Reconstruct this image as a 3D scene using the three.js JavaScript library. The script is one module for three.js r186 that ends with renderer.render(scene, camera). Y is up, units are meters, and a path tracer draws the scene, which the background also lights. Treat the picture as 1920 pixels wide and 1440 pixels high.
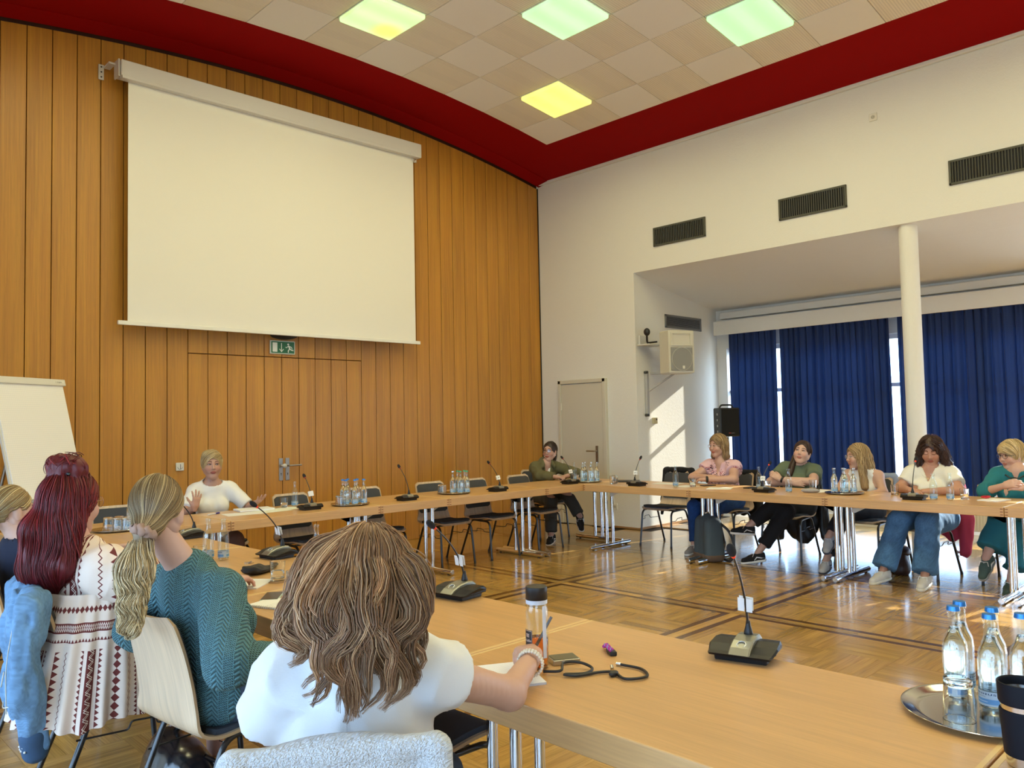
import * as THREE from 'three';
import { mergeGeometries } from 'three/addons/utils/BufferGeometryUtils.js';
import { RoundedBoxGeometry } from 'three/addons/geometries/RoundedBoxGeometry.js';
import { RectAreaLightUniformsLib } from 'three/addons/lights/RectAreaLightUniformsLib.js';

// ---------- camera, sky, sun, exposure ----------
const scene = new THREE.Scene();
const camera = new THREE.PerspectiveCamera(51.367, 4 / 3, 0.05, 200);
camera.position.set(-8.694, 1.473, 8.271);
camera.rotation.order = 'YXZ';
camera.rotation.set(0.047575, -0.773242, -0.020361);
const renderer = new THREE.WebGLRenderer({ antialias: true });
renderer.toneMapping = THREE.LinearToneMapping;
renderer.toneMappingExposure = 1.03;
renderer.shadowMap.enabled = true;
RectAreaLightUniformsLib.init();
scene.background = new THREE.Color().setRGB(0.46, 0.68, 1.0);
scene.backgroundIntensity = 8;
const sun = new THREE.DirectionalLight(new THREE.Color().setRGB(1, 0.93, 0.82), 16);
sun.position.set(2 + 20, 1 + 9.6, 4 + 3.4); sun.target.position.set(2, 1, 4);
sun.castShadow = true;
Object.assign(sun.shadow.camera, { left: -12, right: 12, top: 12, bottom: -12, near: 1, far: 60 });
sun.shadow.mapSize.set(2048, 2048);
scene.add(sun, sun.target);
const CEIL_COLOR = [1.0, 0.90, 0.50], CEIL_L = 16;

// ---------- helpers ----------
const V = (x, y, z) => new THREE.Vector3(x, y, z);
let seed = 7;
const rnd = () => { seed = (seed * 1664525 + 1013904223) >>> 0; return seed / 4294967296; };
const rr = (a, b) => a + (b - a) * rnd();
const clamp = (x, a = 0, b = 1) => Math.min(b, Math.max(a, x));
const lerp = (a, b, t) => a + (b - a) * t;
const sm = (a, b, x) => { const t = clamp((x - a) / (b - a)); return t * t * (3 - 2 * t); };
const hash = (i, j, k = 0) => { let h = (i * 374761393 + j * 668265263 + k * 2147483647) | 0; h = Math.imul(h ^ (h >>> 13), 1274126177); return ((h ^ (h >>> 16)) >>> 0) / 4294967296; };
function vn2(x, y, px = 1e9, py = 1e9) {
  const i = Math.floor(x), j = Math.floor(y), fx = x - i, fy = y - j, u = fx * fx * (3 - 2 * fx), v = fy * fy * (3 - 2 * fy);
  const m = (a, b) => hash(((a % px) + px) % px, ((b % py) + py) % py);
  return lerp(lerp(m(i, j), m(i + 1, j), u), lerp(m(i, j + 1), m(i + 1, j + 1), u), v);
}
function vn3(x, y, z) {
  const i = Math.floor(x), j = Math.floor(y), k = Math.floor(z), fx = x - i, fy = y - j, fz = z - k;
  const u = fx * fx * (3 - 2 * fx), v = fy * fy * (3 - 2 * fy), w = fz * fz * (3 - 2 * fz);
  const c = (a, b, d) => hash(i + a, j + b, k + d);
  return lerp(lerp(lerp(c(0, 0, 0), c(1, 0, 0), u), lerp(c(0, 1, 0), c(1, 1, 0), u), v), lerp(lerp(c(0, 0, 1), c(1, 0, 1), u), lerp(c(0, 1, 1), c(1, 1, 1), u), v), w) * 2 - 1;
}
function tex(w, h, fn, srgb = true) {
  const d = new Uint8Array(w * h * 4);
  for (let y = 0; y < h; y++) for (let x = 0; x < w; x++) {
    const c = fn(x / w, y / h), o = (y * w + x) * 4;
    d[o] = clamp(c[0], 0, 255); d[o + 1] = clamp(c[1], 0, 255); d[o + 2] = clamp(c[2], 0, 255); d[o + 3] = 255;
  }
  const t = new THREE.DataTexture(d, w, h, THREE.RGBAFormat);
  t.wrapS = t.wrapT = THREE.RepeatWrapping; t.magFilter = THREE.LinearFilter; t.minFilter = THREE.LinearMipmapLinearFilter; t.generateMipmaps = true;
  if (srgb) t.colorSpace = THREE.SRGBColorSpace;
  t.needsUpdate = true; return t;
}
function canvasTex(w, h, draw, wrap = false) {
  const c = document.createElement('canvas'); c.width = w; c.height = h; draw(c.getContext('2d'), w, h);
  const t = new THREE.CanvasTexture(c); t.colorSpace = THREE.SRGBColorSpace; t.magFilter = THREE.LinearFilter;
  if (wrap) t.wrapS = t.wrapT = THREE.RepeatWrapping;
  return t;
}
const rep = (t, a, b) => { const c = t.clone(); c.repeat.set(a, b); c.needsUpdate = true; return c; };
const mat = (o) => new THREE.MeshStandardMaterial(o);
const phy = (o) => new THREE.MeshPhysicalMaterial(o);
const lin = (r, g, b) => new THREE.Color().setRGB(r, g, b);
const G = (g) => (g.index ? g.toNonIndexed() : g);
function merge(list) {
  const gs = list.map(G), keep = ['position', 'normal', 'uv'];
  const hasC = gs.some((g) => g.attributes.color);
  for (const g of gs) {
    if (!g.attributes.normal) g.computeVertexNormals();
    if (!g.attributes.uv) g.setAttribute('uv', new THREE.BufferAttribute(new Float32Array(g.attributes.position.count * 2), 2));
    if (hasC && !g.attributes.color) g.setAttribute('color', new THREE.BufferAttribute(new Float32Array(g.attributes.position.count * 3).fill(1), 3));
    for (const k of Object.keys(g.attributes)) if (!keep.includes(k) && !(hasC && k === 'color')) g.deleteAttribute(k);
  }
  return gs.length === 1 ? gs[0] : mergeGeometries(gs);
}
const taken = {};
function numbered(n) { if (!(n in taken)) { taken[n] = 0; return n; } return n + '_' + String(++taken[n]).padStart(3, '0'); }
function obj(name, geo, m, parent = null) {
  const g = Array.isArray(geo) ? merge(geo) : geo;
  const o = new THREE.Mesh(g, m); o.castShadow = o.receiveShadow = true;
  o.name = parent ? name : numbered(name); (parent || scene).add(o); return o;
}
function thing(name, label, category, p = [0, 0, 0], turn = 0, group) {
  const o = new THREE.Group(); o.name = numbered(name); scene.add(o);
  o.position.set(...p); o.rotation.y = turn; o.userData = { label, category }; if (group) o.userData.group = group; return o;
}
function tag(o, label, category, group) { o.userData = { label, category }; if (group) o.userData.group = group; return o; }
function struct(name, geo, m, label, parent) { const o = obj(name, geo, m, parent); if (!parent) o.userData = { kind: 'structure' }; if (label) o.userData.label = label; return o; }
function dup(root, p, turn, label, group) {
  const r = root.clone(); r.name = numbered(root.name.replace(/_\d{3}$/, '')); scene.add(r); r.userData = { ...root.userData };
  r.position.set(...p); r.rotation.y = turn; if (label) r.userData.label = label; if (group) r.userData.group = group; return r;
}
// geometry helpers
const bx = (x, y, z, w, h, d) => new THREE.BoxGeometry(w, h, d).translate(x, y, z);              // centre, size
const bb = (x0, x1, y0, y1, z0, z1) => bx((x0 + x1) / 2, (y0 + y1) / 2, (z0 + z1) / 2, x1 - x0, y1 - y0, z1 - z0);
const rb = (x, y, z, w, h, d, r = 0.004, s = 2) => new RoundedBoxGeometry(w, h, d, s, Math.min(r, w / 2.01, h / 2.01, d / 2.01)).translate(x, y, z);
function tube(pts, r, seg = 24, rs = 8, closed = false) {
  const c = new THREE.CatmullRomCurve3(pts.map((p) => V(...p)), closed, 'centripetal');
  return new THREE.TubeGeometry(c, seg, r, rs, closed);
}
function polytube(pts, r, bend = 0.05, rs = 8) {                                                     // straight runs, rounded bends
  const path = new THREE.CurvePath(), P = pts.map((p) => V(...p)); let last = P[0];
  for (let i = 1; i < P.length; i++) {
    if (i === P.length - 1) { path.add(new THREE.LineCurve3(last, P[i])); break; }
    const a = P[i].clone().sub(P[i - 1]), b = P[i + 1].clone().sub(P[i]), k = Math.min(bend, a.length() / 2.05, b.length() / 2.05);
    const s = P[i].clone().addScaledVector(a.normalize(), -k), e = P[i].clone().addScaledVector(b.normalize(), k);
    path.add(new THREE.LineCurve3(last, s)); path.add(new THREE.QuadraticBezierCurve3(s, P[i], e)); last = e;
  }
  const pp = []; for (const c of path.curves) { const n = c.isLineCurve3 ? 1 : 6; for (let i = 0; i < n; i++) pp.push(c.getPoint(i / n)); } pp.push(P[P.length - 1]);
  const cp = new THREE.CurvePath(); for (let i = 1; i < pp.length; i++) if (pp[i].distanceTo(pp[i - 1]) > 1e-5) cp.add(new THREE.LineCurve3(pp[i - 1], pp[i]));
  // frames along an explicit point list
  return sweep(pp, pp.map(() => r), rs);
}
function sweep(P, R, rs = 6, cap = true) {                                                           // tube through points with radii
  const n = P.length, pos = [], nor = [], uv = [], idx = []; let N = null; let L = 0;
  for (let i = 0; i < n; i++) {
    const t = (i === 0 ? P[1].clone().sub(P[0]) : i === n - 1 ? P[n - 1].clone().sub(P[n - 2]) : P[i + 1].clone().sub(P[i - 1])).normalize();
    if (!N) { N = Math.abs(t.y) < 0.9 ? V(0, 1, 0) : V(1, 0, 0); }
    N = N.clone().addScaledVector(t, -N.dot(t)).normalize(); const B = t.clone().cross(N);
    if (i) L += P[i].distanceTo(P[i - 1]);
    for (let k = 0; k <= rs; k++) {
      const a = k / rs * Math.PI * 2, c = Math.cos(a), s = Math.sin(a), d = N.clone().multiplyScalar(c).addScaledVector(B, s);
      pos.push(P[i].x + d.x * R[i], P[i].y + d.y * R[i], P[i].z + d.z * R[i]); nor.push(d.x, d.y, d.z); uv.push(k / rs, L);
    }
  }
  const w = rs + 1;
  for (let i = 0; i < n - 1; i++) for (let k = 0; k < rs; k++) { const a = i * w + k; idx.push(a, a + 1, a + w, a + 1, a + w + 1, a + w); }
  if (cap) for (const i of [0, n - 1]) {
    const c = pos.length / 3, t = (i ? P[n - 1].clone().sub(P[n - 2]) : P[0].clone().sub(P[1])).normalize();
    pos.push(P[i].x, P[i].y, P[i].z); nor.push(t.x, t.y, t.z); uv.push(0, 0);
    const base = pos.length / 3;
    for (let k = 0; k <= rs; k++) { const q = (i * w + k) * 3; pos.push(pos[q], pos[q + 1], pos[q + 2]); nor.push(t.x, t.y, t.z); uv.push(0, 0); }
    for (let k = 0; k < rs; k++) i ? idx.push(c, base + k, base + k + 1) : idx.push(c, base + k + 1, base + k);
  }
  const g = new THREE.BufferGeometry();
  g.setAttribute('position', new THREE.Float32BufferAttribute(pos, 3)); g.setAttribute('normal', new THREE.Float32BufferAttribute(nor, 3)); g.setAttribute('uv', new THREE.Float32BufferAttribute(uv, 2)); g.setIndex(idx); return g;
}
const cyl = (a, b, r, r2 = r, s = 16) => { const A = V(...a), B = V(...b); return sweep([A, B], [r, r2], s); };
const lathe = (pts, s = 32) => new THREE.LatheGeometry(pts.map((p) => new THREE.Vector2(p[0], p[1])), s);
function ext(shapePts, depth, bevel = 0, holes = []) {
  const s = new THREE.Shape(shapePts.map((p) => new THREE.Vector2(p[0], p[1])));
  for (const h of holes) s.holes.push(new THREE.Path(h.map((p) => new THREE.Vector2(p[0], p[1]))));
  return new THREE.ExtrudeGeometry(s, { depth, bevelEnabled: bevel > 0, bevelSize: bevel, bevelThickness: bevel, bevelOffset: -bevel, bevelSegments: 1, steps: 1 });
}
function uvBox(g, ou = 0, ov = 0, swap = false) {                                                    // uv in metres by face direction
  g = G(g); const p = g.attributes.position, n = g.attributes.normal, uv = new Float32Array(p.count * 2);
  for (let i = 0; i < p.count; i++) {
    const ax = Math.abs(n.getX(i)), ay = Math.abs(n.getY(i)), az = Math.abs(n.getZ(i));
    let u, v; if (ax > ay && ax > az) { u = p.getZ(i); v = p.getY(i); } else if (ay > az) { u = p.getX(i); v = p.getZ(i); } else { u = p.getX(i); v = p.getY(i); }
    uv[i * 2] = (swap ? v : u) + ou; uv[i * 2 + 1] = (swap ? u : v) + ov;
  }
  g.setAttribute('uv', new THREE.BufferAttribute(uv, 2)); return g;
}
function paint(g, c) { const n = g.attributes.position.count, a = new Float32Array(n * 3); for (let i = 0; i < n; i++) a.set(c, i * 3); g.setAttribute('color', new THREE.BufferAttribute(a, 3)); return g; }
const turnY = (g, a) => g.rotateY(a);

// ---------- textures ----------
const T = {};
T.plank = tex(512, 1024, (u, v) => {                                                                 // 0.44 m x 3 m honey veneer, grain up
  const warp = vn2(u * 4, v * 3, 4, 3) * 0.12, s1 = vn2((u + warp) * 24, v * 3, 24, 3), s2 = vn2(u * 110, v * 7, 110, 7), s3 = vn2(u * 256, v * 40, 256, 40);
  const k = 0.90 + 0.09 * (s1 - 0.5) + 0.08 * (s2 - 0.5) + 0.07 * (s3 - 0.5) + 0.07 * (vn2(u * 3, v * 2, 3, 2) - 0.5);
  return [206 * k, 144 * k * (0.97 + 0.05 * s1), 50 * k];
});
T.table = tex(1024, 512, (u, v) => {                                                                 // 1.6 m x 0.8 m beech, grain along u
  const s1 = vn2(u * 6, v * 40, 6, 40), s2 = vn2(u * 20, v * 220, 20, 220), s3 = vn2(u * 3, v * 9, 3, 9);
  const k = 0.95 + 0.04 * (s1 - 0.5) + 0.06 * (s2 - 0.5) + 0.04 * (s3 - 0.5);
  return [214 * k, 168 * k, 112 * k];
});
T.floor = tex(256, 512, (u, v) => {                                                                  // grain along v
  const s1 = vn2(u * 16, v * 3, 16, 3), s2 = vn2(u * 90, v * 9, 90, 9), k = 0.90 + 0.16 * (s1 - 0.5) + 0.16 * (s2 - 0.5);
  return [255 * k, 250 * k, 240 * k];
});
T.plaster = tex(512, 512, (u, v) => { const a = vn2(u * 160, v * 160, 160, 160) * 0.6 + vn2(u * 64, v * 64, 64, 64) * 0.4; return [a * 255, a * 255, a * 255]; }, false);
T.cloth = tex(256, 256, (u, v) => { const a = 0.5 + 0.25 * Math.sin(u * 2 * Math.PI * 64) + 0.25 * Math.sin(v * 2 * Math.PI * 64), n = vn2(u * 90, v * 90, 90, 90); return Array(3).fill((a * 0.6 + n * 0.4) * 255); }, false);
T.fleece = tex(256, 256, (u, v) => { const n = vn2(u * 50, v * 50, 50, 50) * 0.5 + vn2(u * 120, v * 120, 120, 120) * 0.5; return Array(3).fill(n * 255); }, false);
T.denim = tex(256, 256, (u, v) => { const t = 0.5 + 0.5 * Math.sin((u + v) * 2 * Math.PI * 60), n = vn2(u * 40, v * 40, 40, 40), m = vn2(u * 6, v * 6, 6, 6); const k = 0.78 + 0.10 * t + 0.14 * n + 0.16 * (m - 0.5); return [255 * k, 255 * k, 255 * k]; });
T.rib = tex(128, 128, (u, v) => { const a = Math.abs(((v * 26) % 1) - 0.5) < 0.24 ? 255 : 120; return [a, a, a]; }, false);
T.ribc = tex(128, 128, (u, v) => { const a = Math.abs(((v * 26) % 1) - 0.5) < 0.26 ? 255 : 238; return [a, a * 0.985, a * 0.95]; });
T.ply = tex(256, 512, (u, v) => { const s1 = vn2(u * 10 + vn2(u * 3, v * 2, 3, 2) * 1.5, v * 2, 10, 2), s2 = vn2(u * 80, v * 8, 80, 8), k = 0.93 + 0.09 * (s1 - 0.5) + 0.08 * (s2 - 0.5); return [226 * k, 198 * k, 164 * k]; });

// ---------- shared materials ----------
const M = {
  plank: phy({ map: rep(T.plank, 1 / 0.44, 1 / 3), roughness: 0.42, clearcoat: 0.15, clearcoatRoughness: 0.35 }),
  gap: mat({ color: lin(0.045, 0.010, 0.004), roughness: 0.8 }),
  white: mat({ color: lin(0.74, 0.72, 0.66), roughness: 0.9, bumpMap: rep(T.plaster, 1, 1), bumpScale: 0.0012 }),
  whiteTrim: mat({ color: lin(0.72, 0.70, 0.64), roughness: 0.5 }),
  doorPaint: mat({ color: lin(0.60, 0.56, 0.46), roughness: 0.45 }),
  red: phy({ color: lin(0.27, 0.0015, 0.002), roughness: 0.8, specularIntensity: 0.15 }),
  tile: mat({ color: lin(0.78, 0.73, 0.66), roughness: 0.85 }),
  tileRib: mat({ color: lin(0.80, 0.74, 0.66), roughness: 0.85, map: T.ribc, bumpMap: T.rib, bumpScale: 0.0025 }),
  screen: mat({ color: lin(0.82, 0.79, 0.70), roughness: 0.9 }),
  caseWhite: mat({ color: lin(0.66, 0.63, 0.58), roughness: 0.45 }),
  darkMetal: mat({ color: lin(0.055, 0.055, 0.05), roughness: 0.5, metalness: 0.3 }),
  ventFrame: mat({ color: lin(0.075, 0.075, 0.055), roughness: 0.6 }),
  ventBlack: mat({ color: lin(0.012, 0.012, 0.013), roughness: 0.7 }),
  chrome: mat({ color: lin(0.80, 0.81, 0.83), roughness: 0.09, metalness: 1 }),
  steel: mat({ color: lin(0.40, 0.37, 0.33), roughness: 0.4, metalness: 1 }),
  silver: mat({ color: lin(0.72, 0.73, 0.74), roughness: 0.16, metalness: 1 }),
  black: mat({ color: lin(0.012, 0.012, 0.014), roughness: 0.45 }),
  blackGloss: phy({ color: lin(0.010, 0.010, 0.012), roughness: 0.3, clearcoat: 0.4, clearcoatRoughness: 0.2 }),
  blackFrame: phy({ color: lin(0.009, 0.009, 0.011), roughness: 0.28, clearcoat: 0.5, clearcoatRoughness: 0.15 }),
  foam: mat({ color: lin(0.010, 0.010, 0.013), roughness: 0.95 }),
  redPlastic: mat({ color: lin(0.35, 0.03, 0.02), roughness: 0.4 }),
  table: phy({ map: rep(T.table, 1 / 1.6, 1 / 0.8), roughness: 0.34, clearcoat: 0.25, clearcoatRoughness: 0.28 }),
  lip: mat({ color: lin(0.72, 0.50, 0.22), roughness: 0.45 }),
  joint: mat({ color: lin(0.30, 0.13, 0.05), roughness: 0.5 }),
  ply: phy({ map: rep(T.ply, 2, 1), roughness: 0.38, clearcoat: 0.25, clearcoatRoughness: 0.3 }),
  plyEdge: mat({ color: lin(0.50, 0.32, 0.16), roughness: 0.55 }),
  pad: mat({ color: lin(0.060, 0.062, 0.066), roughness: 0.95, bumpMap: rep(T.cloth, 6, 6), bumpScale: 0.0006 }),
  padBlue: mat({ color: lin(0.040, 0.048, 0.064), roughness: 0.95, bumpMap: rep(T.cloth, 6, 6), bumpScale: 0.0006 }),
  paper: mat({ color: lin(0.80, 0.80, 0.79), roughness: 0.85 }),
  cream: mat({ color: lin(0.70, 0.67, 0.58), roughness: 0.6 }),
  glass: phy({ color: lin(0.96, 0.985, 0.98), roughness: 0.02, transmission: 1, thickness: 0.004, ior: 1.48 }),
  thinGlass: phy({ color: lin(0.97, 0.99, 0.985), roughness: 0.02, transmission: 1, thickness: 0, ior: 1.5 }),
  water: phy({ color: lin(0.97, 0.99, 1.0), roughness: 0.0, transmission: 1, thickness: 0.05, ior: 1.33 }),
};
// ---------- the room ----------
const ACX = -4.154, ACY = -15.55, AR = 20.9955, ZEND = 12.5, XL = -8.5, ZJ = 1.762, XW = 2.05, YB = 3.455, PW = 0.21278;
const arcY = (x) => ACY + Math.sqrt(AR * AR - (x - ACX) ** 2);

{ // floor: parquet, 1.8 m panels of basket weave between double dark lines
  const floor = struct('floor', bb(XL - 2.3, XW + 0.4, -0.3, -0.012, -0.3, ZEND + 0.3), mat({ color: lin(0.03, 0.016, 0.006), roughness: 0.9 }), 'glossy oak parquet in basket weave with dark double border lines');
  const MF = phy({ map: rep(T.floor, 1 / 0.3, 1 / 0.9), vertexColors: true, roughness: 0.24, clearcoat: 0.55, clearcoatRoughness: 0.13 });
  const CELL = 1.8, CXO = -3.24, CZO = 3.27, DK = 0.05, LT = 0.075, HB = DK + LT / 2, BL = (CELL - 2 * HB) / 4, ST = BL / 5, strips = [];
  const tone = (k) => { const b = 0.9 + 0.26 * (rnd() - 0.5) + (rnd() < 0.06 ? -0.2 : 0) + (rnd() < 0.1 ? 0.14 : 0); return k ? [0.135 * b, 0.062 * b, 0.016 * b] : [0.60 * b, 0.375 * b * (0.97 + 0.05 * rnd()), 0.120 * b * (0.92 + 0.16 * rnd())]; };
  const add = (x0, x1, z0, z1, alongX, dark) => {
    const X0 = Math.max(x0, XL - 2.2), X1 = Math.min(x1, XW + 0.2), Z0 = Math.max(z0, 0), Z1 = Math.min(z1, ZEND);
    if (X1 - X0 < 0.01 || Z1 - Z0 < 0.01) return; if (X0 < XL && Z0 < ZJ - 0.1) return; if (X1 > 0 && Z0 < ZJ - 0.1) return;
    strips.push([X0, X1, Z0, Z1, alongX, dark]);
  };
  for (let i = -5; i <= 3; i++) for (let j = -2; j <= 5; j++) {
    const x = CXO + i * CELL, z = CZO + j * CELL;      // line crossing at (x, z)
    for (const s of [-1, 1]) {                          // dark lines, mitred simply
      const o = s * (LT / 2 + DK / 2);
      for (const [a, b] of [[HB, CELL / 2], [CELL / 2, CELL - HB]]) { add(x + a, x + b, z + o - DK / 2, z + o + DK / 2, true, 1); add(x + o - DK / 2, x + o + DK / 2, z + a, z + b, false, 1); }
      for (const t of [-1, 1]) add(x + o - DK / 2, x + o + DK / 2, z + t * (LT / 2 + DK / 2) - DK / 2, z + t * (LT / 2 + DK / 2) + DK / 2, true, 1);
    }
    for (const [a, b] of [[LT / 2, CELL / 2], [CELL / 2, CELL - LT / 2]]) { add(x + a, x + b, z - LT / 2, z + LT / 2, true, 0); add(x - LT / 2, x + LT / 2, z + a, z + b, false, 0); }
    add(x - LT / 2, x + LT / 2, z - LT / 2, z + LT / 2, true, 0);
    for (let p = 0; p < 4; p++) for (let q = 0; q < 4; q++) {
      const bx0 = x + HB + p * BL, bz0 = z + HB + q * BL, ax = (p + q) % 2 === 0;
      for (let k = 0; k < 5; k++) ax ? add(bx0, bx0 + BL, bz0 + k * ST, bz0 + (k + 1) * ST, true, 0) : add(bx0 + k * ST, bx0 + (k + 1) * ST, bz0, bz0 + BL, false, 0);
    }
  }
  camera.updateMatrixWorld(); camera.updateProjectionMatrix();
  const score = (s) => {
    const cx = (s[0] + s[1]) / 2, cz = (s[2] + s[3]) / 2, q = V(cx, 0, cz).project(camera);
    if (q.z > 1 || Math.abs(q.x) > 1 || Math.abs(q.y) > 1) return 0;
    const d = V(cx, 0, cz).sub(camera.position), D = d.length();
    for (const y of [0.75, 0.68]) { const t = (y - camera.position.y) / d.y, hx = camera.position.x + d.x * t, hz = camera.position.z + d.z * t; if (hx > -7.24 && hx < -6.44 && hz > 2.2 && hz < 9.2) return 0; if (hx < -7.24 && hz < 7.2) return 0; if (hz > 1.5 && hz < 2.3) return 0; if (hx > -1.77) return 0; }
    return (s[1] - s[0]) * (s[3] - s[2]) / D ** 3;
  };
  const order = strips.map((s, i) => [score(s), i]).sort((a, b) => b[0] - a[0] || a[1] - b[1]), single = new Set(order.slice(0, 298).map((o) => o[1])), rest = [];
  strips.forEach((s, i) => {
    const g0 = 0.0005, w = s[1] - s[0] - 2 * g0, d = s[3] - s[2] - 2 * g0, y = rr(-0.0004, 0);
    let g = G(bx((s[0] + s[1]) / 2, y - 0.006, (s[2] + s[3]) / 2, w, 0.012, d));
    g = uvBox(g, rr(0, 3), rr(0, 3), s[4]); paint(g, tone(s[5]));
    if (single.has(i)) obj(s[5] ? 'dark_strip' : 'parquet_strip', g, MF, floor); else rest.push(g);
  });
  const r = obj('parquet_strips_beyond', rest, MF, floor); r.userData = { kind: 'stuff' };
}

// outside ground, seen by the windows only
struct('ground', bb(-60, 60, -0.9, -0.5, -50, 60), mat({ color: lin(0.48, 0.47, 0.44), roughness: 0.95 }), 'pale paved ground outside the windows');

{ // wood panelled end wall
  const wall = struct('wall_back', bb(XL - 2.4, XW + 0.4, -0.3, 5.9, -0.35, -0.022), M.gap, 'honey veneer panel wall with a concealed double door');
  const planks = []; const x0 = -40 * PW;
  const plank = (i, ya, yb, parent, name) => {           // plank i counts from the corner
    const xr = -i * PW - 0.0035, xl = -(i + 1) * PW + 0.0035, top = (x) => (yb === null ? arcY(x) - 0.035 : yb);
    const pts = [[xl, ya], [xr, ya], [xr, top(xr)], [(xl + xr) / 2, top((xl + xr) / 2)], [xl, top(xl)]];
    const g = uvBox(ext(pts, 0.016, 0.0025), rr(0, 5), rr(0, 5)); g.translate(0, 0, -0.0205);
    obj(name, g, M.plank, parent);
  };
  for (let i = 0; i < 40; i++) { const door = i >= 15 && i < 25; plank(i, door ? 2.262 : 0.0, null, wall, 'panel_board'); }
  // double door: five boards to a leaf
  for (const [n, a] of [['door_1', 15], ['door_2', 20]]) {
    const leaf = struct(n, bb(-(a + 5) * PW + 0.004, -a * PW - 0.004, 0.006, 2.25, -0.0219, -0.021), M.gap, a === 15 ? 'panelled door leaf with lever handle' : 'panelled door leaf with round knob');
    for (let i = a; i < a + 5; i++) plank(i, 0.008, 2.2535, leaf, 'panel_board');
    const left = a === 20, px = left ? -4.279 : -4.198;
    const plate = obj('lock_plate', rb(px, 0.995, 0.004, 0.048, 0.25, 0.009, 0.003), M.steel, leaf);
    obj('keyhole', [new THREE.CylinderGeometry(0.006, 0.006, 0.004, 16).rotateX(Math.PI / 2).translate(px, 0.947, 0.0085), bx(px, 0.936, 0.0085, 0.005, 0.02, 0.004)], M.black, plate);
    if (left) obj('knob', [new THREE.SphereGeometry(0.026, 24, 16).scale(1, 1, 0.8).translate(px + 0.018, 1.035, 0.062), cyl([px + 0.01, 1.035, 0.006], [px + 0.014, 1.035, 0.05], 0.011)], mat({ color: lin(0.62, 0.60, 0.55), roughness: 0.3 }), leaf);
    else obj('lever_handle', [polytube([[px, 1.035, 0.006], [px, 1.035, 0.055], [px + 0.15, 1.035, 0.055]], 0.0095, 0.015, 12)], M.steel, leaf);
  }
}

{ // ceiling: shallow barrel vault, red border, square tiles
  const prof = [], N = 40, x0 = XL - 0.3, x1 = 0.3;
  for (let i = 0; i <= N; i++) { const x = lerp(x0, x1, i / N); prof.push([x, arcY(x) + 0.028]); }
  const ceil = struct('ceiling', ext([...prof, [x1, 5.9], [x0, 5.9]], ZEND + 0.7, 0).translate(0, 0, -0.35), M.red, 'barrel vaulted ceiling of square tiles with a broad red border');
  const S = [-3.45, -2.9, -2.275, -1.65, -1.025, -0.4, 0.225, 0.85, 1.475, 2.1, 2.73, 3.26], Z = [1.055]; while (Z[Z.length - 1] < 11) Z.push(Z.length === 1 ? 1.69 : Z[Z.length - 1] + 0.633);
  const plate = (s0, s1, z0, z1, h, gap) => { const a = (s0 + s1) / 2 / AR; return [rb(0, 0, 0, s1 - s0 - gap, h, z1 - z0 - gap, 0.003, 1), a]; };
  const place = (g, a, z, off) => g.rotateZ(-a).translate(ACX + Math.sin(a) * (AR + off), ACY + Math.cos(a) * (AR + off), z);
  const isLight = (i, j) => j % 2 === 1 && j < 16 && ((((j - 1) / 2) % 2 === 0) ? (i - 1) % 4 === 0 : (i - 3) % 4 === 0) && S[i + 1] - S[i] > 0.6;
  const tints = { '5,1': [0.80, 1.0, 0.66], '9,1': [1.0, 0.98, 0.46], '7,3': [0.74, 1.0, 0.72], '9,5': [0.70, 1.0, 0.70] };
  for (let i = 0; i < S.length - 1; i++) for (let j = 0; j < Z.length - 1; j++) {
    const zc = (Z[j] + Z[j + 1]) / 2;
    if (isLight(i, j)) {
      const a = (S[i] + S[i + 1]) / 2 / AR, t = tints[i + ',' + j] || [0.82, 1.0, 0.7];
      const lt = thing('ceiling_light', '', 'light', [0, 0, 0], 0, 'square ceiling lights'); lt.userData.label = { '5,1': 'greenish white square ceiling light panel with a yellowed stain', '9,1': 'warm yellow square ceiling light panel near the corner', '7,3': 'mint white square ceiling light panel in the row behind the yellow one', '9,5': 'pale green square ceiling light panel beside the red border' }[i + ',' + j] || 'square ceiling light panel further down the hall';
      obj('housing', place(rb(0, 0, 0, 0.615, 0.03, 0.62, 0.006), a, zc, 0.012), M.whiteTrim, lt);
      const em = tex(64, 64, (u, v) => { const k = 0.92 + 0.05 * Math.cos((v * 2 - 1) * Math.PI * 2), st = i === 5 && j === 1 ? sm(0.35, 0.1, Math.hypot(u - 0.75, v - 0.25)) : 0; return [255 * (t[0] * k + 0.14 * st), 255 * (t[1] * k * (1 - 0.05 * st)), 255 * t[2] * (k - 0.35 * st)]; });
      const dif = mat({ color: lin(0.5, 0.5, 0.45), roughness: 0.3, emissive: 0xffffff, emissiveMap: em, emissiveIntensity: 1.15 });
      obj('diffuser', place(uvUnit(rb(0, 0, 0, 0.6, 0.055, 0.605, 0.02, 3), 0.6, 0.605), a, zc, -0.02), dif, lt);
      const L = new THREE.RectAreaLight(lin(...CEIL_COLOR), CEIL_L, 0.58, 0.58), off = -0.056;
      L.position.set(ACX + Math.sin(a) * (AR + off), ACY + Math.cos(a) * (AR + off), zc); L.lookAt(L.position.x - Math.sin(a), L.position.y - Math.cos(a), zc); scene.add(L);
      continue;
    }
    const [g, a] = plate(S[i], S[i + 1], Z[j], Z[j + 1], 0.03, 0.005);
    const ribbed = (i + j) % 2 === 1; const gg = ribbed ? uvUnit(g, 0.625, 0.633) : g;
    obj(ribbed ? 'ribbed_tile' : 'plain_tile', place(gg, a, zc, 0.015), ribbed ? M.tileRib : M.tile, ceil);
  }
}
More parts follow.
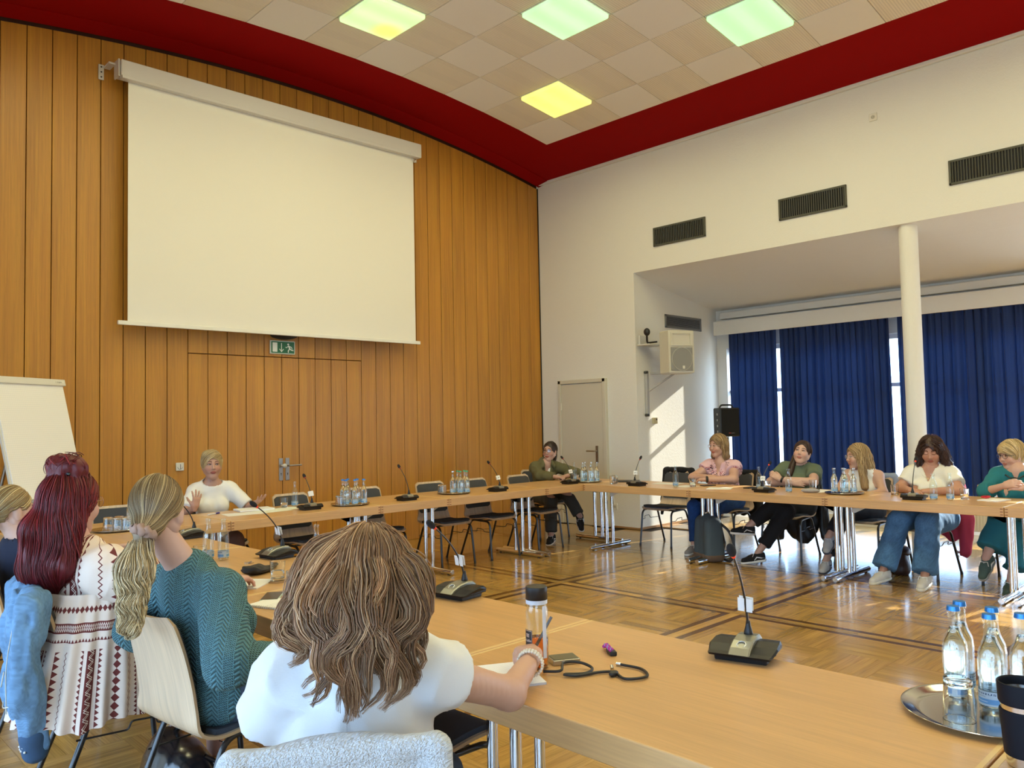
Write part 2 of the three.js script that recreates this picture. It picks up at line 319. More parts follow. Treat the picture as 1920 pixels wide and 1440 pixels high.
function uvUnit(g, w, d) { g = G(g); const p = g.attributes.position, uv = new Float32Array(p.count * 2); for (let i = 0; i < p.count; i++) { uv[i * 2] = p.getX(i) / w + 0.5; uv[i * 2 + 1] = p.getZ(i) / d + 0.5; } g.setAttribute('uv', new THREE.BufferAttribute(uv, 2)); return g; }

{ // red cornice along the end wall, white moulding on the side wall
  const xs = []; for (let i = 0; i <= 36; i++) xs.push(lerp(XL, 0, i / 36));
  const prof = [[0.012, 0.0], [0.03, -0.012], [0.25, 0.022], [0.25, 0.06], [0.012, 0.06]], pos = [], idx = [], n = prof.length;
  xs.forEach((x) => prof.forEach(([z, dy]) => pos.push(x, arcY(x) + dy, z)));
  for (let i = 0; i < xs.length - 1; i++) for (let k = 0; k < n; k++) { const a = i * n + k, b = i * n + (k + 1) % n; idx.push(a, b, a + n, b, b + n, a + n); }
  const g = new THREE.BufferGeometry(); g.setAttribute('position', new THREE.Float32BufferAttribute(pos, 3)); g.setIndex(idx); const gg = g.toNonIndexed(); gg.computeVertexNormals();
  struct('trim_1', gg, M.red, 'red cornice strip along the panelled wall');
  struct('trim_2', [rb(-0.022, 5.055, ZEND / 2, 0.045, 0.05, ZEND - 0.02, 0.01)], M.whiteTrim, 'white moulding under the red border');
  struct('trim_3', [rb(XL + 0.022, 5.055, ZEND / 2, 0.045, 0.05, ZEND - 0.02, 0.01)], M.whiteTrim);
}
const wallUV = (list) => uvBox(merge(list));
// side walls: solid corner blocks, beams over the alcoves
const rightWall = struct('wall_right', wallUV([bb(0, XW + 0.4, 0, 5.9, -0.3, ZJ), bb(0, 0.32, YB, 5.9, ZJ, ZEND + 0.3)]), M.white, 'white plaster side wall with a beam over the window alcove');
struct('wall_left', wallUV([bb(XL - 2.4, XL, 0, 5.9, -0.3, ZJ), bb(XL - 0.32, XL, YB, 5.9, ZJ, ZEND + 0.3)]), M.white);
struct('wall_front', wallUV([bb(XL - 2.4, XW + 0.4, -0.2, 5.9, ZEND, ZEND + 0.3)]), M.white);
struct('trim_4', [bb(-0.014, 0.001, 0, 0.025, 0.02, 0.33), bb(-0.014, 0.001, 0, 0.025, 1.27, ZJ), bb(-0.014, XW, 0, 0.03, ZJ, ZJ + 0.014)], mat({ color: lin(0.36, 0.19, 0.07), roughness: 0.5 }), 'low wooden skirting strip');
struct('trim_5', [bb(-0.012, 0.0, 0.03, 5.0, -0.001, 0.012)], M.ventBlack, 'dark gap line in the room corner');
for (const [side, sx, n] of [['right', 1, 1], ['left', -1, 2]]) {                                   // alcove ceilings and window walls
  const X = (x) => (sx > 0 ? x : XL - x), pts = [], XC = XW + 0.3;
  for (let i = 0; i <= 10; i++) { const t = i / 10; pts.push([X(0.3 + (XC - 0.3) * t), YB - 0.06 - 0.34 * Math.pow(t, 0.85)]); }
  struct('ceiling_' + side, uvBox(ext([[X(0.005), YB], ...pts, [X(XC), 3.9], [X(0.005), 3.9]], ZEND - ZJ + 0.3, 0).translate(0, 0, ZJ)), M.white, 'sloping plaster ceiling of the window alcove');
  const yTop = 2.52, Z0 = ZJ, nb = 9, bay = (ZEND - Z0) / nb, fr = [], w = struct('window_' + n, wallUV([bb(Math.min(X(XW), X(XW + 0.2)), Math.max(X(XW), X(XW + 0.2)), yTop, 3.4, Z0, ZEND), bb(Math.min(X(XW), X(XW + 0.2)), Math.max(X(XW), X(XW + 0.2)), -0.3, 0.14, Z0, ZEND), bb(Math.min(X(XW), X(XW + 0.2)), Math.max(X(XW), X(XW + 0.2)), 0.14, yTop, Z0, Z0 + 0.16)]), M.white, 'long glazed front with white frames');
  for (let i = 0; i < nb; i++) {
    const za = Z0 + i * bay, zb = za + bay, xm = X(XW + 0.1), f = obj('window_frame', [bx(xm, (yTop + 0.14) / 2, za + 0.03, 0.07, yTop - 0.14, 0.06), bx(xm, (yTop + 0.14) / 2, zb - 0.03, 0.07, yTop - 0.14, 0.06), bx(xm, yTop - 0.03, (za + zb) / 2, 0.07, 0.06, bay - 0.12), bx(xm, 0.17, (za + zb) / 2, 0.07, 0.06, bay - 0.12), bx(xm, 1.86, (za + zb) / 2, 0.06, 0.05, bay - 0.12)], M.whiteTrim, w);
    obj('pane', bx(xm, (yTop + 0.14) / 2, (za + zb) / 2, 0.004, yTop - 0.26, bay - 0.12), M.thinGlass, f);
  }
}
// ---------- fittings on the walls ----------
{ // white door in the side wall
  const d = struct('door_3', rb(-0.012, 1.0, 0.812, 0.05, 1.995, 0.775, 0.003), M.doorPaint, 'cream painted door with steel lever handle');
  const f = obj('door_frame', [rb(-0.02, 1.03, 0.397, 0.065, 2.06, 0.052, 0.006), rb(-0.02, 1.03, 1.23, 0.065, 2.06, 0.06, 0.006), rb(-0.02, 2.033, 0.813, 0.065, 0.055, 0.886, 0.006), bx(-0.01, 1.01, 1.205, 0.055, 2.0, 0.012)], M.doorPaint, d);
  for (const y of [1.68, 0.83]) obj('hinge', cyl([-0.045, y - 0.05, 0.43], [-0.045, y + 0.05, 0.43], 0.009), M.cream, d);
  const p = obj('lock_plate', rb(-0.042, 1.0, 1.078, 0.01, 0.235, 0.042, 0.003), mat({ color: lin(0.24, 0.20, 0.15), roughness: 0.4, metalness: 0.8 }), d);
  obj('lever_handle', polytube([[-0.045, 1.045, 1.078], [-0.095, 1.045, 1.078], [-0.095, 1.045, 0.93]], 0.01, 0.015, 12), M.steel, p);
}
{ // projection screen
  const s = thing('projection_screen', 'large white projection screen pulled down over the panelled wall', 'screen', [0, 0, 0]);
  const xa = -6.075, xb = -2.436, z = 0.2;
  const c = obj('screen_case', rb((xa + xb) / 2, 4.975, z + 0.01, xb - xa, 0.155, 0.15, 0.008), M.caseWhite, s);
  obj('case_lip', rb((xa + xb) / 2, 4.888, z + 0.045, xb - xa - 0.02, 0.03, 0.075, 0.006), M.caseWhite, c);
  for (const [x, e] of [[xa, -1], [xb, 1]]) {
    const b = obj('wall_bracket', [rb(x + e * 0.012, 4.975, z - 0.005, 0.014, 0.17, 0.13, 0.003), rb(x + e * 0.05, 5.03, 0.1, 0.06, 0.02, 0.16, 0.003), rb(x + e * 0.1, 4.98, 0.012, 0.05, 0.15, 0.016, 0.003)], M.caseWhite, s);
    for (const y of [5.03, 4.98, 4.93]) obj('screw', new THREE.CylinderGeometry(0.008, 0.008, 0.006, 12).rotateX(Math.PI / 2).translate(x + e * 0.1, y, 0.021), M.darkMetal, b);
  }
  obj('screen_cloth', bb(-5.985, -2.51, 2.52, 4.9, z + 0.0, z + 0.0025), M.screen, s);
  obj('bottom_bar', rb(-4.262, 2.503, z + 0.005, 3.63, 0.042, 0.03, 0.006), phy({ color: lin(0.80, 0.78, 0.70), roughness: 0.3 }), s);
  obj('pull_hook', polytube([[xb - 0.09, 4.88, z + 0.02], [xb - 0.09, 4.83, z + 0.02], [xb - 0.06, 4.82, z + 0.02], [xb - 0.05, 4.85, z + 0.02]], 0.006, 0.01, 8), M.caseWhite, s);
  const hm = thing('wall_lamp', 'dark round fitting half hidden behind the screen bottom bar', 'lamp', [-4.26, 2.47, 0]);
  obj('shade', new THREE.SphereGeometry(0.16, 24, 12).scale(1, 0.28, 0.7).translate(0, 0.03, 0.06), M.ventBlack, hm);
}
{ // exit sign
  const t = canvasTex(512, 256, (c, w, h) => {
    c.fillStyle = '#e9efdf'; c.fillRect(0, 0, w, h); c.fillStyle = '#12663a'; c.fillRect(10, 10, w - 20, h - 20); c.fillStyle = '#eef2e4';
    c.fillRect(40, 34, 100, 188);
    c.lineWidth = 15; c.strokeStyle = '#eef2e4'; c.lineCap = 'butt'; c.beginPath(); c.moveTo(228, 40); c.lineTo(228, 212); c.stroke();
    c.beginPath(); c.moveTo(184, 160); c.lineTo(228, 214); c.lineTo(272, 160); c.stroke();
    c.beginPath(); c.arc(372, 62, 21, 0, 7); c.fill();
    c.lineWidth = 26; c.lineCap = 'round'; c.lineJoin = 'round';
    const L = (p, lw) => { c.lineWidth = lw; c.beginPath(); c.moveTo(...p[0]); p.slice(1).forEach((q) => c.lineTo(...q)); c.stroke(); };
    L([[384, 100], [404, 150]], 32); L([[372, 96], [336, 128], [318, 122]], 15); L([[396, 98], [440, 118], [452, 150]], 15); L([[404, 156], [442, 176], [476, 180]], 19); L([[398, 158], [372, 186], [372, 222]], 19);
  });
  const s = thing('exit_sign', 'green exit sign with down arrow and running figure above the door', 'sign', [-4.256, 2.368, 0.012]);
  obj('sign_body', rb(0, 0, 0, 0.306, 0.15, 0.02, 0.003), M.cream, s); obj('sign_face', bx(0, 0, 0.0115, 0.298, 0.143, 0.003), mat({ map: t, roughness: 0.35 }), s);
}
{ // card switch on the panel wall
  const s = thing('wall_switch', 'small white wall plate with a key slot beside the panelled door', 'switch', [-5.409, 1.085, 0.006]);
  obj('plate', rb(0, 0, 0.004, 0.082, 0.082, 0.014, 0.006), M.cream, s); obj('slot', [bx(0.004, 0, 0.0125, 0.004, 0.05, 0.002), new THREE.TorusGeometry(0.024, 0.0018, 6, 20, 3).rotateZ(3.2).translate(0, -0.002, 0.0118)], M.black, s);
}
const socket = (p, turn, label) => {
  const s = thing('wall_socket', label, 'socket', p, turn);
  obj('plate', rb(0, 0, 0.006, 0.082, 0.082, 0.012, 0.004), M.cream, s);
  obj('recess', new THREE.CylinderGeometry(0.021, 0.021, 0.004, 24).rotateX(Math.PI / 2).translate(0, 0, 0.0115), mat({ color: lin(0.45, 0.42, 0.34), roughness: 0.6 }), s);
  for (const x of [-0.0095, 0.0095]) obj('pin_hole', new THREE.CylinderGeometry(0.0028, 0.0028, 0.004, 10).rotateX(Math.PI / 2).translate(x, 0, 0.0128), M.black, s);
};
socket([0, 4.657, 4.991], -Math.PI / 2, 'round wall socket high up on the white wall above the vents');
socket([0, 0.285, 1.345], -Math.PI / 2, 'wall socket low on the white wall beside the cream door');
// vents above the alcove
for (const [z0, z1, lab] of [[2.11, 2.9, 'black slatted vent grille nearest the panelled wall'], [3.884, 4.676, 'black slatted vent grille, middle one of three above the alcove'], [5.705, 6.497, 'black slatted vent grille right of the round pillar']]) {
  const v = thing('vent_grille', lab, 'vent', [0, 3.874, (z0 + z1) / 2], -Math.PI / 2, 'vent grilles above the alcove'), W = z1 - z0, H = 0.25;
  obj('backing', bx(0, 0, 0.0, W - 0.03, H - 0.03, 0.012), M.ventBlack, v);
  obj('frame', [rb(0, H / 2 - 0.011, 0.008, W, 0.022, 0.024, 0.003), rb(0, -H / 2 + 0.011, 0.008, W, 0.022, 0.024, 0.003), rb(-W / 2 + 0.011, 0, 0.008, 0.022, H, 0.024, 0.003), rb(W / 2 - 0.011, 0, 0.008, 0.022, H, 0.024, 0.003)], M.ventFrame, v);
  const sg = bx(0, 0, 0, 0.007, H - 0.04, 0.016).rotateY(0.5); for (let i = 0; i < 29; i++) { const o = obj('slat', sg, M.ventFrame, v); o.position.set(-W / 2 + 0.034 + i * (W - 0.068) / 28, 0, 0.013); }
}
{ // grey vent on the alcove side wall
  const v = thing('wall_vent', 'grey vent grille with horizontal louvres above the white loudspeaker', 'vent', [1.154, 2.856, ZJ], 0), W = 0.92, H = 0.19, m = mat({ color: lin(0.17, 0.17, 0.17), roughness: 0.5 });
  obj('backing', bx(0, 0, 0, W - 0.03, H - 0.03, 0.01), M.ventBlack, v);
  obj('frame', [rb(0, H / 2 - 0.014, 0.006, W, 0.028, 0.02, 0.003), rb(0, -H / 2 + 0.014, 0.006, W, 0.028, 0.02, 0.003), rb(-W / 2 + 0.016, 0, 0.006, 0.032, H, 0.02, 0.003), rb(W / 2 - 0.016, 0, 0.006, 0.032, H, 0.02, 0.003)], m, v);
  for (let i = 0; i < 8; i++) obj('louvre', bx(0, 0, 0, W - 0.06, 0.004, 0.014).rotateX(0.6).translate(0, -0.058 + i * 0.0166, 0.008), m, v);
}
// pillar
struct('column', [new THREE.CylinderGeometry(0.092, 0.092, YB + 0.2, 48).translate(0.12, (YB + 0.2) / 2 - 0.05, 5.25)], M.white, 'round white plaster pillar in front of the curtains');
{ // thermostat
  const t = thing('thermostat', 'small beige thermostat on the alcove wall', 'thermostat', [0.368, 1.451, ZJ], 0);
  obj('cover', rb(0, 0, 0.017, 0.085, 0.085, 0.034, 0.006), mat({ color: lin(0.55, 0.47, 0.27), roughness: 0.5 }), t); obj('dial', bx(0.018, 0.018, 0.035, 0.022, 0.022, 0.006), M.darkMetal, t);
}
{ // white loudspeaker on a bracket
  const s = thing('wall_loudspeaker', 'cream loudspeaker with grey round grille on a wall bracket', 'loudspeaker', [0.27, 2.08, 2.2], -0.44), mw = mat({ color: lin(0.62, 0.58, 0.46), roughness: 0.55 }), mg = mat({ color: lin(0.27, 0.26, 0.23), roughness: 0.8 });
  const body = ext([[-0.19, -0.17], [0.19, -0.17], [0.19, 0.06], [0.11, 0.17], [-0.11, 0.17], [-0.19, 0.06]].map(([x, z]) => [x, -z]), 0.54, 0.012).rotateX(-Math.PI / 2);
  obj('cabinet', body.rotateY(Math.PI), mw, s);
  obj('grille', ext([[-0.16, 0.02], [0.16, 0.02], [0.16, 0.325], [-0.16, 0.325]], 0.01, 0.004).translate(0, 0, 0.172), mg, s);
  obj('grille_ring', new THREE.TorusGeometry(0.15, 0.006, 8, 48).translate(0, 0.172, 0.186), mat({ color: lin(0.40, 0.38, 0.33), roughness: 0.7 }), s);
  obj('horn', [ext([[-0.16, 0.345], [0.16, 0.345], [0.16, 0.52], [-0.16, 0.52]], 0.012, 0.002, [[[-0.13, 0.36], [-0.13, 0.505], [0.13, 0.505], [0.13, 0.36]]]).translate(0, 0, 0.172), ...[[-1, 0], [1, 0]].map(([e]) => bx(e * 0.1, 0.432, 0.145, 0.09, 0.145, 0.008).rotateY(0)), bx(0, 0.432, 0.12, 0.14, 0.145, 0.008), bx(0, 0.365, 0.15, 0.25, 0.008, 0.06), bx(0, 0.5, 0.15, 0.25, 0.008, 0.06)], mw, s);
  obj('badge', bx(0.02, 0.065, 0.187, 0.032, 0.04, 0.006), mat({ color: lin(0.72, 0.68, 0.58), roughness: 0.4 }), s);
  const b = thing('speaker_bracket', 'grey steel bracket under the cream loudspeaker', 'bracket', [0.2, 1.7, ZJ + 0.005]), mb = mat({ color: lin(0.44, 0.42, 0.39), roughness: 0.5, metalness: 0.2 });
  obj('wall_rail', rb(0, 0.12, 0.02, 0.05, 0.62, 0.035, 0.004), mb, b); obj('arm', rb(0.13, 0.4, 0.24, 0.045, 0.03, 0.5, 0.004).rotateY(0.35), mb, b);
  obj('strut', polytube([[0.02, 0.16, 0.04], [0.16, 0.38, 0.36]], 0.014, 0.02, 8), mb, b);
  for (const y of [-0.17, 0.41]) obj('bolt', new THREE.CylinderGeometry(0.018, 0.018, 0.05, 12).rotateX(Math.PI / 2).translate(-0.03, y, 0.03), M.darkMetal, b);
}
{ // small camera/antenna on a shelf next to it
  const s = thing('wall_camera', 'small black camera on a white wall shelf left of the loudspeaker', 'camera', [0.03, 2.47, ZJ + 0.005]);
  obj('shelf', [rb(0.12, 0, 0.12, 0.3, 0.02, 0.2, 0.004), rb(0.1, 0.07, 0.02, 0.16, 0.13, 0.03, 0.004)], mat({ color: lin(0.6, 0.58, 0.53), roughness: 0.5 }), s);
  obj('camera_stem', polytube([[0.05, 0.02, 0.15], [-0.02, 0.03, 0.18], [-0.05, 0.12, 0.2]], 0.014, 0.03), M.black, s);
  obj('camera_head', new THREE.SphereGeometry(0.05, 20, 14).scale(0.8, 1.05, 0.9).translate(-0.06, 0.16, 0.21), M.black, s);
  obj('camera_base', rb(0.08, 0.022, 0.19, 0.2, 0.022, 0.035, 0.005).rotateZ(0.12), M.black, s);
}
{ // black portable speaker on a stand beside the curtain
  const p = [1.25, 0, 2.36], st = thing('speaker_stand', 'black pole stand carrying the small black speaker', 'stand', p);
  obj('pole', cyl([0, 0.5, 0], [0, 1.2, 0], 0.018), M.black, st); obj('lower_pole', cyl([0, 0.2, 0], [0, 0.7, 0], 0.022), M.black, st);
  for (let k = 0; k < 3; k++) { const a = k * 2.094 + 0.4; obj('leg', cyl([0, 0.55, 0], [Math.cos(a) * 0.42, 0.012, Math.sin(a) * 0.42], 0.011), M.black, st); }
  const s = thing('portable_speaker', 'black portable speaker with carry handle in front of the curtain', 'loudspeaker', [p[0], 1.2, p[2]], -0.62);
  obj('cabinet', rb(0, 0.21, 0, 0.29, 0.4, 0.24, 0.02, 3), M.black, s);
  obj('grille', rb(0.0, 0.21, 0.121, 0.26, 0.36, 0.012, 0.008), mat({ color: lin(0.006, 0.006, 0.006), roughness: 0.9 }), s);
  obj('handle', polytube([[-0.1, 0.4, 0], [-0.08, 0.45, 0], [0.08, 0.45, 0], [0.1, 0.4, 0]], 0.012, 0.03), M.black, s);
  obj('logo', bx(0.02, 0.06, 0.128, 0.1, 0.014, 0.002), mat({ map: canvasTex(128, 32, (c) => { c.fillStyle = '#0a0a0a'; c.fillRect(0, 0, 128, 32); c.fillStyle = '#c2352c'; c.fillRect(4, 8, 40, 16); c.fillStyle = '#b9b9b9'; c.font = 'bold 20px sans-serif'; c.fillText('sound', 48, 24); }), roughness: 0.5 }), s);
  for (const y of [0.08, 0.16, 0.24, 0.32]) obj('side_clip', rb(-0.147, y, 0.03, 0.01, 0.03, 0.03, 0.003), mat({ color: lin(0.3, 0.3, 0.3), roughness: 0.4 }), s);
}
{ // pelmet, rail and curtains
  struct('trim_6', [rb(1.85, 2.81, (1.84 + ZEND) / 2, 0.03, 0.21, ZEND - 1.84, 0.006), bx(1.93, 2.905, (1.84 + ZEND) / 2, 0.15, 0.02, ZEND - 1.84)], M.whiteTrim, 'white pelmet board above the blue curtains');
  struct('trim_7', [rb(1.97, 3.0, (1.9 + ZEND) / 2, 0.1, 0.1, ZEND - 1.9, 0.01)], M.whiteTrim, 'white rail box behind the pelmet');
  const cm = phy({ color: lin(0.004, 0.022, 0.10), roughness: 0.85, sheen: 0.3, sheenRoughness: 0.5, sheenColor: lin(0.02, 0.07, 0.24), transmission: 0.10, thickness: 0, side: THREE.DoubleSide });
  const curtain = (za, zb, lean, label) => {
    const nz = Math.round((zb - za) / 0.011), ny = 16, pos = [], uv = [], idx = [], y0 = 0.47, y1 = 2.74, sd = za * 13.7; let ph = 0; const phs = [];
    for (let i = 0; i <= nz; i++) { phs.push(ph); ph += 0.011 / (0.115 + 0.05 * (vn2(i * 0.045, sd) - 0.5) * 2) * Math.PI * 2; }
    for (let j = 0; j <= ny; j++) for (let i = 0; i <= nz; i++) {
      const t = j / ny, a = phs[i] + 0.35 * Math.sin(t * 2.3 + i * 0.05), amp = (0.028 + 0.022 * vn2(i * 0.07 + 9, sd)) * (0.55 + 0.45 * (1 - t));
      pos.push(1.9 + amp * Math.sin(a) + 0.012 * Math.sin(a * 2.3 + 1), lerp(y0, y1, t), lerp(za, zb, i / nz) + 0.014 * Math.cos(a * 1.0) + lean * (1 - t) * (i / nz)); uv.push(i / nz, t);
    }
    const w = nz + 1; for (let j = 0; j < ny; j++) for (let i = 0; i < nz; i++) { const a = j * w + i; idx.push(a, a + 1, a + w, a + 1, a + w + 1, a + w); }
    const g = new THREE.BufferGeometry(); g.setAttribute('position', new THREE.Float32BufferAttribute(pos, 3)); g.setAttribute('uv', new THREE.Float32BufferAttribute(uv, 2)); g.setIndex(idx); g.computeVertexNormals();
    tag(obj('curtain', g, cm), label, 'curtain', 'blue curtains');
  };
  curtain(2.03, 2.80, 0, 'narrow royal blue curtain behind the black speaker');
  curtain(2.84, 4.365, 0.02, 'royal blue curtain left of the gap by the pillar');
  curtain(4.44, 5.9, 0, 'royal blue curtain directly behind the pillar');
  curtain(5.91, 6.2, 0, 'royal blue curtain behind the woman in teal');
  curtain(11.9, 12.4, 0, 'royal blue curtain drawn aside at the far end of the window front');
  for (const [z0, L, lab] of [[1.99, 0.4, 'small white radiator with fins beside the alcove wall'], [5.15, 0.36, 'small white radiator behind the pillar under the curtains']]) {
    const r = thing('radiator', lab, 'radiator', [1.84, 0, z0 + L / 2]);
    obj('panel', rb(0, 0.24, 0, 0.05, 0.34, L, 0.01), M.whiteTrim, r);
    const sg = bx(0, 0, 0, 0.02, 0.3, 0.012); for (let i = 0; i < 10; i++) { const o = obj('fin', sg, M.whiteTrim, r); o.position.set(-0.034, 0.24, -L / 2 + 0.025 + i * (L - 0.05) / 9); }
    for (const z of [-L / 2 + 0.05, L / 2 - 0.05]) obj('foot', bx(0, 0.04, z, 0.04, 0.08, 0.03), M.whiteTrim, r);
  }
}
{ // flip chart behind the left row
  const f = thing('flip_chart', 'white flip chart board on an easel in front of the panelled wall', 'flip chart', [-6.98, 0, 0.83], 0.588), tilt = -0.24; f.scale.setScalar(1.03);
  const T0 = (g) => g.translate(0, -1.84, 0).rotateX(tilt).translate(0, 1.84, 0.0);
  obj('board', T0(rb(0, 1.36, 0, 0.72, 0.96, 0.02, 0.004)), mat({ color: lin(0.66, 0.63, 0.55), roughness: 0.5 }), f);
  obj('paper_pad', T0(rb(0, 1.345, 0.014, 0.69, 0.92, 0.012, 0.002)), mat({ map: canvasTex(512, 700, (c, w, h) => { c.fillStyle = '#f1eee6'; c.fillRect(0, 0, w, h); c.strokeStyle = 'rgba(190,190,200,0.35)'; c.lineWidth = 1; for (let i = 0; i < 40; i++) { c.beginPath(); c.moveTo(i * 13, 0); c.lineTo(i * 13, h); c.stroke(); } for (let i = 0; i < 56; i++) { c.beginPath(); c.moveTo(0, i * 13); c.lineTo(w, i * 13); c.stroke(); } }), roughness: 0.85 }), f);
  const cl = obj('clamp_bar', T0(rb(0, 1.825, 0.02, 0.73, 0.055, 0.035, 0.006)), M.cream, f);
  obj('maker_logo', T0(bx(0.3, 1.828, 0.0385, 0.09, 0.02, 0.002)), mat({ map: canvasTex(128, 32, (c) => { c.fillStyle = '#e3dfd0'; c.fillRect(0, 0, 128, 32); c.fillStyle = '#555'; c.font = 'bold 24px sans-serif'; c.fillText('magna', 14, 25); }), roughness: 0.5 }), cl);
  obj('pen_tray', T0(rb(0, 0.86, 0.05, 0.7, 0.02, 0.09, 0.004)), mat({ color: lin(0.4, 0.4, 0.42), roughness: 0.4 }), f);
  for (const e of [-1, 1]) obj('leg', cyl([e * 0.3, 0.95, -0.02 + 0.2], [e * 0.42, 0.01, 0.34], 0.014), M.steel, f);
  obj('rear_leg', cyl([0, 1.75, -0.03], [0, 0.01, -0.5], 0.014), M.steel, f);
}
// ---------- tables ----------
const TW = 0.78, TH = 0.075;
function makeTable(len, label, p, turn, legs = [1, 1], cut = null) {
  const t = thing('folding_table', label, 'table', p, turn, 'conference tables set in a square');
  const L = len - 0.004;
  obj('tabletop', uvBox(rb(0, 0.75 - TH / 2, 0, L, TH, TW, 0.004, 2), rr(0, 3), rr(0, 3)), M.table, t);
  for (const e of [-1, 1]) {
    obj('end_lipping', bx(e * (L / 2 - 0.009), 0.75 + 0.00012, 0, 0.011, 0.0006, TW - 0.01), M.lip, t);
    for (const f of [-1, 1]) { obj('corner_joint', [0.015, 0.037, 0.059].map((y) => bx(e * (L / 2 - 0.014), 0.75 - y, f * TW / 2, 0.02, 0.009, 0.0014)), M.joint, t); }
    if (!legs[e < 0 ? 0 : 1]) continue;
    const x = e * (L / 2 - 0.052);
    const lg = obj('leg_column', [cyl([x, 0.05, -0.055], [x, 0.675, -0.055], 0.0185, 0.0185, 20), cyl([x, 0.05, 0.055], [x, 0.675, 0.055], 0.0185, 0.0185, 20)], M.chrome, t);
    const ft = obj('foot_tube', cyl([x, 0.03, -0.355], [x, 0.03, 0.355], 0.0245, 0.0245, 24), M.chrome, t);
    for (const f of [-1, 1]) { obj('end_cap', cyl([x, 0.03, f * 0.355], [x, 0.03, f * 0.362], 0.0235, 0.0205, 20), M.silver, ft); obj('floor_glide', cyl([x, 0, f * 0.3], [x, 0.012, f * 0.3], 0.014), M.black, ft); }
    obj('fold_bracket', ext([[0, 0], [0.2, 0], [0.03, -0.085], [0, -0.085]], 0.004, 0).translate(0, 0.672, 0).scale(-e, 1, 1).translate(x - e * 0.02, 0, -0.002), M.cream, t);
    obj('top_plate', bx(x, 0.672, 0, 0.06, 0.008, 0.4), M.steel, t);
  }
  return t;
}
const BZ = 2.293 - TW / 2;                                          // back row runs along x
const backX = [-7.325, -5.924, -4.53, -3.737, -2.363, -0.985];
const backLab = ['beech folding table by the flip chart with the water glass tray', 'beech folding table in front of the speaker in white by the panelled wall', 'short beech table between two long ones before the panelled door', 'beech folding table with numbered microphone before the panelled wall', 'beech corner table in front of the woman in the olive jacket'];
for (let i = 0; i < 5; i++) makeTable(backX[i + 1] - backX[i], backLab[i], [(backX[i] + backX[i + 1]) / 2, 0, BZ], 0, i === 2 ? [1, 0] : [1, 1]);
const RX = -1.768 + TW / 2, rightZ = [2.297, 3.695, 5.102, 6.495, 7.89];
['beech folding table in front of the empty chair with the black jacket', 'beech folding table in front of the women in pink and green', 'beech folding table in front of the women in white tops by the pillar', 'beech folding table in front of the woman in teal'].forEach((lab, i) => makeTable(rightZ[i + 1] - rightZ[i], lab, [RX, 0, (rightZ[i] + rightZ[i + 1]) / 2], -Math.PI / 2));
const LX = -6.45 - TW / 2, leftZ = [2.297, 3.605, 4.974, 6.356, 7.745, 9.14];
['beech folding table before the blonde woman near the flip chart', 'beech folding table before the red haired woman', 'beech folding table before the woman in the teal sweater', 'beech folding table before the woman in the white shirt, with pink cord and notebook', 'beech folding table under the black tumbler'].forEach((lab, i) => makeTable(leftZ[i + 1] - leftZ[i], lab, [LX, 0, (leftZ[i] + leftZ[i + 1]) / 2], Math.PI / 2));
{ const t = makeTable(1.39, 'spare beech table standing by the curtains behind the pillar', [0.62, 0, 6.45], -Math.PI / 2); t.userData.group = undefined; delete t.userData.group; }

// ---------- chairs ----------
function sheet(P, nt, ns, thick, off = 0) {                          // thin curved plate: {face, rim}
  const up = [], dn = [];
  for (let i = 0; i <= nt; i++) for (let j = 0; j <= ns; j++) {
    const t = i / nt, s = j / ns * 2 - 1, e = 1e-3, p = P(t, s), a = P(clamp(t + e), s).sub(P(clamp(t - e), s)), b = P(t, Math.min(1, s + e)).sub(P(t, Math.max(-1, s - e))), n = a.cross(b).normalize();
    up.push(p.clone().addScaledVector(n, off + thick)); dn.push(p.clone().addScaledVector(n, off));
  }
  const w = ns + 1, grid = (A, flip) => { const pos = [], uv = [], idx = []; A.forEach((p, k) => { pos.push(p.x, p.y, p.z); uv.push((k % w) / ns, Math.floor(k / w) / nt); }); for (let i = 0; i < nt; i++) for (let j = 0; j < ns; j++) { const a = i * w + j; flip ? idx.push(a, a + w, a + 1, a + 1, a + w, a + w + 1) : idx.push(a, a + 1, a + w, a + 1, a + w + 1, a + w); } const g = new THREE.BufferGeometry(); g.setAttribute('position', new THREE.Float32BufferAttribute(pos, 3)); g.setAttribute('uv', new THREE.Float32BufferAttribute(uv, 2)); g.setIndex(idx); g.computeVertexNormals(); return g; };
  const ring = []; for (let j = 0; j <= ns; j++) ring.push(j); for (let i = 1; i <= nt; i++) ring.push(i * w + ns); for (let j = ns - 1; j >= 0; j--) ring.push(nt * w + j); for (let i = nt - 1; i >= 0; i--) ring.push(i * w);
  const pos = [], idx = []; ring.forEach((k) => { const a = up[k], b = dn[k]; pos.push(a.x, a.y, a.z, b.x, b.y, b.z); });
  for (let i = 0; i < ring.length - 1; i++) { const a = i * 2; idx.push(a, a + 1, a + 2, a + 1, a + 3, a + 2); }
  const rim = new THREE.BufferGeometry(); rim.setAttribute('position', new THREE.Float32BufferAttribute(pos, 3)); rim.setIndex(idx); const r2 = rim.toNonIndexed(); r2.computeVertexNormals();
  return { face: merge([grid(up, true), grid(dn, false)]), rim: r2, up: grid(up, true) };
}
const prof = new THREE.CatmullRomCurve3([V(0, 0.425, 0.225), V(0, 0.443, 0.2), V(0, 0.447, 0.12), V(0, 0.432, -0.03), V(0, 0.43, -0.12), V(0, 0.452, -0.178), V(0, 0.51, -0.203), V(0, 0.62, -0.222), V(0, 0.74, -0.250), V(0, 0.845, -0.285)], false, 'centripetal');
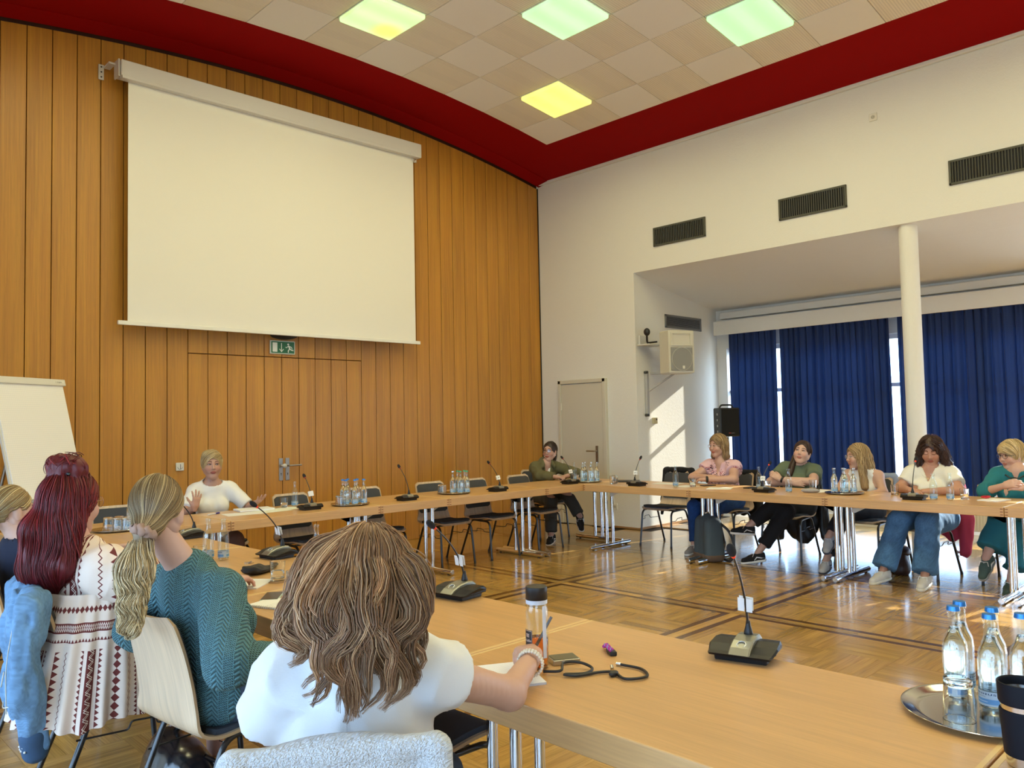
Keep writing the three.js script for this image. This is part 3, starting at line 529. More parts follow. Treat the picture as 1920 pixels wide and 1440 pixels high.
const shellP = (w0 = 0.205) => (t, s) => {
  const p = prof.getPointAt(t), back = sm(0.5, 0.62, t), c = Math.min(1, Math.sqrt(Math.max(0, 1 - ((Math.max(0, 1 - t / 0.045)) ** 2) * 0.35))) * Math.min(1, Math.sqrt(Math.max(0, 1 - ((Math.max(0, 1 - (1 - t) / 0.035)) ** 2) * 0.35)));
  const w = w0 * (1 - 0.10 * back + 0.06 * Math.sin(t * Math.PI)) * c; return V(s * w, p.y + 0.004 * s * s * (1 - back), p.z + back * 0.022 * s * s);
};
const shellG = sheet(shellP(), 40, 8, 0.011);
const padG = (ta, tb, k, th) => sheet((t, s) => shellP()(lerp(ta, tb, t), -s * k * Math.min(1, Math.sqrt(Math.max(0.02, 1 - Math.max(0, Math.abs(t - 0.5) * 2 - 0.86) ** 2 / 0.0196 * 0.3)))), 18, 8, th, 0);
const seatPad = padG(0.03, 0.46, 0.93, 0.018), backPad = padG(0.60, 0.97, 0.93, 0.014);
const frameSide = (e) => polytube([[e * 0.215, 0.012, 0.235], [e * 0.2, 0.41, 0.195], [e * 0.2, 0.418, -0.09], [e * 0.218, 0.012, -0.25]], 0.0115, 0.06, 10);
function makeChair(name, label, p, turn, group, plain = false) {
  const c = thing(name, label, 'chair', p, turn, group);
  obj('shell', shellG.face, M.ply, c); obj('shell_edge', shellG.rim, M.plyEdge, c);
  obj('seat_pad', [seatPad.face, seatPad.rim], M.padBlue, c); obj('back_pad', [backPad.face, backPad.rim], M.pad, c);
  for (const e of [-1, 1]) {
    obj('leg_frame', frameSide(e), M.blackFrame, c);
    obj('link_hook', polytube([[e * 0.21, 0.3, 0.215], [e * 0.216, 0.3, 0.13], [e * 0.23, 0.33, 0.12], [e * 0.232, 0.335, 0.03], [e * 0.22, 0.3, 0.02], [e * 0.21, 0.3, -0.16]], 0.0038, 0.012, 6), M.blackFrame, c);
    for (const z of [0.235, -0.25]) obj('foot_cap', cyl([e * (z > 0 ? 0.215 : 0.218), 0, z], [e * (z > 0 ? 0.215 : 0.218), 0.025, z], 0.0135, 0.013, 10), M.black, c);
  }
  obj('cross_bar', [cyl([-0.2, 0.412, 0.1], [0.2, 0.412, 0.1], 0.01, 0.01, 8), cyl([-0.2, 0.412, -0.06], [0.2, 0.412, -0.06], 0.01, 0.01, 8)], M.blackFrame, c);
  for (const [x, y] of [[-0.09, 0.58], [0.09, 0.58], [-0.09, 0.76], [0.09, 0.76]]) obj('screw', new THREE.SphereGeometry(0.0045, 8, 6).translate(x, y, -0.2185 - (y - 0.6) * 0.21 + 0.004), M.black, c);
  return c;
}
const D = Math.PI / 180;
const chair0 = makeChair('conference_chair', 'empty grey padded chair behind the first microphone, facing the short table gap', [-4.92, 0, 1.66], 3 * D, 'chairs at the panelled wall');
const ch = (x, z, deg, label, group) => dup(chair0, [x, 0, z], deg * D, label, group);
const GB = 'chairs at the panelled wall', GR = 'chairs on the window side', GL = 'chairs of the near row';
ch(-4.12, 1.64, -4, 'empty grey padded chair behind the bottle tray with blue caps', GB);
ch(-3.29, 1.67, -2, 'empty grey padded chair behind the middle microphone', GB);
ch(-2.68, 1.72, 2, 'empty grey padded chair behind the bottle tray with green caps', GB);
ch(-1.98, 1.73, 4, 'empty grey padded chair next to the woman in the olive jacket', GB);
ch(-6.42, 1.42, -6, 'empty grey padded chair behind the water glasses by the flip chart', GB);
ch(-5.55, 1.20, 4, 'padded chair under the speaker in the white blouse', GB);
ch(-1.20, 1.14, -14, 'padded chair under the woman in the olive jacket', GB);
ch(-0.80, 2.745, -90, 'empty chair with a black jacket over its back', GR);
ch(-0.60, 3.44, -92, 'chair under the woman in the pink floral blouse', GR);
ch(-0.70, 4.22, -86, 'chair under the woman in the green shirt', GR);
ch(-0.62, 4.98, -90, 'chair under the blonde woman in the white sleeveless top', GR);
ch(-0.86, 5.60, -95, 'chair with a pink jacket under the woman in blue jeans', GR);
ch(-0.80, 6.34, -90, 'chair under the woman in teal', GR);
ch(-7.05, 6.06, 90, 'empty padded chair tucked under the table beside the woman writing', GL);
ch(-7.69, 6.66, 146.5, 'chair with a pale fleece over its back under the woman writing', GL);
ch(-7.40, 5.37, 96, 'chair with pale wooden back under the woman in the teal sweater', GL);
ch(-7.56, 4.70, 84, 'chair with a denim jacket under the red haired woman', GL);
ch(-7.56, 3.62, 92, 'chair under the blonde woman near the flip chart', GL);
// ---------- things on the tables ----------
const TY = 0.75;
{ // gooseneck microphones
  const profile = [[-0.07, 0.018], [0.075, 0.016], [0.082, 0.024], [0.06, 0.04], [0.025, 0.053], [-0.02, 0.06], [-0.055, 0.058], [-0.075, 0.044]];  // (z, y), user side at +z
  const slab = (w, g = 0) => ext(profile.map(([z, y]) => [-z, y + g]), w, 0.004).translate(0, 0, -w / 2).rotateY(Math.PI / 2);
  const body = slab(0.2), strip = slab(0.056, 0.0012), under = ext([[-0.06, 0], [0.055, 0], [0.062, 0.02], [-0.066, 0.02]], 0.15, 0.003).translate(0, 0, -0.075).rotateY(Math.PI / 2);
  { // wings taper: narrow the rear corners and droop the sides a little
    const p = body.attributes.position; for (let i = 0; i < p.count; i++) { const x = p.getX(i), z = p.getZ(i), y = p.getY(i), e = Math.abs(x) / 0.1; p.setX(i, x * (1 - 0.12 * sm(0, 0.08, Math.abs(z - 0.01)))); if (y > 0.03) p.setY(i, y - 0.012 * e * e); } body.computeVertexNormals();
  }
  const mBody = phy({ color: lin(0.008, 0.008, 0.010), roughness: 0.4, specularIntensity: 0.6 }), mStrip = mat({ color: lin(0.30, 0.30, 0.26), roughness: 0.33, metalness: 0.75 }), mLogo = mat({ color: lin(0.55, 0.58, 0.6), roughness: 0.25, metalness: 0.6 });
  const neckP = (l, fw) => { const P = []; for (let i = 0; i <= 18; i++) { const t = i / 18; P.push(V(0, 0.062 + l * (t - 0.12 * t * t), -0.035 + fw * Math.pow(t, 1.7))); } return P; };
  const cardM = {};
  const mic = (x, z, deg, num, lit, l, fw, label) => {
    const m = thing('table_microphone', label, 'microphone', [x, TY, z], deg * D, 'gooseneck table microphones');
    obj('base', body, mBody, m); obj('base_foot', under, M.black, m);
    const s = obj('silver_strip', strip, mStrip, m); obj('talk_button', new THREE.TorusGeometry(0.013, 0.0022, 8, 24).rotateX(-Math.PI / 2 + 0.55).translate(0, 0.0475, 0.044), mLogo, s);
    obj('socket_plug', cyl([0.088, 0.026, 0.02], [0.094, 0.026, 0.02], 0.008, 0.006, 12), M.ventBlack, m);
    const P = neckP(l, fw), E = P[P.length - 1], d = E.clone().sub(P[P.length - 3]).normalize();
    obj('neck_collar', lathe([[0, 0], [0.014, 0], [0.013, 0.012], [0.008, 0.03], [0.006, 0.045], [0, 0.045]], 16).translate(0, 0.056, -0.035), M.black, m);
    obj('gooseneck', sweep(P, P.map((_, i) => 0.0042 - 0.001 * i / 18), 8), M.blackGloss, m);
    const q = new THREE.Quaternion().setFromUnitVectors(V(0, 1, 0), d);
    obj('light_ring', new THREE.CylinderGeometry(0.0085, 0.006, 0.012, 16).applyQuaternion(q).translate(E.x, E.y, E.z), lit ? mat({ color: lin(0.5, 0.03, 0.01), roughness: 0.4, emissive: lin(0.8, 0.05, 0.02), emissiveIntensity: 0.5 }) : M.redPlastic, m);
    const h = E.clone().addScaledVector(d, 0.026); obj('windscreen', new THREE.SphereGeometry(0.0135, 18, 14).scale(1, 2.0, 1).applyQuaternion(q).translate(h.x, h.y, h.z), M.foam, m);
    if (num !== null) {
      if (!cardM[num]) cardM[num] = num ? mat({ map: canvasTex(128, 128, (c) => { c.fillStyle = '#f4f4f2'; c.fillRect(0, 0, 128, 128); c.fillStyle = '#1c2430'; c.font = 'bold 62px sans-serif'; c.textAlign = 'center'; c.fillText(num, 64, 86); }), roughness: 0.8 }) : M.paper;
      const k = P[6]; obj('number_card', [bx(0, 0, -0.0075, 0.043, 0.043, 0.0012), bx(-0.012, 0, 0.0065, 0.02, 0.043, 0.0012), bx(0.013, 0, 0.0065, 0.018, 0.043, 0.0012)].map((g) => g.rotateX(0.25).rotateZ(-0.08).translate(k.x, k.y, k.z)), cardM[num], m);
    }
  };
  mic(-5.086, 2.03, 175, '', 0, 0.235, 0.13, 'table microphone beside the single bottle and glass at the speaker in white');
  mic(-4.09, 2.09, 178, null, 0, 0.27, 0.14, 'table microphone without a card between the two bottle trays');
  mic(-2.923, 2.11, 176, '24', 0, 0.25, 0.16, 'table microphone with card number 24');
  mic(-1.79, 2.12, 172, '23', 0, 0.25, 0.15, 'table microphone with card number 23');
  mic(-1.61, 2.934, 90, '22', 0, 0.25, 0.10, 'table microphone with card number 22 before the empty chair');
  mic(-1.58, 4.422, 88, '21', 1, 0.22, 0.14, 'table microphone with card number 21 before the woman in green');
  mic(-1.54, 5.773, 94, null, 1, 0.29, 0.12, 'table microphone at the mouth of the woman in jeans');
  mic(-6.52, 4.15, -84, '', 1, 0.26, 0.16, 'table microphone with blank card before the woman in the teal sweater');
  mic(-6.51, 5.69, -84, '', 1, 0.27, 0.17, 'table microphone with blank card beside the long brown hair');
  mic(-6.49, 7.0, -76, '', 1, 0.29, 0.13, 'table microphone with blank card standing alone near the steel tray');
  mic(-6.51, 2.93, -88, null, 0, 0.24, 0.14, 'table microphone half hidden behind the woman with the ponytail');
}
// bottles, glasses, trays
const label = canvasTex(512, 256, (c, w, h) => { c.fillStyle = '#aebfcf'; c.fillRect(0, 0, w, h); c.fillStyle = '#27446b'; for (const x of [20, 276]) { c.font = 'bold 44px sans-serif'; c.fillText('RHODIUS', x, 60); c.font = '22px sans-serif'; c.fillText('MINERAL', x + 40, 100); c.fillStyle = '#5f93c8'; c.fillRect(x, 130, 214, 90); c.fillStyle = '#f4f8fb'; c.font = '26px serif'; c.fillText('Classic', x + 60, 186); c.fillStyle = '#27446b'; } });
const labelM = mat({ map: label, roughness: 0.6 });
const capM = { blue: mat({ color: lin(0.03, 0.20, 0.55), roughness: 0.3, metalness: 0.5 }), green: mat({ color: lin(0.06, 0.42, 0.20), roughness: 0.35, metalness: 0.4 }), silver: M.silver };
const botG = lathe([[0, 0.002], [0.024, 0.0], [0.029, 0.004], [0.0295, 0.12], [0.027, 0.142], [0.018, 0.162], [0.0135, 0.178], [0.0125, 0.212], [0.0145, 0.214], [0.0145, 0.224], [0.012, 0.226], [0.0105, 0.224], [0.0105, 0.18], [0.016, 0.16], [0.025, 0.141], [0.0275, 0.12], [0.027, 0.008], [0, 0.007]], 24);
const waterG = (h) => lathe([[0, 0.0085], [0.0262, 0.0095], [0.0266, Math.min(h, 0.12)], ...(h > 0.13 ? [[0.0245, 0.14], [0.0155, 0.16], [0.0105, Math.min(h, 0.185)]] : []), [0, h]], 20);
const W1 = waterG(0.178), W2 = waterG(0.05), labG = new THREE.CylinderGeometry(0.0299, 0.0299, 0.034, 24, 1, true).translate(0, 0.034, 0), capG = new THREE.CylinderGeometry(0.0145, 0.016, 0.011, 20).translate(0, 0.2255, 0);
function bottle(x, z, cap, y, lab, group, full = true, turn = 0) {
  const b = thing('water_bottle', lab, 'bottle', [x, y, z], turn, group);
  obj('bottle_glass', botG, M.thinGlass, b); obj('water', full ? W1 : W2, M.water, b); obj('bottle_label', labG, labelM, b);
  if (cap) obj('crown_cap', capG, capM[cap], b); return b;
}
const gobG = lathe([[0, 0.0], [0.029, 0.0], [0.031, 0.003], [0.0355, 0.09], [0.0345, 0.0915], [0.0335, 0.09], [0.0292, 0.016], [0.026, 0.012], [0, 0.011]], 28);
const gobW = lathe([[0, 0.0115], [0.0262, 0.0125], [0.0289, 0.0165], [0.0305, 0.045], [0, 0.045]], 24);
function tumbler(x, z, lab, group, y = TY, flip = false, water = false) {
  const g = thing('drinking_glass', lab, 'glass', [x, y, z], 0, group);
  obj('glass_wall', flip ? gobG.clone().rotateX(Math.PI).translate(0, 0.0915, 0) : gobG, M.glass, g); if (water) obj('water', gobW, M.water, g); return g;
}
const trayM = mat({ color: lin(0.63, 0.62, 0.60), roughness: 0.13, metalness: 1 });
function tray(x, z, r, lab, sx = 1) { const t = obj('serving_tray', lathe([[0, 0.002], [r * 0.78, 0.002], [r * 0.86, 0.008], [r * 0.98, 0.014], [r, 0.016], [r, 0.013], [r * 0.87, 0.005], [r * 0.79, 0.0], [0, 0.0]], 64).scale(sx, 1, 1), trayM); t.position.set(x, TY, z); tag(t, lab, 'tray'); return t; }
tray(-4.66, 2.0, 0.175, 'steel tray of blue capped bottles before the panelled door');
for (const [x, z] of [[-4.73, 2.04], [-4.64, 1.93], [-4.66, 2.08], [-4.585, 2.0], [-4.57, 2.085], [-4.71, 1.96]]) bottle(x, z, 'blue', TY + 0.003, 'blue capped water bottle on the tray before the panelled door', 'bottles on the door tray', true, x * 9);
for (const [x, z] of [[-4.775, 2.0], [-4.79, 2.07]]) tumbler(x, z, 'upturned glass on the tray before the panelled door', 'glasses on the door tray', TY + 0.003, true);
tray(-3.37, 1.93, 0.17, 'steel tray of green capped bottles along the back row');
bottle(-3.41, 1.96, 'silver', TY + 0.003, 'clear capped water bottle beside the green capped ones', undefined, true, 2);
for (const [x, z] of [[-3.36, 2.02], [-3.32, 1.93], [-3.29, 2.04], [-3.255, 1.965]]) bottle(x, z, 'green', TY + 0.003, 'green capped water bottle on the back row tray', 'green capped bottles', true, x * 7);
for (const [x, z] of [[-3.46, 1.83], [-3.49, 1.90]]) tumbler(x, z, 'upturned glass on the tray with the green capped bottles', 'glasses on the green cap tray', TY + 0.003, true);
tray(-1.5, 2.16, 0.15, 'steel tray of water bottles at the table corner');
for (const [x, z] of [[-1.58, 2.133], [-1.48, 2.08], [-1.52, 2.21], [-1.43, 2.13], [-1.44, 2.23]]) bottle(x, z, 'silver', TY + 0.003, 'silver capped water bottle on the corner tray', 'bottles on the corner tray', true, x * 5);
bottle(-1.444, 1.882, null, TY, 'open bottle next to the woman in the olive jacket', undefined, false);
tumbler(-1.62, 2.06, 'glass between microphone 23 and the corner tray', undefined); tumbler(-1.56, 2.56, 'glass on the corner of the window row, nearer the room centre', undefined); tumbler(-1.47, 2.52, 'glass on the corner of the window row, nearer the wall', undefined);
bottle(-1.515, 3.372, null, TY, 'open bottle in front of the black jacket chair', undefined, false); tumbler(-1.42, 3.52, 'glass in front of the woman in pink', undefined, TY, false, true);
bottle(-1.349, 4.248, null, TY, 'open bottle beside microphone 21', undefined, false); bottle(-1.514, 4.641, null, TY, 'open bottle in front of the woman in green', undefined, false, 1);
tumbler(-1.36, 4.34, 'half full glass behind microphone 21', undefined, TY, false, true); tumbler(-1.05, 4.66, 'glass between the women in green and white', undefined);
tray(-1.35, 5.1, 0.17, 'steel tray of bottles before the blonde woman in white');
for (const [x, z] of [[-1.33, 5.0], [-1.27, 5.06], [-1.33, 5.1], [-1.26, 5.15]]) bottle(x, z, 'silver', TY + 0.003, 'capped water bottle on the tray before the blonde woman', 'bottles on the window row tray', true, z * 4);
bottle(-1.508, 5.918, null, TY, 'open bottle right of the jeans wearer microphone, nearer it', undefined, false); bottle(-1.437, 6.023, null, TY, 'open bottle between the jeans wearer and a water glass', undefined, false, 2);
tumbler(-1.22, 5.50, 'glass behind the microphone of the woman in jeans', undefined); tumbler(-1.33, 6.10, 'water glass before the woman in teal', undefined, TY, false, true);
bottle(-5.05, 1.70, null, TY, 'open bottle beside the speaker microphone', undefined, false); tumbler(-5.156, 1.70, 'glass beside the open bottle of the speaker in white', undefined, TY, false, true);
bottle(-6.809, 3.923, null, TY, 'empty bottle behind the water glass of the near row', undefined, false); bottle(-6.754, 3.99, null, TY, 'empty bottle with blue label standing free on the near row', undefined, false, 3);
bottle(-6.572, 4.66, null, TY, 'empty bottle beside the long brown hair', undefined, false, 1);
const coaster = (x, z, lab) => { const c = obj('coaster', new THREE.CylinderGeometry(0.048, 0.048, 0.004, 28).translate(0, 0.002, 0), mat({ color: lin(0.36, 0.22, 0.11), roughness: 0.9 })); c.position.set(x, TY, z); tag(c, lab, 'coaster'); };
coaster(-6.89, 4.005, 'round cork coaster under the glass by the two bottles'); tumbler(-6.89, 4.005, 'water glass on a coaster by the two bottles', undefined, TY + 0.004, false, true);
coaster(-6.855, 4.79, 'round cork coaster under the half full glass by the black pouch'); tumbler(-6.855, 4.79, 'half full glass by the black pouch', undefined, TY + 0.004, false, true);
coaster(-6.93, 5.08, 'round cork coaster under the empty glass by the phone'); tumbler(-6.93, 5.08, 'empty glass by the phone', undefined, TY + 0.004);
tray(-6.66, 4.86, 0.10, 'small steel tray behind the empty glass by the phone');
tray(-6.70, 2.12, 0.17, 'steel tray of drinking glasses by the flip chart');
for (const [x, z] of [[-6.74, 2.06], [-6.66, 2.05], [-6.70, 2.13], [-6.62, 2.13], [-6.66, 2.2]]) tumbler(x, z, 'upturned glass on the tray by the flip chart', 'glasses on the flip chart tray', TY + 0.003, true);
bottle(-6.58, 2.05, 'blue', TY + 0.003, 'water bottle on the tray of glasses by the flip chart', undefined);
tray(-6.535, 7.66, 0.185, 'large steel tray beside the black tumbler');
tumbler(-6.606, 7.622, 'upturned glass on the tray beside the black tumbler', undefined, TY + 0.003, true);
for (const [x, z] of [[-6.465, 7.575], [-6.50, 7.665], [-6.42, 7.65], [-6.445, 7.72], [-6.40, 7.57]]) bottle(x, z, 'blue', TY + 0.003, 'blue capped bottle on the tray beside the black tumbler', 'bottles on the near tray', true, z * 11);
{ // black travel tumbler
  const c = thing('travel_tumbler', 'black travel tumbler with steel bands at the table edge', 'tumbler', [-6.79, TY, 7.80]); const rub = phy({ color: lin(0.004, 0.006, 0.012), roughness: 0.6, specularIntensity: 0.4 });
  obj('steel_cup', lathe([[0, 0], [0.031, 0], [0.033, 0.004], [0.0425, 0.15], [0.040, 0.152], [0.031, 0.006], [0, 0.005]], 40), M.silver, c);
  obj('rubber_sleeve', lathe([[0.0345, 0.022], [0.0375, 0.025], [0.0435, 0.112], [0.0415, 0.115]], 40), rub, c);
  obj('rim', lathe([[0.0425, 0.126], [0.0445, 0.13], [0.046, 0.168], [0.044, 0.17], [0.041, 0.165], [0.039, 0.135]], 40), rub, c);
}
{ // tea bottle of the woman writing
  const b = thing('drink_bottle', 'clear bottle of amber tea with a black lid beside the writing hand', 'bottle', [-6.985, TY, 6.605], 0.6);
  obj('bottle_wall', lathe([[0, 0.0], [0.03, 0.0], [0.034, 0.004], [0.034, 0.165], [0.030, 0.178], [0.0285, 0.182], [0.0285, 0.19], [0.027, 0.19], [0.027, 0.18], [0.032, 0.164], [0.0322, 0.008], [0, 0.006]], 32), M.thinGlass, b);
  obj('tea', lathe([[0, 0.007], [0.0312, 0.009], [0.0314, 0.088], [0, 0.088]], 28), phy({ color: lin(1, 0.85, 0.5), roughness: 0, transmission: 1, thickness: 0.05, ior: 1.33, attenuationColor: lin(0.90, 0.45, 0.08), attenuationDistance: 0.04 }), b);
  obj('lid', lathe([[0, 0.238], [0.030, 0.238], [0.032, 0.235], [0.0325, 0.2], [0, 0.2]], 32), M.black, b); obj('lid_ring', new THREE.CylinderGeometry(0.0318, 0.0318, 0.012, 32).translate(0, 0.194, 0), mat({ color: lin(0.62, 0.66, 0.74), roughness: 0.4 }), b);
  obj('carry_strap', bx(0, 0.11, 0.0355, 0.012, 0.15, 0.0015).rotateY(-0.75), mat({ color: lin(0.66, 0.68, 0.75), roughness: 0.6 }), b);
  const st = new THREE.CylinderGeometry(0.0346, 0.0346, 0.05, 20, 1, true, 3.45, 1.0).translate(0, 0.09, 0);
  obj('sticker', st, mat({ map: canvasTex(128, 128, (c) => { c.fillStyle = '#1b1416'; c.fillRect(0, 0, 128, 128); c.fillStyle = '#e9c8b4'; c.font = 'bold 34px sans-serif'; c.fillText('TEE', 30, 52); c.font = 'bold 24px serif'; c.fillText('& kaffee', 14, 86); c.strokeStyle = '#e9c8b4'; c.lineWidth = 3; c.strokeRect(6, 6, 116, 116); }), roughness: 0.5, side: THREE.DoubleSide }), b);
}
const page = (n, x, z, w, d, h, deg, m, lab, cat, y = TY, group) => { const o = obj(n, uvUnit(rb(0, h / 2, 0, w, h, d, Math.min(0.001, h / 3), 1), w, d), m); o.position.set(x, y, z); o.rotation.y = deg * D; return tag(o, lab, cat, group); };
const grid = canvasTex(512, 512, (c, w, h) => { c.fillStyle = '#f6f6f8'; c.fillRect(0, 0, w, h); c.strokeStyle = '#b9bfcd'; c.lineWidth = 1.5; for (let i = 0; i <= 32; i++) { c.beginPath(); c.moveTo(i * 16, 0); c.lineTo(i * 16, h); c.moveTo(0, i * 16); c.lineTo(w, i * 16); c.stroke(); } });
const gridM = mat({ map: grid, roughness: 0.85 });
const noteM = mat({ map: canvasTex(512, 512, (c, w, h) => { c.fillStyle = '#f3f3f1'; c.fillRect(0, 0, w, h); c.strokeStyle = '#c9ccd4'; for (let i = 1; i < 24; i++) { c.beginPath(); c.moveTo(10, i * 21); c.lineTo(w - 10, i * 21); c.stroke(); } c.strokeStyle = '#55585f'; c.lineWidth = 2; let s = 5; for (let r = 1; r < 8; r++) { let x = 30; c.beginPath(); c.moveTo(x, r * 42); while (x < 300 + (r * 67) % 150) { s = (s * 16807) % 2147483647; x += 6; c.lineTo(x, r * 42 - (s % 13)); } c.stroke(); } }), roughness: 0.85 });
page('notebook', -7.095, 6.60, 0.21, 0.15, 0.007, 62, gridM, 'squared notebook under the writing hand', 'notebook');
{ // spiral pads and papers of the near row
  const n = thing('spiral_notepad', 'spiral notepad with handwriting next to the phone', 'notepad', [-7.09, TY, 5.25], 20 * D);
  obj('pages', uvUnit(rb(0, 0.004, 0, 0.15, 0.008, 0.21, 0.001, 1), 0.15, 0.21), noteM, n); for (let i = 0; i < 18; i++) { const o = obj('spiral_ring', new THREE.TorusGeometry(0.0055, 0.0007, 5, 12).translate(0, 0, 0), M.steel, n); o.position.set(-0.075, 0.005, -0.095 + i * 0.0112); }
  page('writing_pad', -7.02, 4.70, 0.21, 0.295, 0.006, 40, M.paper, 'white writing pad with a pen on it', 'writing pad');
  const p = thing('ballpoint_pen', 'orange and white ballpoint pen on the writing pad', 'pen', [-6.985, TY + 0.011, 4.66], 0.9);
  obj('barrel', cyl([-0.06, 0, 0], [0.04, 0, 0], 0.005), mat({ color: lin(0.75, 0.30, 0.08), roughness: 0.3 }), p); obj('grip', cyl([0.04, 0, 0], [0.07, 0, 0], 0.005, 0.002), M.paper, p); obj('clip', bx(-0.04, 0.0055, 0, 0.035, 0.001, 0.003), M.silver, p);
  const ph = thing('smartphone', 'dark smartphone with mint case next to the spiral pad', 'phone', [-7.045, TY, 5.10], 52 * D);
  obj('phone_case', rb(0, 0.0045, 0, 0.155, 0.009, 0.076, 0.004), mat({ color: lin(0.45, 0.55, 0.48), roughness: 0.35 }), ph); obj('phone_screen', rb(0, 0.0092, 0, 0.147, 0.0012, 0.069, 0.0005), M.blackGloss, ph);
  const k = thing('key_ring', 'small bunch of keys on the near row', 'keys', [-6.72, TY, 4.22]);
  for (let i = 0; i < 4; i++) obj('key', ext([[0, -0.004], [0.028, -0.003], [0.03, 0.002], [0.006, 0.003], [0, 0.006], [-0.008, 0.004], [-0.008, -0.004]], 0.002).rotateX(-Math.PI / 2).rotateY(i * 1.3).translate(0.004 * i, 0.002 + 0.0025 * i, 0), M.steel, k);
  obj('split_ring', new THREE.TorusGeometry(0.012, 0.0012, 6, 24).rotateX(Math.PI / 2).translate(-0.01, 0.003, 0), M.silver, k);
  const u = thing('usb_stick', 'black stick with a pink and purple braided cord', 'usb stick', [-6.735, TY, 6.68], 54 * D);
  obj('stick_body', rb(0, 0.007, 0, 0.052, 0.013, 0.022, 0.003), M.black, u);
  const bm = [mat({ color: lin(0.50, 0.03, 0.32), roughness: 0.6 }), mat({ color: lin(0.42, 0.02, 0.30), roughness: 0.6 }), mat({ color: lin(0.28, 0.26, 0.55), roughness: 0.6 })];
  for (let s = 0; s < 3; s++) { const P = []; for (let i = 0; i <= 40; i++) { const t = i / 40, a = t * 16 + s * 2.09; P.push(V(-0.022 + 0.085 * t, 0.0185 + 0.0035 * Math.sin(a * 2) - 0.011 * sm(0.7, 1, t), 0.0045 * Math.cos(a) - 0.006)); } obj('braid_strand', sweep(P, P.map(() => 0.0028), 6), bm[s], u); }
  obj('metal_eye', new THREE.TorusGeometry(0.006, 0.0015, 6, 16).rotateX(Math.PI / 2).translate(0.035, 0.006, 0.004), M.silver, u);
}
{ // black soft pouch
  const P = thing('soft_pouch', 'black crumpled pouch lying by the glass of the near row', 'pouch', [-6.80, TY, 4.50], 35 * D); const g = new THREE.SphereGeometry(1, 48, 24); const p = g.attributes.position;
  for (let i = 0; i < p.count; i++) { const x = p.getX(i), y = p.getY(i), z = p.getZ(i), n = vn3(x * 2.5 + 3, y * 2, z * 2.5) * 0.3; p.setXYZ(i, Math.sign(x) * Math.pow(Math.abs(x), 0.7) * 0.115 * (1 + 0.2 * n), Math.max(-0.0, (y * 0.5 + 0.5) * 0.035 * (1 + n) * (1 - 0.5 * x)), Math.sign(z) * Math.pow(Math.abs(z), 0.7) * 0.06 * (1 + 0.4 * n)); } g.computeVertexNormals();
  obj('pouch_body', g, mat({ color: lin(0.008, 0.008, 0.009), roughness: 0.55 }), P); obj('drawstring', tube([[0.1, 0.012, 0], [0.14, 0.005, 0.03], [0.17, 0.004, -0.02], [0.12, 0.004, -0.05]], 0.003, 24, 6), M.black, P);
}
{ // purse mirror and lanyard next to the writing hand
  const w = thing('card_wallet', 'small grey card wallet with metal frame beside the writing hand', 'wallet', [-6.895, TY, 6.625], 62 * D);
  obj('wallet_body', rb(0, 0.008, 0, 0.062, 0.016, 0.085, 0.003), mat({ color: lin(0.45, 0.43, 0.38), roughness: 0.25, metalness: 0.9 }), w); obj('wallet_face', rb(0, 0.0165, 0, 0.055, 0.0015, 0.076, 0.0006), mat({ color: lin(0.12, 0.11, 0.07), roughness: 0.35 }), w);
  const l = thing('lanyard_cord', 'black cord lanyard with metal ends curling on the table', 'lanyard', [-6.93, TY, 6.72]);
  obj('cord', tube([[-0.09, 0.008, -0.06], [-0.06, 0.012, -0.02], [-0.02, 0.02, -0.045], [0.02, 0.018, -0.02], [0.03, 0.008, 0.02], [-0.02, 0.008, 0.04], [-0.07, 0.008, 0.0], [-0.05, 0.006, 0.03], [0.02, 0.006, 0.06], [0.045, 0.006, 0.085], [0.02, 0.006, 0.15], [0.075, 0.006, 0.18], [0.12, 0.006, 0.13], [0.115, 0.006, 0.06]], 0.0042, 120, 8), M.black, l);
  obj('cord_knot', new THREE.SphereGeometry(0.011, 14, 10).scale(1.6, 0.8, 1).translate(0.03, 0.008, 0.1), M.black, l);
  for (const [a, b] of [[[0.115, 0.006, 0.06], [0.112, 0.006, 0.045]], [[0.055, 0.008, 0.075], [0.07, 0.012, 0.06]], [[-0.02, 0.02, -0.045], [-0.012, 0.021, -0.052]]]) obj('metal_end', cyl(a, b, 0.0055, 0.005), M.silver, l);
}
// papers and small things of the other rows
page('paper_sheet', -5.62, 1.86, 0.30, 0.21, 0.001, -8, M.paper, 'white sheet in front of the speaker, under her pen', 'paper'); page('paper_sheet', -5.36, 1.86, 0.30, 0.21, 0.0012, 6, mat({ color: lin(0.74, 0.77, 0.68), roughness: 0.85 }), 'pale green sheet beside the speaker papers', 'paper');
page('paper_stack', -5.42, 1.66, 0.30, 0.21, 0.014, -10, M.paper, 'loose stack of papers in front of the speaker in white', 'papers', TY + 0.0013); page('paper_sheet', -5.20, 1.80, 0.297, 0.21, 0.001, 14, mat({ color: lin(0.76, 0.76, 0.62), roughness: 0.85 }), 'cream sheet next to the microphone of the speaker', 'paper', TY + 0.0013);
{ const p = thing('marker_pen', 'clear pen with a blue cap on the speaker papers', 'pen', [-5.80, TY + 0.007, 1.70], 0.5); obj('barrel', cyl([-0.07, 0, 0], [0.03, 0, 0], 0.005), mat({ color: lin(0.7, 0.72, 0.76), roughness: 0.3 }), p); obj('cap', cyl([0.025, 0, 0], [0.075, 0, 0], 0.0065), mat({ color: lin(0.01, 0.01, 0.25), roughness: 0.4 }), p); }
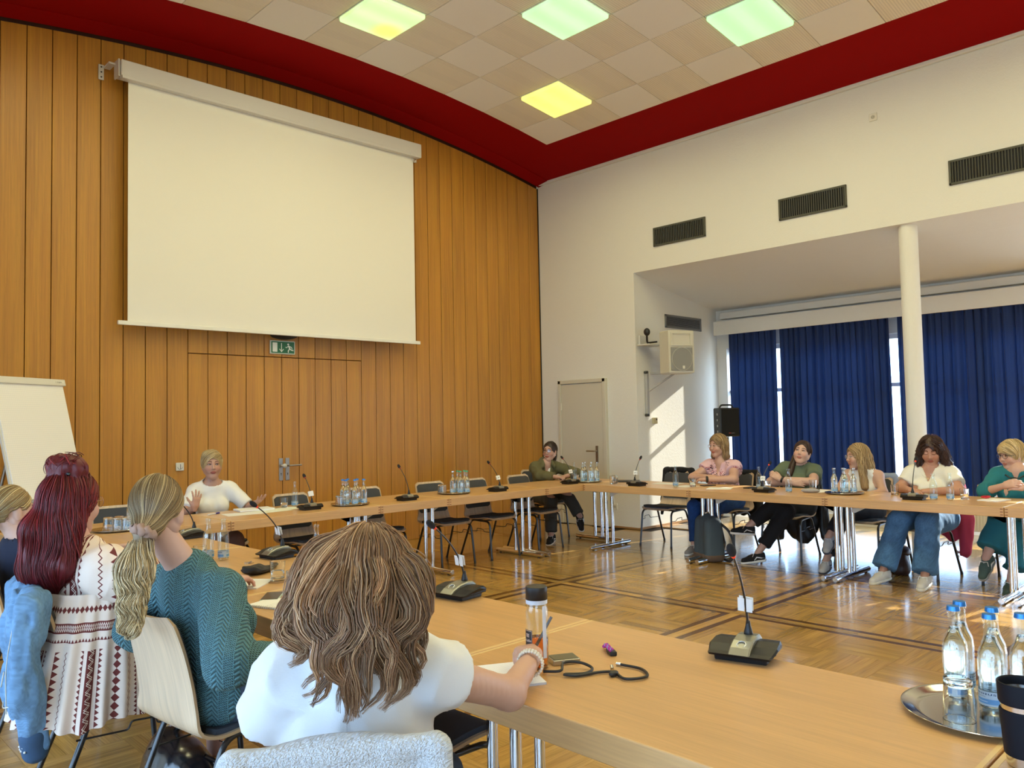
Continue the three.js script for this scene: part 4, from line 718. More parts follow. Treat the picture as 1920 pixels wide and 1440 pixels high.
{ const p = thing('snack_plate', 'dark plate with a pale snack before the woman in the olive jacket', 'plate', [-1.44, TY, 1.82]); obj('plate', lathe([[0, 0.002], [0.06, 0.002], [0.09, 0.014], [0.092, 0.014], [0.062, 0], [0, 0]], 32), M.black, p); obj('snack', [0, 1, 2, 3, 4].map((i) => new THREE.SphereGeometry(0.022, 10, 8).scale(1.2, 0.6, 1).translate(Math.cos(i * 1.3) * 0.035, 0.016, Math.sin(i * 1.3) * 0.035)), mat({ color: lin(0.62, 0.48, 0.27), roughness: 0.8 }), p); }
page('document_folder', -1.20, 2.46, 0.22, 0.31, 0.012, 30, M.black, 'dark folder behind the corner tray', 'folder');
page('paper_sheet', -1.20, 3.05, 0.21, 0.30, 0.002, 10, M.paper, 'white sheet before the black jacket chair', 'paper'); page('paper_sheet', -1.40, 3.42, 0.21, 0.2, 0.001, -12, M.paper, 'sheet under the open bottle by the black jacket chair', 'paper');
page('smartphone', -1.22, 3.58, 0.075, 0.155, 0.009, 70, M.blackGloss, 'black smartphone by the forearm of the woman in pink', 'phone'); page('paper_stack', -1.45, 3.86, 0.21, 0.24, 0.004, 24, M.paper, 'white papers in front of the woman in pink', 'papers');
page('smartphone', -1.25, 4.10, 0.075, 0.155, 0.009, 82, M.blackGloss, 'black smartphone between the women in pink and green', 'phone'); page('writing_pad', -1.16, 4.13, 0.15, 0.21, 0.006, 80, M.cream, 'cream pad behind the smartphone', 'notepad');
{ const c = obj('glasses_case', new THREE.SphereGeometry(1, 28, 16).scale(0.04, 0.022, 0.085).rotateY(0.3).translate(0, 0.02, 0), mat({ color: lin(0.33, 0.31, 0.31), roughness: 0.7 })); c.position.set(-1.40, TY, 4.80); tag(c, 'grey rounded glasses case on the window row', 'case');
  const e = thing('reading_glasses', 'folded dark reading glasses on papers by the grey case', 'glasses', [-1.22, TY + 0.003, 4.80], 0.5); for (const x of [-0.032, 0.032]) obj('rim', new THREE.TorusGeometry(0.024, 0.002, 6, 24).translate(x, 0.026, 0), M.black, e); for (const x of [-0.058, 0.058]) obj('temple', cyl([x, 0.03, 0], [x * 0.6, 0.004, -0.12], 0.0018), M.black, e); obj('bridge', cyl([-0.009, 0.03, 0], [0.009, 0.03, 0], 0.002), M.black, e); }
page('paper_sheet', -1.2, 4.80, 0.21, 0.29, 0.002, 80, M.paper, 'sheet under the folded reading glasses', 'paper');
page('paper_sheet', -1.15, 5.72, 0.15, 0.21, 0.003, 80, M.paper, 'sheet under the hands of the woman in jeans', 'paper');
page('notebook', -1.27, 6.30, 0.16, 0.22, 0.008, 78, M.paper, 'white notepad before the woman in teal', 'notebook');
{ const r = obj('red_cord', tube([[0, 0.006, 0], [0.03, 0.012, 0.02], [0.05, 0.01, -0.02], [0.0, 0.014, -0.03], [-0.04, 0.012, 0.01], [0.01, 0.018, 0.03], [0.05, 0.016, 0.01], [-0.02, 0.02, -0.02]], 0.006, 80, 6), mat({ color: lin(0.55, 0.02, 0.04), roughness: 0.7 })); r.position.set(-1.24, TY + 0.008, 6.23); tag(r, 'tangled red cord on the white notepad', 'cord'); }
page('folder_card', -1.30, 6.66, 0.21, 0.3, 0.003, 85, M.paper, 'white folder at the edge of the window row', 'folder');
// ---------- people: distance fields meshed with surface nets ----------
const sub = (a, b) => [a[0] - b[0], a[1] - b[1], a[2] - b[2]], add3 = (a, b) => [a[0] + b[0], a[1] + b[1], a[2] + b[2]], mul = (a, k) => [a[0] * k, a[1] * k, a[2] * k], mix3 = (a, b, t) => [lerp(a[0], b[0], t), lerp(a[1], b[1], t), lerp(a[2], b[2], t)], dot3 = (a, b) => a[0] * b[0] + a[1] * b[1] + a[2] * b[2], len3 = (a) => Math.hypot(...a), nrm = (a) => mul(a, 1 / (len3(a) || 1));
const smin = (a, b, k) => { const h = Math.max(k - Math.abs(a - b), 0) / k; return Math.min(a, b) - h * h * k * 0.25; };
const smax = (a, b, k) => -smin(-a, -b, k);
const cone = (a, b, ra, rb, k = 0.03) => ({ t: 0, a, b, ra, rb, k, d: sub(b, a), l2: Math.max(1e-9, dot3(sub(b, a), sub(b, a))) });
const ell = (c, r, k = 0.03, m = null) => ({ t: 1, c, r, k, m });      // m: rotation matrix rows (world to local)
function primD(p, x, y, z) {
  if (p.t === 0) { const ax = x - p.a[0], ay = y - p.a[1], az = z - p.a[2]; let h = (ax * p.d[0] + ay * p.d[1] + az * p.d[2]) / p.l2; h = h < 0 ? 0 : h > 1 ? 1 : h; const bx_ = ax - p.d[0] * h, by = ay - p.d[1] * h, bz = az - p.d[2] * h; return Math.sqrt(bx_ * bx_ + by * by + bz * bz) - (p.ra + (p.rb - p.ra) * h); }
  let a = x - p.c[0], b = y - p.c[1], c = z - p.c[2];
  if (p.m) { const m = p.m, A = m[0] * a + m[1] * b + m[2] * c, B = m[3] * a + m[4] * b + m[5] * c, C = m[6] * a + m[7] * b + m[8] * c; a = A; b = B; c = C; }
  const [r0, r1, r2] = p.r, k0 = Math.sqrt((a / r0) ** 2 + (b / r1) ** 2 + (c / r2) ** 2), k1 = Math.sqrt((a / r0 / r0) ** 2 + (b / r1 / r1) ** 2 + (c / r2 / r2) ** 2);
  return k1 < 1e-6 ? -Math.min(r0, r1, r2) : k0 * (k0 - 1) / k1;
}
const field = (prims) => (x, y, z) => { let d = 1e3; for (let i = 0; i < prims.length; i++) { const p = prims[i], e = primD(p, x, y, z); if (e - d < p.k) d = d > 100 ? e : smin(d, e, p.k); } return d; };
function bounds(prims, pad) { const lo = [1e9, 1e9, 1e9], hi = [-1e9, -1e9, -1e9]; for (const p of prims) { const pts = p.t === 0 ? [[p.a, p.ra], [p.b, p.rb]] : [[p.c, Math.max(...p.r)]]; for (const [c, r] of pts) for (let i = 0; i < 3; i++) { lo[i] = Math.min(lo[i], c[i] - r - pad); hi[i] = Math.max(hi[i], c[i] + r + pad); } } return [lo, hi]; }
function nets(f, lo, hi, h) {
  const B = 6, n = [0, 1, 2].map((i) => Math.ceil((hi[i] - lo[i]) / h / B) * B + 1), [nx, ny, nz] = n, F = new Float32Array(nx * ny * nz).fill(9), at = (i, j, k) => (k * ny + j) * nx + i;
  const done = new Uint8Array(nx * ny * nz), rad = B * h * 0.87 * 1.35;
  for (let k = 0; k < nz - 1; k += B) for (let j = 0; j < ny - 1; j += B) for (let i = 0; i < nx - 1; i += B) {
    const c = f(lo[0] + (i + B / 2) * h, lo[1] + (j + B / 2) * h, lo[2] + (k + B / 2) * h), far = Math.abs(c) > rad;
    for (let c2 = k; c2 <= k + B; c2++) for (let b = j; b <= j + B; b++) for (let a = i; a <= i + B; a++) { const q = at(a, b, c2); if (far) { if (!done[q]) F[q] = c; } else if (done[q] !== 1) { F[q] = f(lo[0] + a * h, lo[1] + b * h, lo[2] + c2 * h); done[q] = 1; } }
  }
  const id = new Int32Array(nx * ny * nz).fill(-1), pos = [], idx = [];
  for (let k = 0; k < nz - 1; k++) for (let j = 0; j < ny - 1; j++) for (let i = 0; i < nx - 1; i++) {
    const v = [F[at(i, j, k)], F[at(i + 1, j, k)], F[at(i, j + 1, k)], F[at(i + 1, j + 1, k)], F[at(i, j, k + 1)], F[at(i + 1, j, k + 1)], F[at(i, j + 1, k + 1)], F[at(i + 1, j + 1, k + 1)]];
    let s = 0; for (let q = 0; q < 8; q++) if (v[q] < 0) s |= 1 << q; if (s === 0 || s === 255) continue;
    let x = 0, y = 0, z = 0, c = 0;
    for (let e = 0; e < 12; e++) { const a = EA[e], b = EB[e], A = v[a] < 0, C = v[b] < 0; if (A === C) continue; const t = v[a] / (v[a] - v[b]); x += (a & 1) + t * ((b & 1) - (a & 1)); y += ((a >> 1) & 1) + t * (((b >> 1) & 1) - ((a >> 1) & 1)); z += (a >> 2) + t * ((b >> 2) - (a >> 2)); c++; }
    id[at(i, j, k)] = pos.length / 3; pos.push(lo[0] + (i + x / c) * h, lo[1] + (j + y / c) * h, lo[2] + (k + z / c) * h);
  }
  const quad = (a, b, c, d, flip) => { if (a < 0 || b < 0 || c < 0 || d < 0) return; flip ? idx.push(a, c, b, a, d, c) : idx.push(a, b, c, a, c, d); };
  for (let k = 1; k < nz - 1; k++) for (let j = 1; j < ny - 1; j++) for (let i = 1; i < nx - 1; i++) {
    const o = F[at(i, j, k)] < 0;
    if (o !== (F[at(i + 1, j, k)] < 0)) quad(id[at(i, j - 1, k - 1)], id[at(i, j, k - 1)], id[at(i, j, k)], id[at(i, j - 1, k)], !o);
    if (o !== (F[at(i, j + 1, k)] < 0)) quad(id[at(i - 1, j, k - 1)], id[at(i - 1, j, k)], id[at(i, j, k)], id[at(i, j, k - 1)], !o);
    if (o !== (F[at(i, j, k + 1)] < 0)) quad(id[at(i - 1, j - 1, k)], id[at(i, j - 1, k)], id[at(i, j, k)], id[at(i - 1, j, k)], !o);
  }
  const g = new THREE.BufferGeometry(); g.setAttribute('position', new THREE.Float32BufferAttribute(pos, 3)); g.setIndex(idx); g.computeVertexNormals(); return g;
}
const EA = [0, 2, 4, 6, 0, 1, 4, 5, 0, 1, 2, 3], EB = [1, 3, 5, 7, 2, 3, 6, 7, 4, 5, 6, 7];
function colorBy(g, fn) { const p = g.attributes.position, a = new Float32Array(p.count * 3); for (let i = 0; i < p.count; i++) a.set(fn(p.getX(i), p.getY(i), p.getZ(i)), i * 3); g.setAttribute('color', new THREE.BufferAttribute(a, 3)); return g; }
function uvBy(g, fn) { const p = g.attributes.position, a = new Float32Array(p.count * 2); for (let i = 0; i < p.count; i++) a.set(fn(p.getX(i), p.getY(i), p.getZ(i)), i * 2); g.setAttribute('uv', new THREE.BufferAttribute(a, 2)); return g; }

// head in its own axes: +z face, origin between the ears; chin -0.117, crown +0.12
const headPrims = (o) => [
  ell([0, 0.032, -0.014], [0.0745, 0.09, 0.094], 0.03), ell([0, -0.03, 0.026], [0.0585 * o.w, 0.08, 0.061], 0.04), ell([0, -0.103, 0.056], [0.021, 0.016, 0.017], 0.035),
  cone([-0.054 * o.w, -0.05, -0.002], [-0.014, -0.101, 0.05], 0.02, 0.016, 0.03), cone([0.054 * o.w, -0.05, -0.002], [0.014, -0.101, 0.05], 0.02, 0.016, 0.03),
  ell([-0.036, -0.03, 0.06], [0.026 * o.w, 0.024, 0.024], 0.03), ell([0.036, -0.03, 0.06], [0.026 * o.w, 0.024, 0.024], 0.03),
  cone([-0.038, 0.032, 0.072], [0.038, 0.032, 0.072], 0.011, 0.011, 0.02),
  cone([0, 0.018, 0.083], [0, -0.022, 0.1], 0.007, 0.0095, 0.014), ell([0, -0.027, 0.1], [0.0105, 0.009, 0.0115], 0.008), ell([-0.0105, -0.0305, 0.09], [0.007, 0.006, 0.009], 0.008), ell([0.0105, -0.0305, 0.09], [0.007, 0.006, 0.009], 0.008),
  ell([0, -0.0575, 0.0825], [0.022, 0.0052, 0.0115], 0.006), ell([0, -0.0675, 0.081], [0.0195, 0.006, 0.0115], 0.006),
  ...[-1, 1].map((e) => ell([e * 0.0765, -0.006, -0.008], [0.009, 0.031, 0.0185], 0.01, rotM(0, e * 0.35, 0))), ...[-1, 1].map((e) => ell([e * 0.078, -0.03, 0.0], [0.007, 0.011, 0.009], 0.008)),
];
function rotM(ax, ay, az) { const e = new THREE.Matrix4().makeRotationFromEuler(new THREE.Euler(ax, ay, az, 'YXZ')).elements; return [e[0], e[1], e[2], e[4], e[5], e[6], e[8], e[9], e[10]]; }  // inverse rotation (rows)
const headCache = {};
function headGeo(o) {
  const key = JSON.stringify(o); if (headCache[key]) return headCache[key].clone();
  const P = headPrims(o), f0 = field(P), lidH = o.shut ? 0.0115 : 0.0062, lidY = o.shut ? 0.0095 : 0.0165;
  const f = (x, y, z) => {
    let d = f0(x, y, z); const ex = Math.abs(x) - 0.0315;
    d = smax(d, -(Math.hypot(ex, (y - 0.0115) * 1.25, z - 0.0925) - 0.0165), 0.012);
    d = smin(d, primD({ t: 1, c: [0.0315, lidY, 0.0775], r: [0.0155, lidH, 0.0125] }, Math.abs(x), y, z), 0.004);
    d = smin(d, primD({ t: 1, c: [0.0315, 0.001, 0.0765], r: [0.0145, 0.0045, 0.0115] }, Math.abs(x), y, z), 0.005);
    if (y < -0.05) d = smax(d, -(Math.hypot((y + 0.0628) * 2.2, Math.max(0, Math.abs(x) - 0.017)) - 0.0022 - (z < 0.07 ? -1 : 0)), 0.003);
    return d;
  };
  const g = nets(f, [-0.1, -0.135, -0.125], [0.1, 0.14, 0.13], o.h);
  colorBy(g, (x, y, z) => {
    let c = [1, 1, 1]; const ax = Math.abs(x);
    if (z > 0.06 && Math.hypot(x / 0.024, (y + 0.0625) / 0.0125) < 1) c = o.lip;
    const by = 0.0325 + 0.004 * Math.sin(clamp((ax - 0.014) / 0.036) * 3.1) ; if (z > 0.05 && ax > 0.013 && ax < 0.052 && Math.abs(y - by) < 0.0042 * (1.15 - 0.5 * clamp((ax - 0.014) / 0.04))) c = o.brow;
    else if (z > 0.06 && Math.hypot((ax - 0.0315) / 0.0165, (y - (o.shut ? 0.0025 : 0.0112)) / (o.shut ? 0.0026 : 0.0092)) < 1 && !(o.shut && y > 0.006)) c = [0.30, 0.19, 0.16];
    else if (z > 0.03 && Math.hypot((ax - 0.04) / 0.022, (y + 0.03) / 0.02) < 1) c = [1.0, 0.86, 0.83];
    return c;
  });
  headCache[key] = g; return g.clone();
}
// right hand: wrist at origin, fingers +z, back of hand +y, thumb +x
const handCache = {};
function handGeo(pose, h) {
  const key = pose + h; if (handCache[key]) return handCache[key].clone();
  const q = { relaxed: [0.38, 0.38, 0.42, 0.46, 0.03, 0.35], flat: [0.12, 0.12, 0.12, 0.14, 0.05, 0.2], open: [0.20, 0.14, 0.16, 0.22, 0.2, -0.2], fist: [1.15, 1.2, 1.2, 1.2, 0, 0.9], pen: [0.55, 0.85, 1.05, 1.1, 0.0, 0.8] }[pose];
  const P = [cone([0, 0, -0.015], [0, 0, 0.02], 0.0235, 0.025, 0.02)];
  for (const x of [-0.026, -0.009, 0.009, 0.025]) P.push(cone([x * 0.75, 0.001, 0.02], [x, 0.002, 0.083], 0.0145, 0.0115, 0.02));
  [[0.027, 0.073], [0.009, 0.081], [-0.0095, 0.075], [-0.0275, 0.058]].forEach(([x, L], i) => {
    let a = 0.06, p = [x, 0.002, 0.086 - Math.abs(i - 1) * 0.004]; const yaw = (1.2 - i) * q[4], seg = [0.46, 0.3, 0.24], r = [0.0093, 0.0083, 0.0076, 0.0066].map((v) => v * (i === 3 ? 0.88 : 1));
    for (let s = 0; s < 3; s++) { a += q[i] * (s === 0 ? 0.8 : 1); const b = add3(p, mul([Math.sin(yaw) * Math.cos(a), -Math.sin(a), Math.cos(yaw) * Math.cos(a)], L * seg[s])); P.push(cone(p, b, r[s], r[s + 1], 0.006)); p = b; }
  });
  const c = q[5], t0 = [0.02, -0.004, 0.012], t1 = [0.041, -0.012, 0.042], t2 = add3(t1, mul(nrm([0.55 - 0.9 * c, -0.3 - 0.2 * c, 0.75]), 0.034)), t3 = add3(t2, mul(nrm([0.35 - 1.1 * c, -0.25 - 0.2 * c, 0.85]), 0.027));
  P.push(cone(t0, t1, 0.0165, 0.0125, 0.018), cone(t1, t2, 0.0112, 0.0098, 0.008), cone(t2, t3, 0.0096, 0.0075, 0.006));
  const [lo, hi] = bounds(P, 0.008); const g = nets(field(P), lo, hi, h); handCache[key] = g; return g.clone();
}
function strandMesh(list, rs = 3) {                                        // list of {P:[[x,y,z]..], r, c}
  let nv = 0, ni = 0; for (const s of list) { nv += s.P.length * rs; ni += (s.P.length - 1) * rs * 6; }
  const pos = new Float32Array(nv * 3), nor = new Float32Array(nv * 3), col = new Float32Array(nv * 3), idx = new Uint32Array(ni); let v = 0, q = 0;
  for (const s of list) {
    const n = s.P.length, base = v; let N = null;
    for (let i = 0; i < n; i++) {
      const A = s.P[Math.max(0, i - 1)], B = s.P[Math.min(n - 1, i + 1)], t = nrm(sub(B, A)); if (!N) N = Math.abs(t[1]) < 0.9 ? [0, 1, 0] : [1, 0, 0];
      N = nrm(sub(N, mul(t, dot3(N, t)))); const Bn = [t[1] * N[2] - t[2] * N[1], t[2] * N[0] - t[0] * N[2], t[0] * N[1] - t[1] * N[0]], f = i / (n - 1), r = s.r * (1 - 0.85 * f * f * f) * (0.75 + 0.5 * Math.min(1, f * 4));
      for (let k = 0; k < rs; k++) { const a = k / rs * 6.2832, c = Math.cos(a), e = Math.sin(a); for (let m = 0; m < 3; m++) { const dd = N[m] * c + Bn[m] * e; nor[v * 3 + m] = dd; pos[v * 3 + m] = s.P[i][m] + dd * r; col[v * 3 + m] = s.c[m] * (s.tip ? lerp(1, s.tip[m], f) : 1); } v++; }
    }
    for (let i = 0; i < n - 1; i++) for (let k = 0; k < rs; k++) { const a = base + i * rs + k, b = base + i * rs + (k + 1) % rs; idx[q++] = a; idx[q++] = b; idx[q++] = a + rs; idx[q++] = b; idx[q++] = b + rs; idx[q++] = a + rs; }
  }
  const g = new THREE.BufferGeometry(); g.setAttribute('position', new THREE.BufferAttribute(pos, 3)); g.setAttribute('normal', new THREE.BufferAttribute(nor, 3)); g.setAttribute('color', new THREE.BufferAttribute(col, 3)); g.setAttribute('uv', new THREE.BufferAttribute(new Float32Array(nv * 2), 2)); g.setIndex(new THREE.BufferAttribute(idx, 1)); return g;
}
const SKIN = (c) => phy({ color: lin(...c), vertexColors: true, roughness: 0.5, sheen: 0.15, sheenRoughness: 0.5, sheenColor: lin(0.9, 0.6, 0.5) });
const clothM = (c, o = {}) => mat({ color: lin(...c), roughness: 0.88, bumpMap: rep(T.cloth, 10, 10), bumpScale: 0.0004, ...o });
const hairM = () => phy({ color: 0xffffff, vertexColors: true, roughness: 0.45, sheen: 0.06, sheenRoughness: 0.4, sheenColor: lin(0.5, 0.4, 0.3) });
const eyeG = (() => { const g = new THREE.SphereGeometry(0.0122, 20, 16); return colorBy(g, (x, y, z) => { const r = Math.hypot(x, y); return z > 0 && r < 0.0034 ? [0.01, 0.01, 0.01] : z > 0 && r < 0.0072 ? [0.05, 0.035, 0.028] : [0.42, 0.39, 0.37]; }); })();
const eyeM = phy({ color: 0xffffff, vertexColors: true, roughness: 0.15 });
function person(s) {
  const g = thing('person', s.label, 'person', [s.at[0], 0, s.at[1]], s.deg * D, 'people seated around the tables');
  const b = s.build || 1, hb = s.near ? 0.0125 : 0.0165, hh = s.near ? 0.004 : 0.0044, H = [0, s.hipY || 0.53, 0];
  const lean = (s.lean || 0) * D, side = (s.side || 0) * D, tw = (s.twist || 0) * D, u = nrm([Math.sin(side), Math.cos(lean) * Math.cos(side), Math.sin(lean)]), up = (d, x = 0, z = 0) => { const c = Math.cos(tw), e = Math.sin(tw), X = x * c + z * e, Z = -x * e + z * c; return [H[0] + u[0] * d + X, H[1] + u[1] * d - Z * u[2] * 0.6 - X * u[0] * 0.6, H[2] + u[2] * d + Z]; };
  const tl = s.torso || 1, N = up(0.455 * tl), SL = up(0.392 * tl, 0.15 * (0.75 + 0.25 * b)), SR = up(0.392 * tl, -0.15 * (0.75 + 0.25 * b));
  const hp = s.head || {}, hd = (hp.dir || [0, 0]), HMat = new THREE.Matrix4(), hc = add3(add3(N, mul(u, 0.10)), [0, 0.085, 0.025]); if (s.headAt) { const c = Math.cos(s.deg * D), e = Math.sin(s.deg * D), dx = s.headAt[0] - s.at[0], dz = s.headAt[2] - s.at[1]; hc[0] = dx * c - dz * e; hc[1] = s.headAt[1]; hc[2] = dx * e + dz * c; }
  HMat.makeRotationFromEuler(new THREE.Euler((hp.pitch || 0) * D, (hp.yaw || 0) * D, (hp.roll || 0) * D, 'YXZ')); const hs = hp.size || 1; HMat.scale(V(hs, hs, hs)); HMat.setPosition(...hc);
  const HI = HMat.clone().invert().elements, inH = (x, y, z) => [HI[0] * x + HI[4] * y + HI[8] * z + HI[12], HI[1] * x + HI[5] * y + HI[9] * z + HI[13], HI[2] * x + HI[6] * y + HI[10] * z + HI[14]], outH = (x, y, z) => V(x, y, z).applyMatrix4(HMat).toArray();
  const toL = (q) => { const c = Math.cos(s.deg * D), e = Math.sin(s.deg * D), dx = q[0] - s.at[0], dz = q[2] - s.at[1]; return [dx * c - dz * e, q[1], dx * e + dz * c]; }, rotL = (q) => { const c = Math.cos(s.deg * D), e = Math.sin(s.deg * D); return [q[0] * c - q[2] * e, q[1], q[0] * e + q[2] * c]; };
  if (!s.local) { const cv = {}; for (const e of ['L', 'R']) { const q = s.arms[e]; cv[e] = { ...q, e: toL(q.e), w: toL(q.w) }; if (q.dir) cv[e].dir = rotL(q.dir); if (q.back) cv[e].back = rotL(q.back); } s.arms = cv; if (s.legs) { const l = {}; for (const e of ['L', 'R']) l[e] = s.legs[e].map(toL); s.legs = l; } if (s.shoes) for (const e of ['L', 'R']) if (s.shoes[e]) s.shoes[e] = rotL(s.shoes[e]); }
  const arm = s.arms, leg = s.legs || { L: [[0.11, 0.5, 0.42], [0.11, 0.09, 0.40]], R: [[-0.11, 0.5, 0.42], [-0.11, 0.09, 0.40]] };
  const ab = (s.armR || 1), lb = s.legR || 1;
  const torso = [ell(up(0.0, 0, -0.01), [0.17 * b, 0.105, 0.135 * b], 0.05), ell(up(0.14 * tl, 0, 0.0), [0.138 * b, 0.13, 0.108 * b], 0.06), ell(up(0.28 * tl, 0, -0.005), [0.142 * (0.6 + 0.4 * b), 0.14, 0.103 * (0.6 + 0.4 * b)], 0.06), cone(up(0.43 * tl, 0.035, -0.01), SL, 0.05, 0.046, 0.05), cone(up(0.43 * tl, -0.035, -0.01), SR, 0.05, 0.046, 0.05), cone(up(0.40 * tl, 0, -0.02), N, 0.07, 0.056, 0.06), ell(up(0.25 * tl, 0.068, 0.085 * (0.6 + 0.4 * b)), [0.062 * b, 0.06 * b, 0.05 * b], 0.045), ell(up(0.25 * tl, -0.068, 0.085 * (0.6 + 0.4 * b)), [0.062 * b, 0.06 * b, 0.05 * b], 0.045)];
  const neck = [cone(up(0.43 * tl), outH(0, -0.05, -0.015), 0.056, 0.05, 0.03)];
  const A = (e, S) => { const q = arm[e]; return [cone(S, q.e, 0.049 * ab, 0.04 * ab, 0.04), cone(q.e, q.w, 0.039 * ab, 0.0265 * (0.5 + 0.5 * ab), 0.03)]; };
  const arms = [...A('L', SL), ...A('R', SR)], legs = [];
  for (const e of ['L', 'R']) { const [k, a] = leg[e], hx = e === 'L' ? 0.09 : -0.09, hip = [hx * b, H[1] - 0.01, 0.03]; legs.push(cone(hip, k, 0.086 * lb, 0.06 * lb, 0.05), cone(k, a, 0.057 * lb, 0.034, 0.03)); }
  const all = [...torso, ...neck, ...arms, ...legs];
  const [lo, hi] = bounds(all, 0.03), gs = [nets(field(all), lo, hi, hb)];
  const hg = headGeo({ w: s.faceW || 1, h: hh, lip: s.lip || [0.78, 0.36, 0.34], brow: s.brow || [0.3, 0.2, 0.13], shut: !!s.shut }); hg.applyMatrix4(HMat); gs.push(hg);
  for (const e of ['L', 'R']) { const q = arm[e]; if (q.hide) continue; const z = nrm(q.dir || sub(q.w, q.e)), y0 = q.back || [0, 1, 0], y = nrm(sub(y0, mul(z, dot3(y0, z)))), x = [y[1] * z[2] - y[2] * z[1], y[2] * z[0] - y[0] * z[2], y[0] * z[1] - y[1] * z[0]]; const m = new THREE.Matrix4().makeBasis(V(...x), V(...y), V(...z)).setPosition(...q.w); const hg2 = handGeo(q.pose || 'relaxed', s.near ? 0.0032 : 0.0045); const sc = s.handS || 0.92; hg2.scale(e === 'L' ? -sc : sc, sc, sc); if (e === 'L') { const ix = hg2.index.array; for (let i = 0; i < ix.length; i += 3) { const t = ix[i]; ix[i] = ix[i + 1]; ix[i + 1] = t; } hg2.computeVertexNormals(); } hg2.applyMatrix4(m); gs.push(hg2); }
  for (const q of gs) if (!q.attributes.color) paint(q, [1, 1, 1]);
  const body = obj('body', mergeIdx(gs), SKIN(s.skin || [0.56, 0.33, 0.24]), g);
  if (!s.noEyes) for (const e of [-1, 1]) { const m = obj('eye', eyeG, eyeM, g); const p = outH(e * 0.0315, 0.0105, 0.0752); m.position.set(...p); m.quaternion.setFromRotationMatrix(new THREE.Matrix4().makeRotationFromEuler(new THREE.Euler(((hp.pitch || 0) + (hp.gaze ? hp.gaze[0] : 0)) * D, ((hp.yaw || 0) + (hp.gaze ? hp.gaze[1] : 0)) * D, 0, 'YXZ'))); m.scale.setScalar(hs); }
  // clothes
  const fold = (x, y, z, amp) => amp * (vn3(x * 8, y * 5, z * 8) * 0.55 + 1.1 * (Math.abs(vn3(x * 11 + y * 5 + 3, y * 9 - x * 4, z * 11)) - 0.3) + vn3(x * 27 + 5, y * 13, z * 27) * 0.3);
  for (const t of [s.inner, s.top]) {
    if (!t) continue;
    const f = (t.fat || 0.016) * 0.7, LO = (t.loose || 0.008) * 0.55, P = torso.map((q) => q), sl = [], ends = [];
    for (const [e, S] of [['L', SL], ['R', SR]]) { const q = arm[e], k = e === 'L' && t.sleeveL !== undefined ? t.sleeveL : t.sleeve; if (k <= 0) continue; const m = mix3(S, q.e, Math.min(1, k)); sl.push(cone(S, m, (0.05 + LO) * ab, (lerp(0.049, 0.04, Math.min(1, k)) + LO * 1.3) * ab, 0.035)); if (k > 1) { const m2 = mix3(q.e, q.w, k - 1); sl.push(cone(q.e, m2, (0.04 + LO) * ab, (lerp(0.039, 0.029, k - 1) + LO) * ab, 0.03)); ends.push([m2, nrm(sub(q.w, q.e)), 0.09]); } else ends.push([m, nrm(sub(q.e, S)), 0.11]); }
    const F = field([...P, ...sl, ...(t.extra ? t.extra(up) : [])]), hem = t.hem === undefined ? -0.06 : t.hem, nk = t.neck || [0.075, 0.06, 0.085], nc = add3(up(0.475 * tl), [0, 0.0, 0.01]), nd = t.neckDrop || 0;
    const fn = (x, y, z) => {
      let d = F(x, y, z) - f + (t.fold === 0 ? 0 : fold(x, y, z, t.fold || 0.006));
      for (const [c, n, r] of ends) { const w = (x - c[0]) * n[0] + (y - c[1]) * n[1] + (z - c[2]) * n[2]; if (w > 0 && Math.hypot(x - c[0], y - c[1], z - c[2]) < r + 0.05) d = Math.max(d, w); }
      d = Math.max(d, hem - ((x - H[0]) * u[0] + (y - H[1]) * u[1] + (z - H[2]) * u[2]) + (t.hemWave ? 0.01 * Math.sin(x * 60) : 0));
      const q = primD({ t: 1, c: nc, r: nk }, x, y, z); d = Math.max(d, -q);
      if (nd) { const vx = Math.abs(x - nc[0] - (t.vx || 0)), vy = nc[1] - y; if (z > nc[2] - 0.01 && vy > -0.08) d = Math.max(d, ((nd - vy) * (t.vw || 0.5) - vx) * 0.8); }
      if (t.cut) d = t.cut(d, x, y, z, up);
      return d;
    };
    const [l2, h2] = bounds([...P, ...sl, ...(t.extra ? t.extra(up) : [])], 0.035), tg = nets(fn, l2, h2, t.h || (s.near ? 0.008 : 0.0105));
    uvBy(tg, t.uv || ((x, y, z) => [Math.atan2(x, z + 0.02) * 0.2, y])); const o = obj(t.name || 'shirt', tg, t.m, g); if (t.label) o.userData.label = t.label;
  }
  if (s.bottom) {
    const t = s.bottom, P = [torso[0], ...(t.belly === false ? [] : [torso[1]])], ends = [];
    for (const e of ['L', 'R']) { const [k, a] = leg[e], hip = [(e === 'L' ? 0.09 : -0.09) * b, H[1] - 0.01, 0.03], c = t.len === undefined ? 0.9 : t.len, m = mix3(k, a, c); P.push(cone(hip, k, 0.086 * lb, (0.06 + (t.wide || 0) * 0.3) * lb, 0.05), cone(k, m, (0.058 + (t.wide || 0) * 0.4) * lb, 0.058 + (t.wide || 0) - 0.018 * c, 0.03)); ends.push([m, nrm(sub(a, k))]); }
    const F = field(P), fn = (x, y, z) => { let d = F(x, y, z) - 0.012 + fold(x, y, z, t.fold || 0.007); for (const [c, n] of ends) { const w = (x - c[0]) * n[0] + (y - c[1]) * n[1] + (z - c[2]) * n[2]; if (w > 0 && Math.hypot(x - c[0], y - c[1], z - c[2]) < 0.16) d = Math.max(d, w); } d = Math.max(d, ((x - H[0]) * u[0] + (y - H[1]) * u[1] + (z - H[2]) * u[2]) - 0.13); return d; };
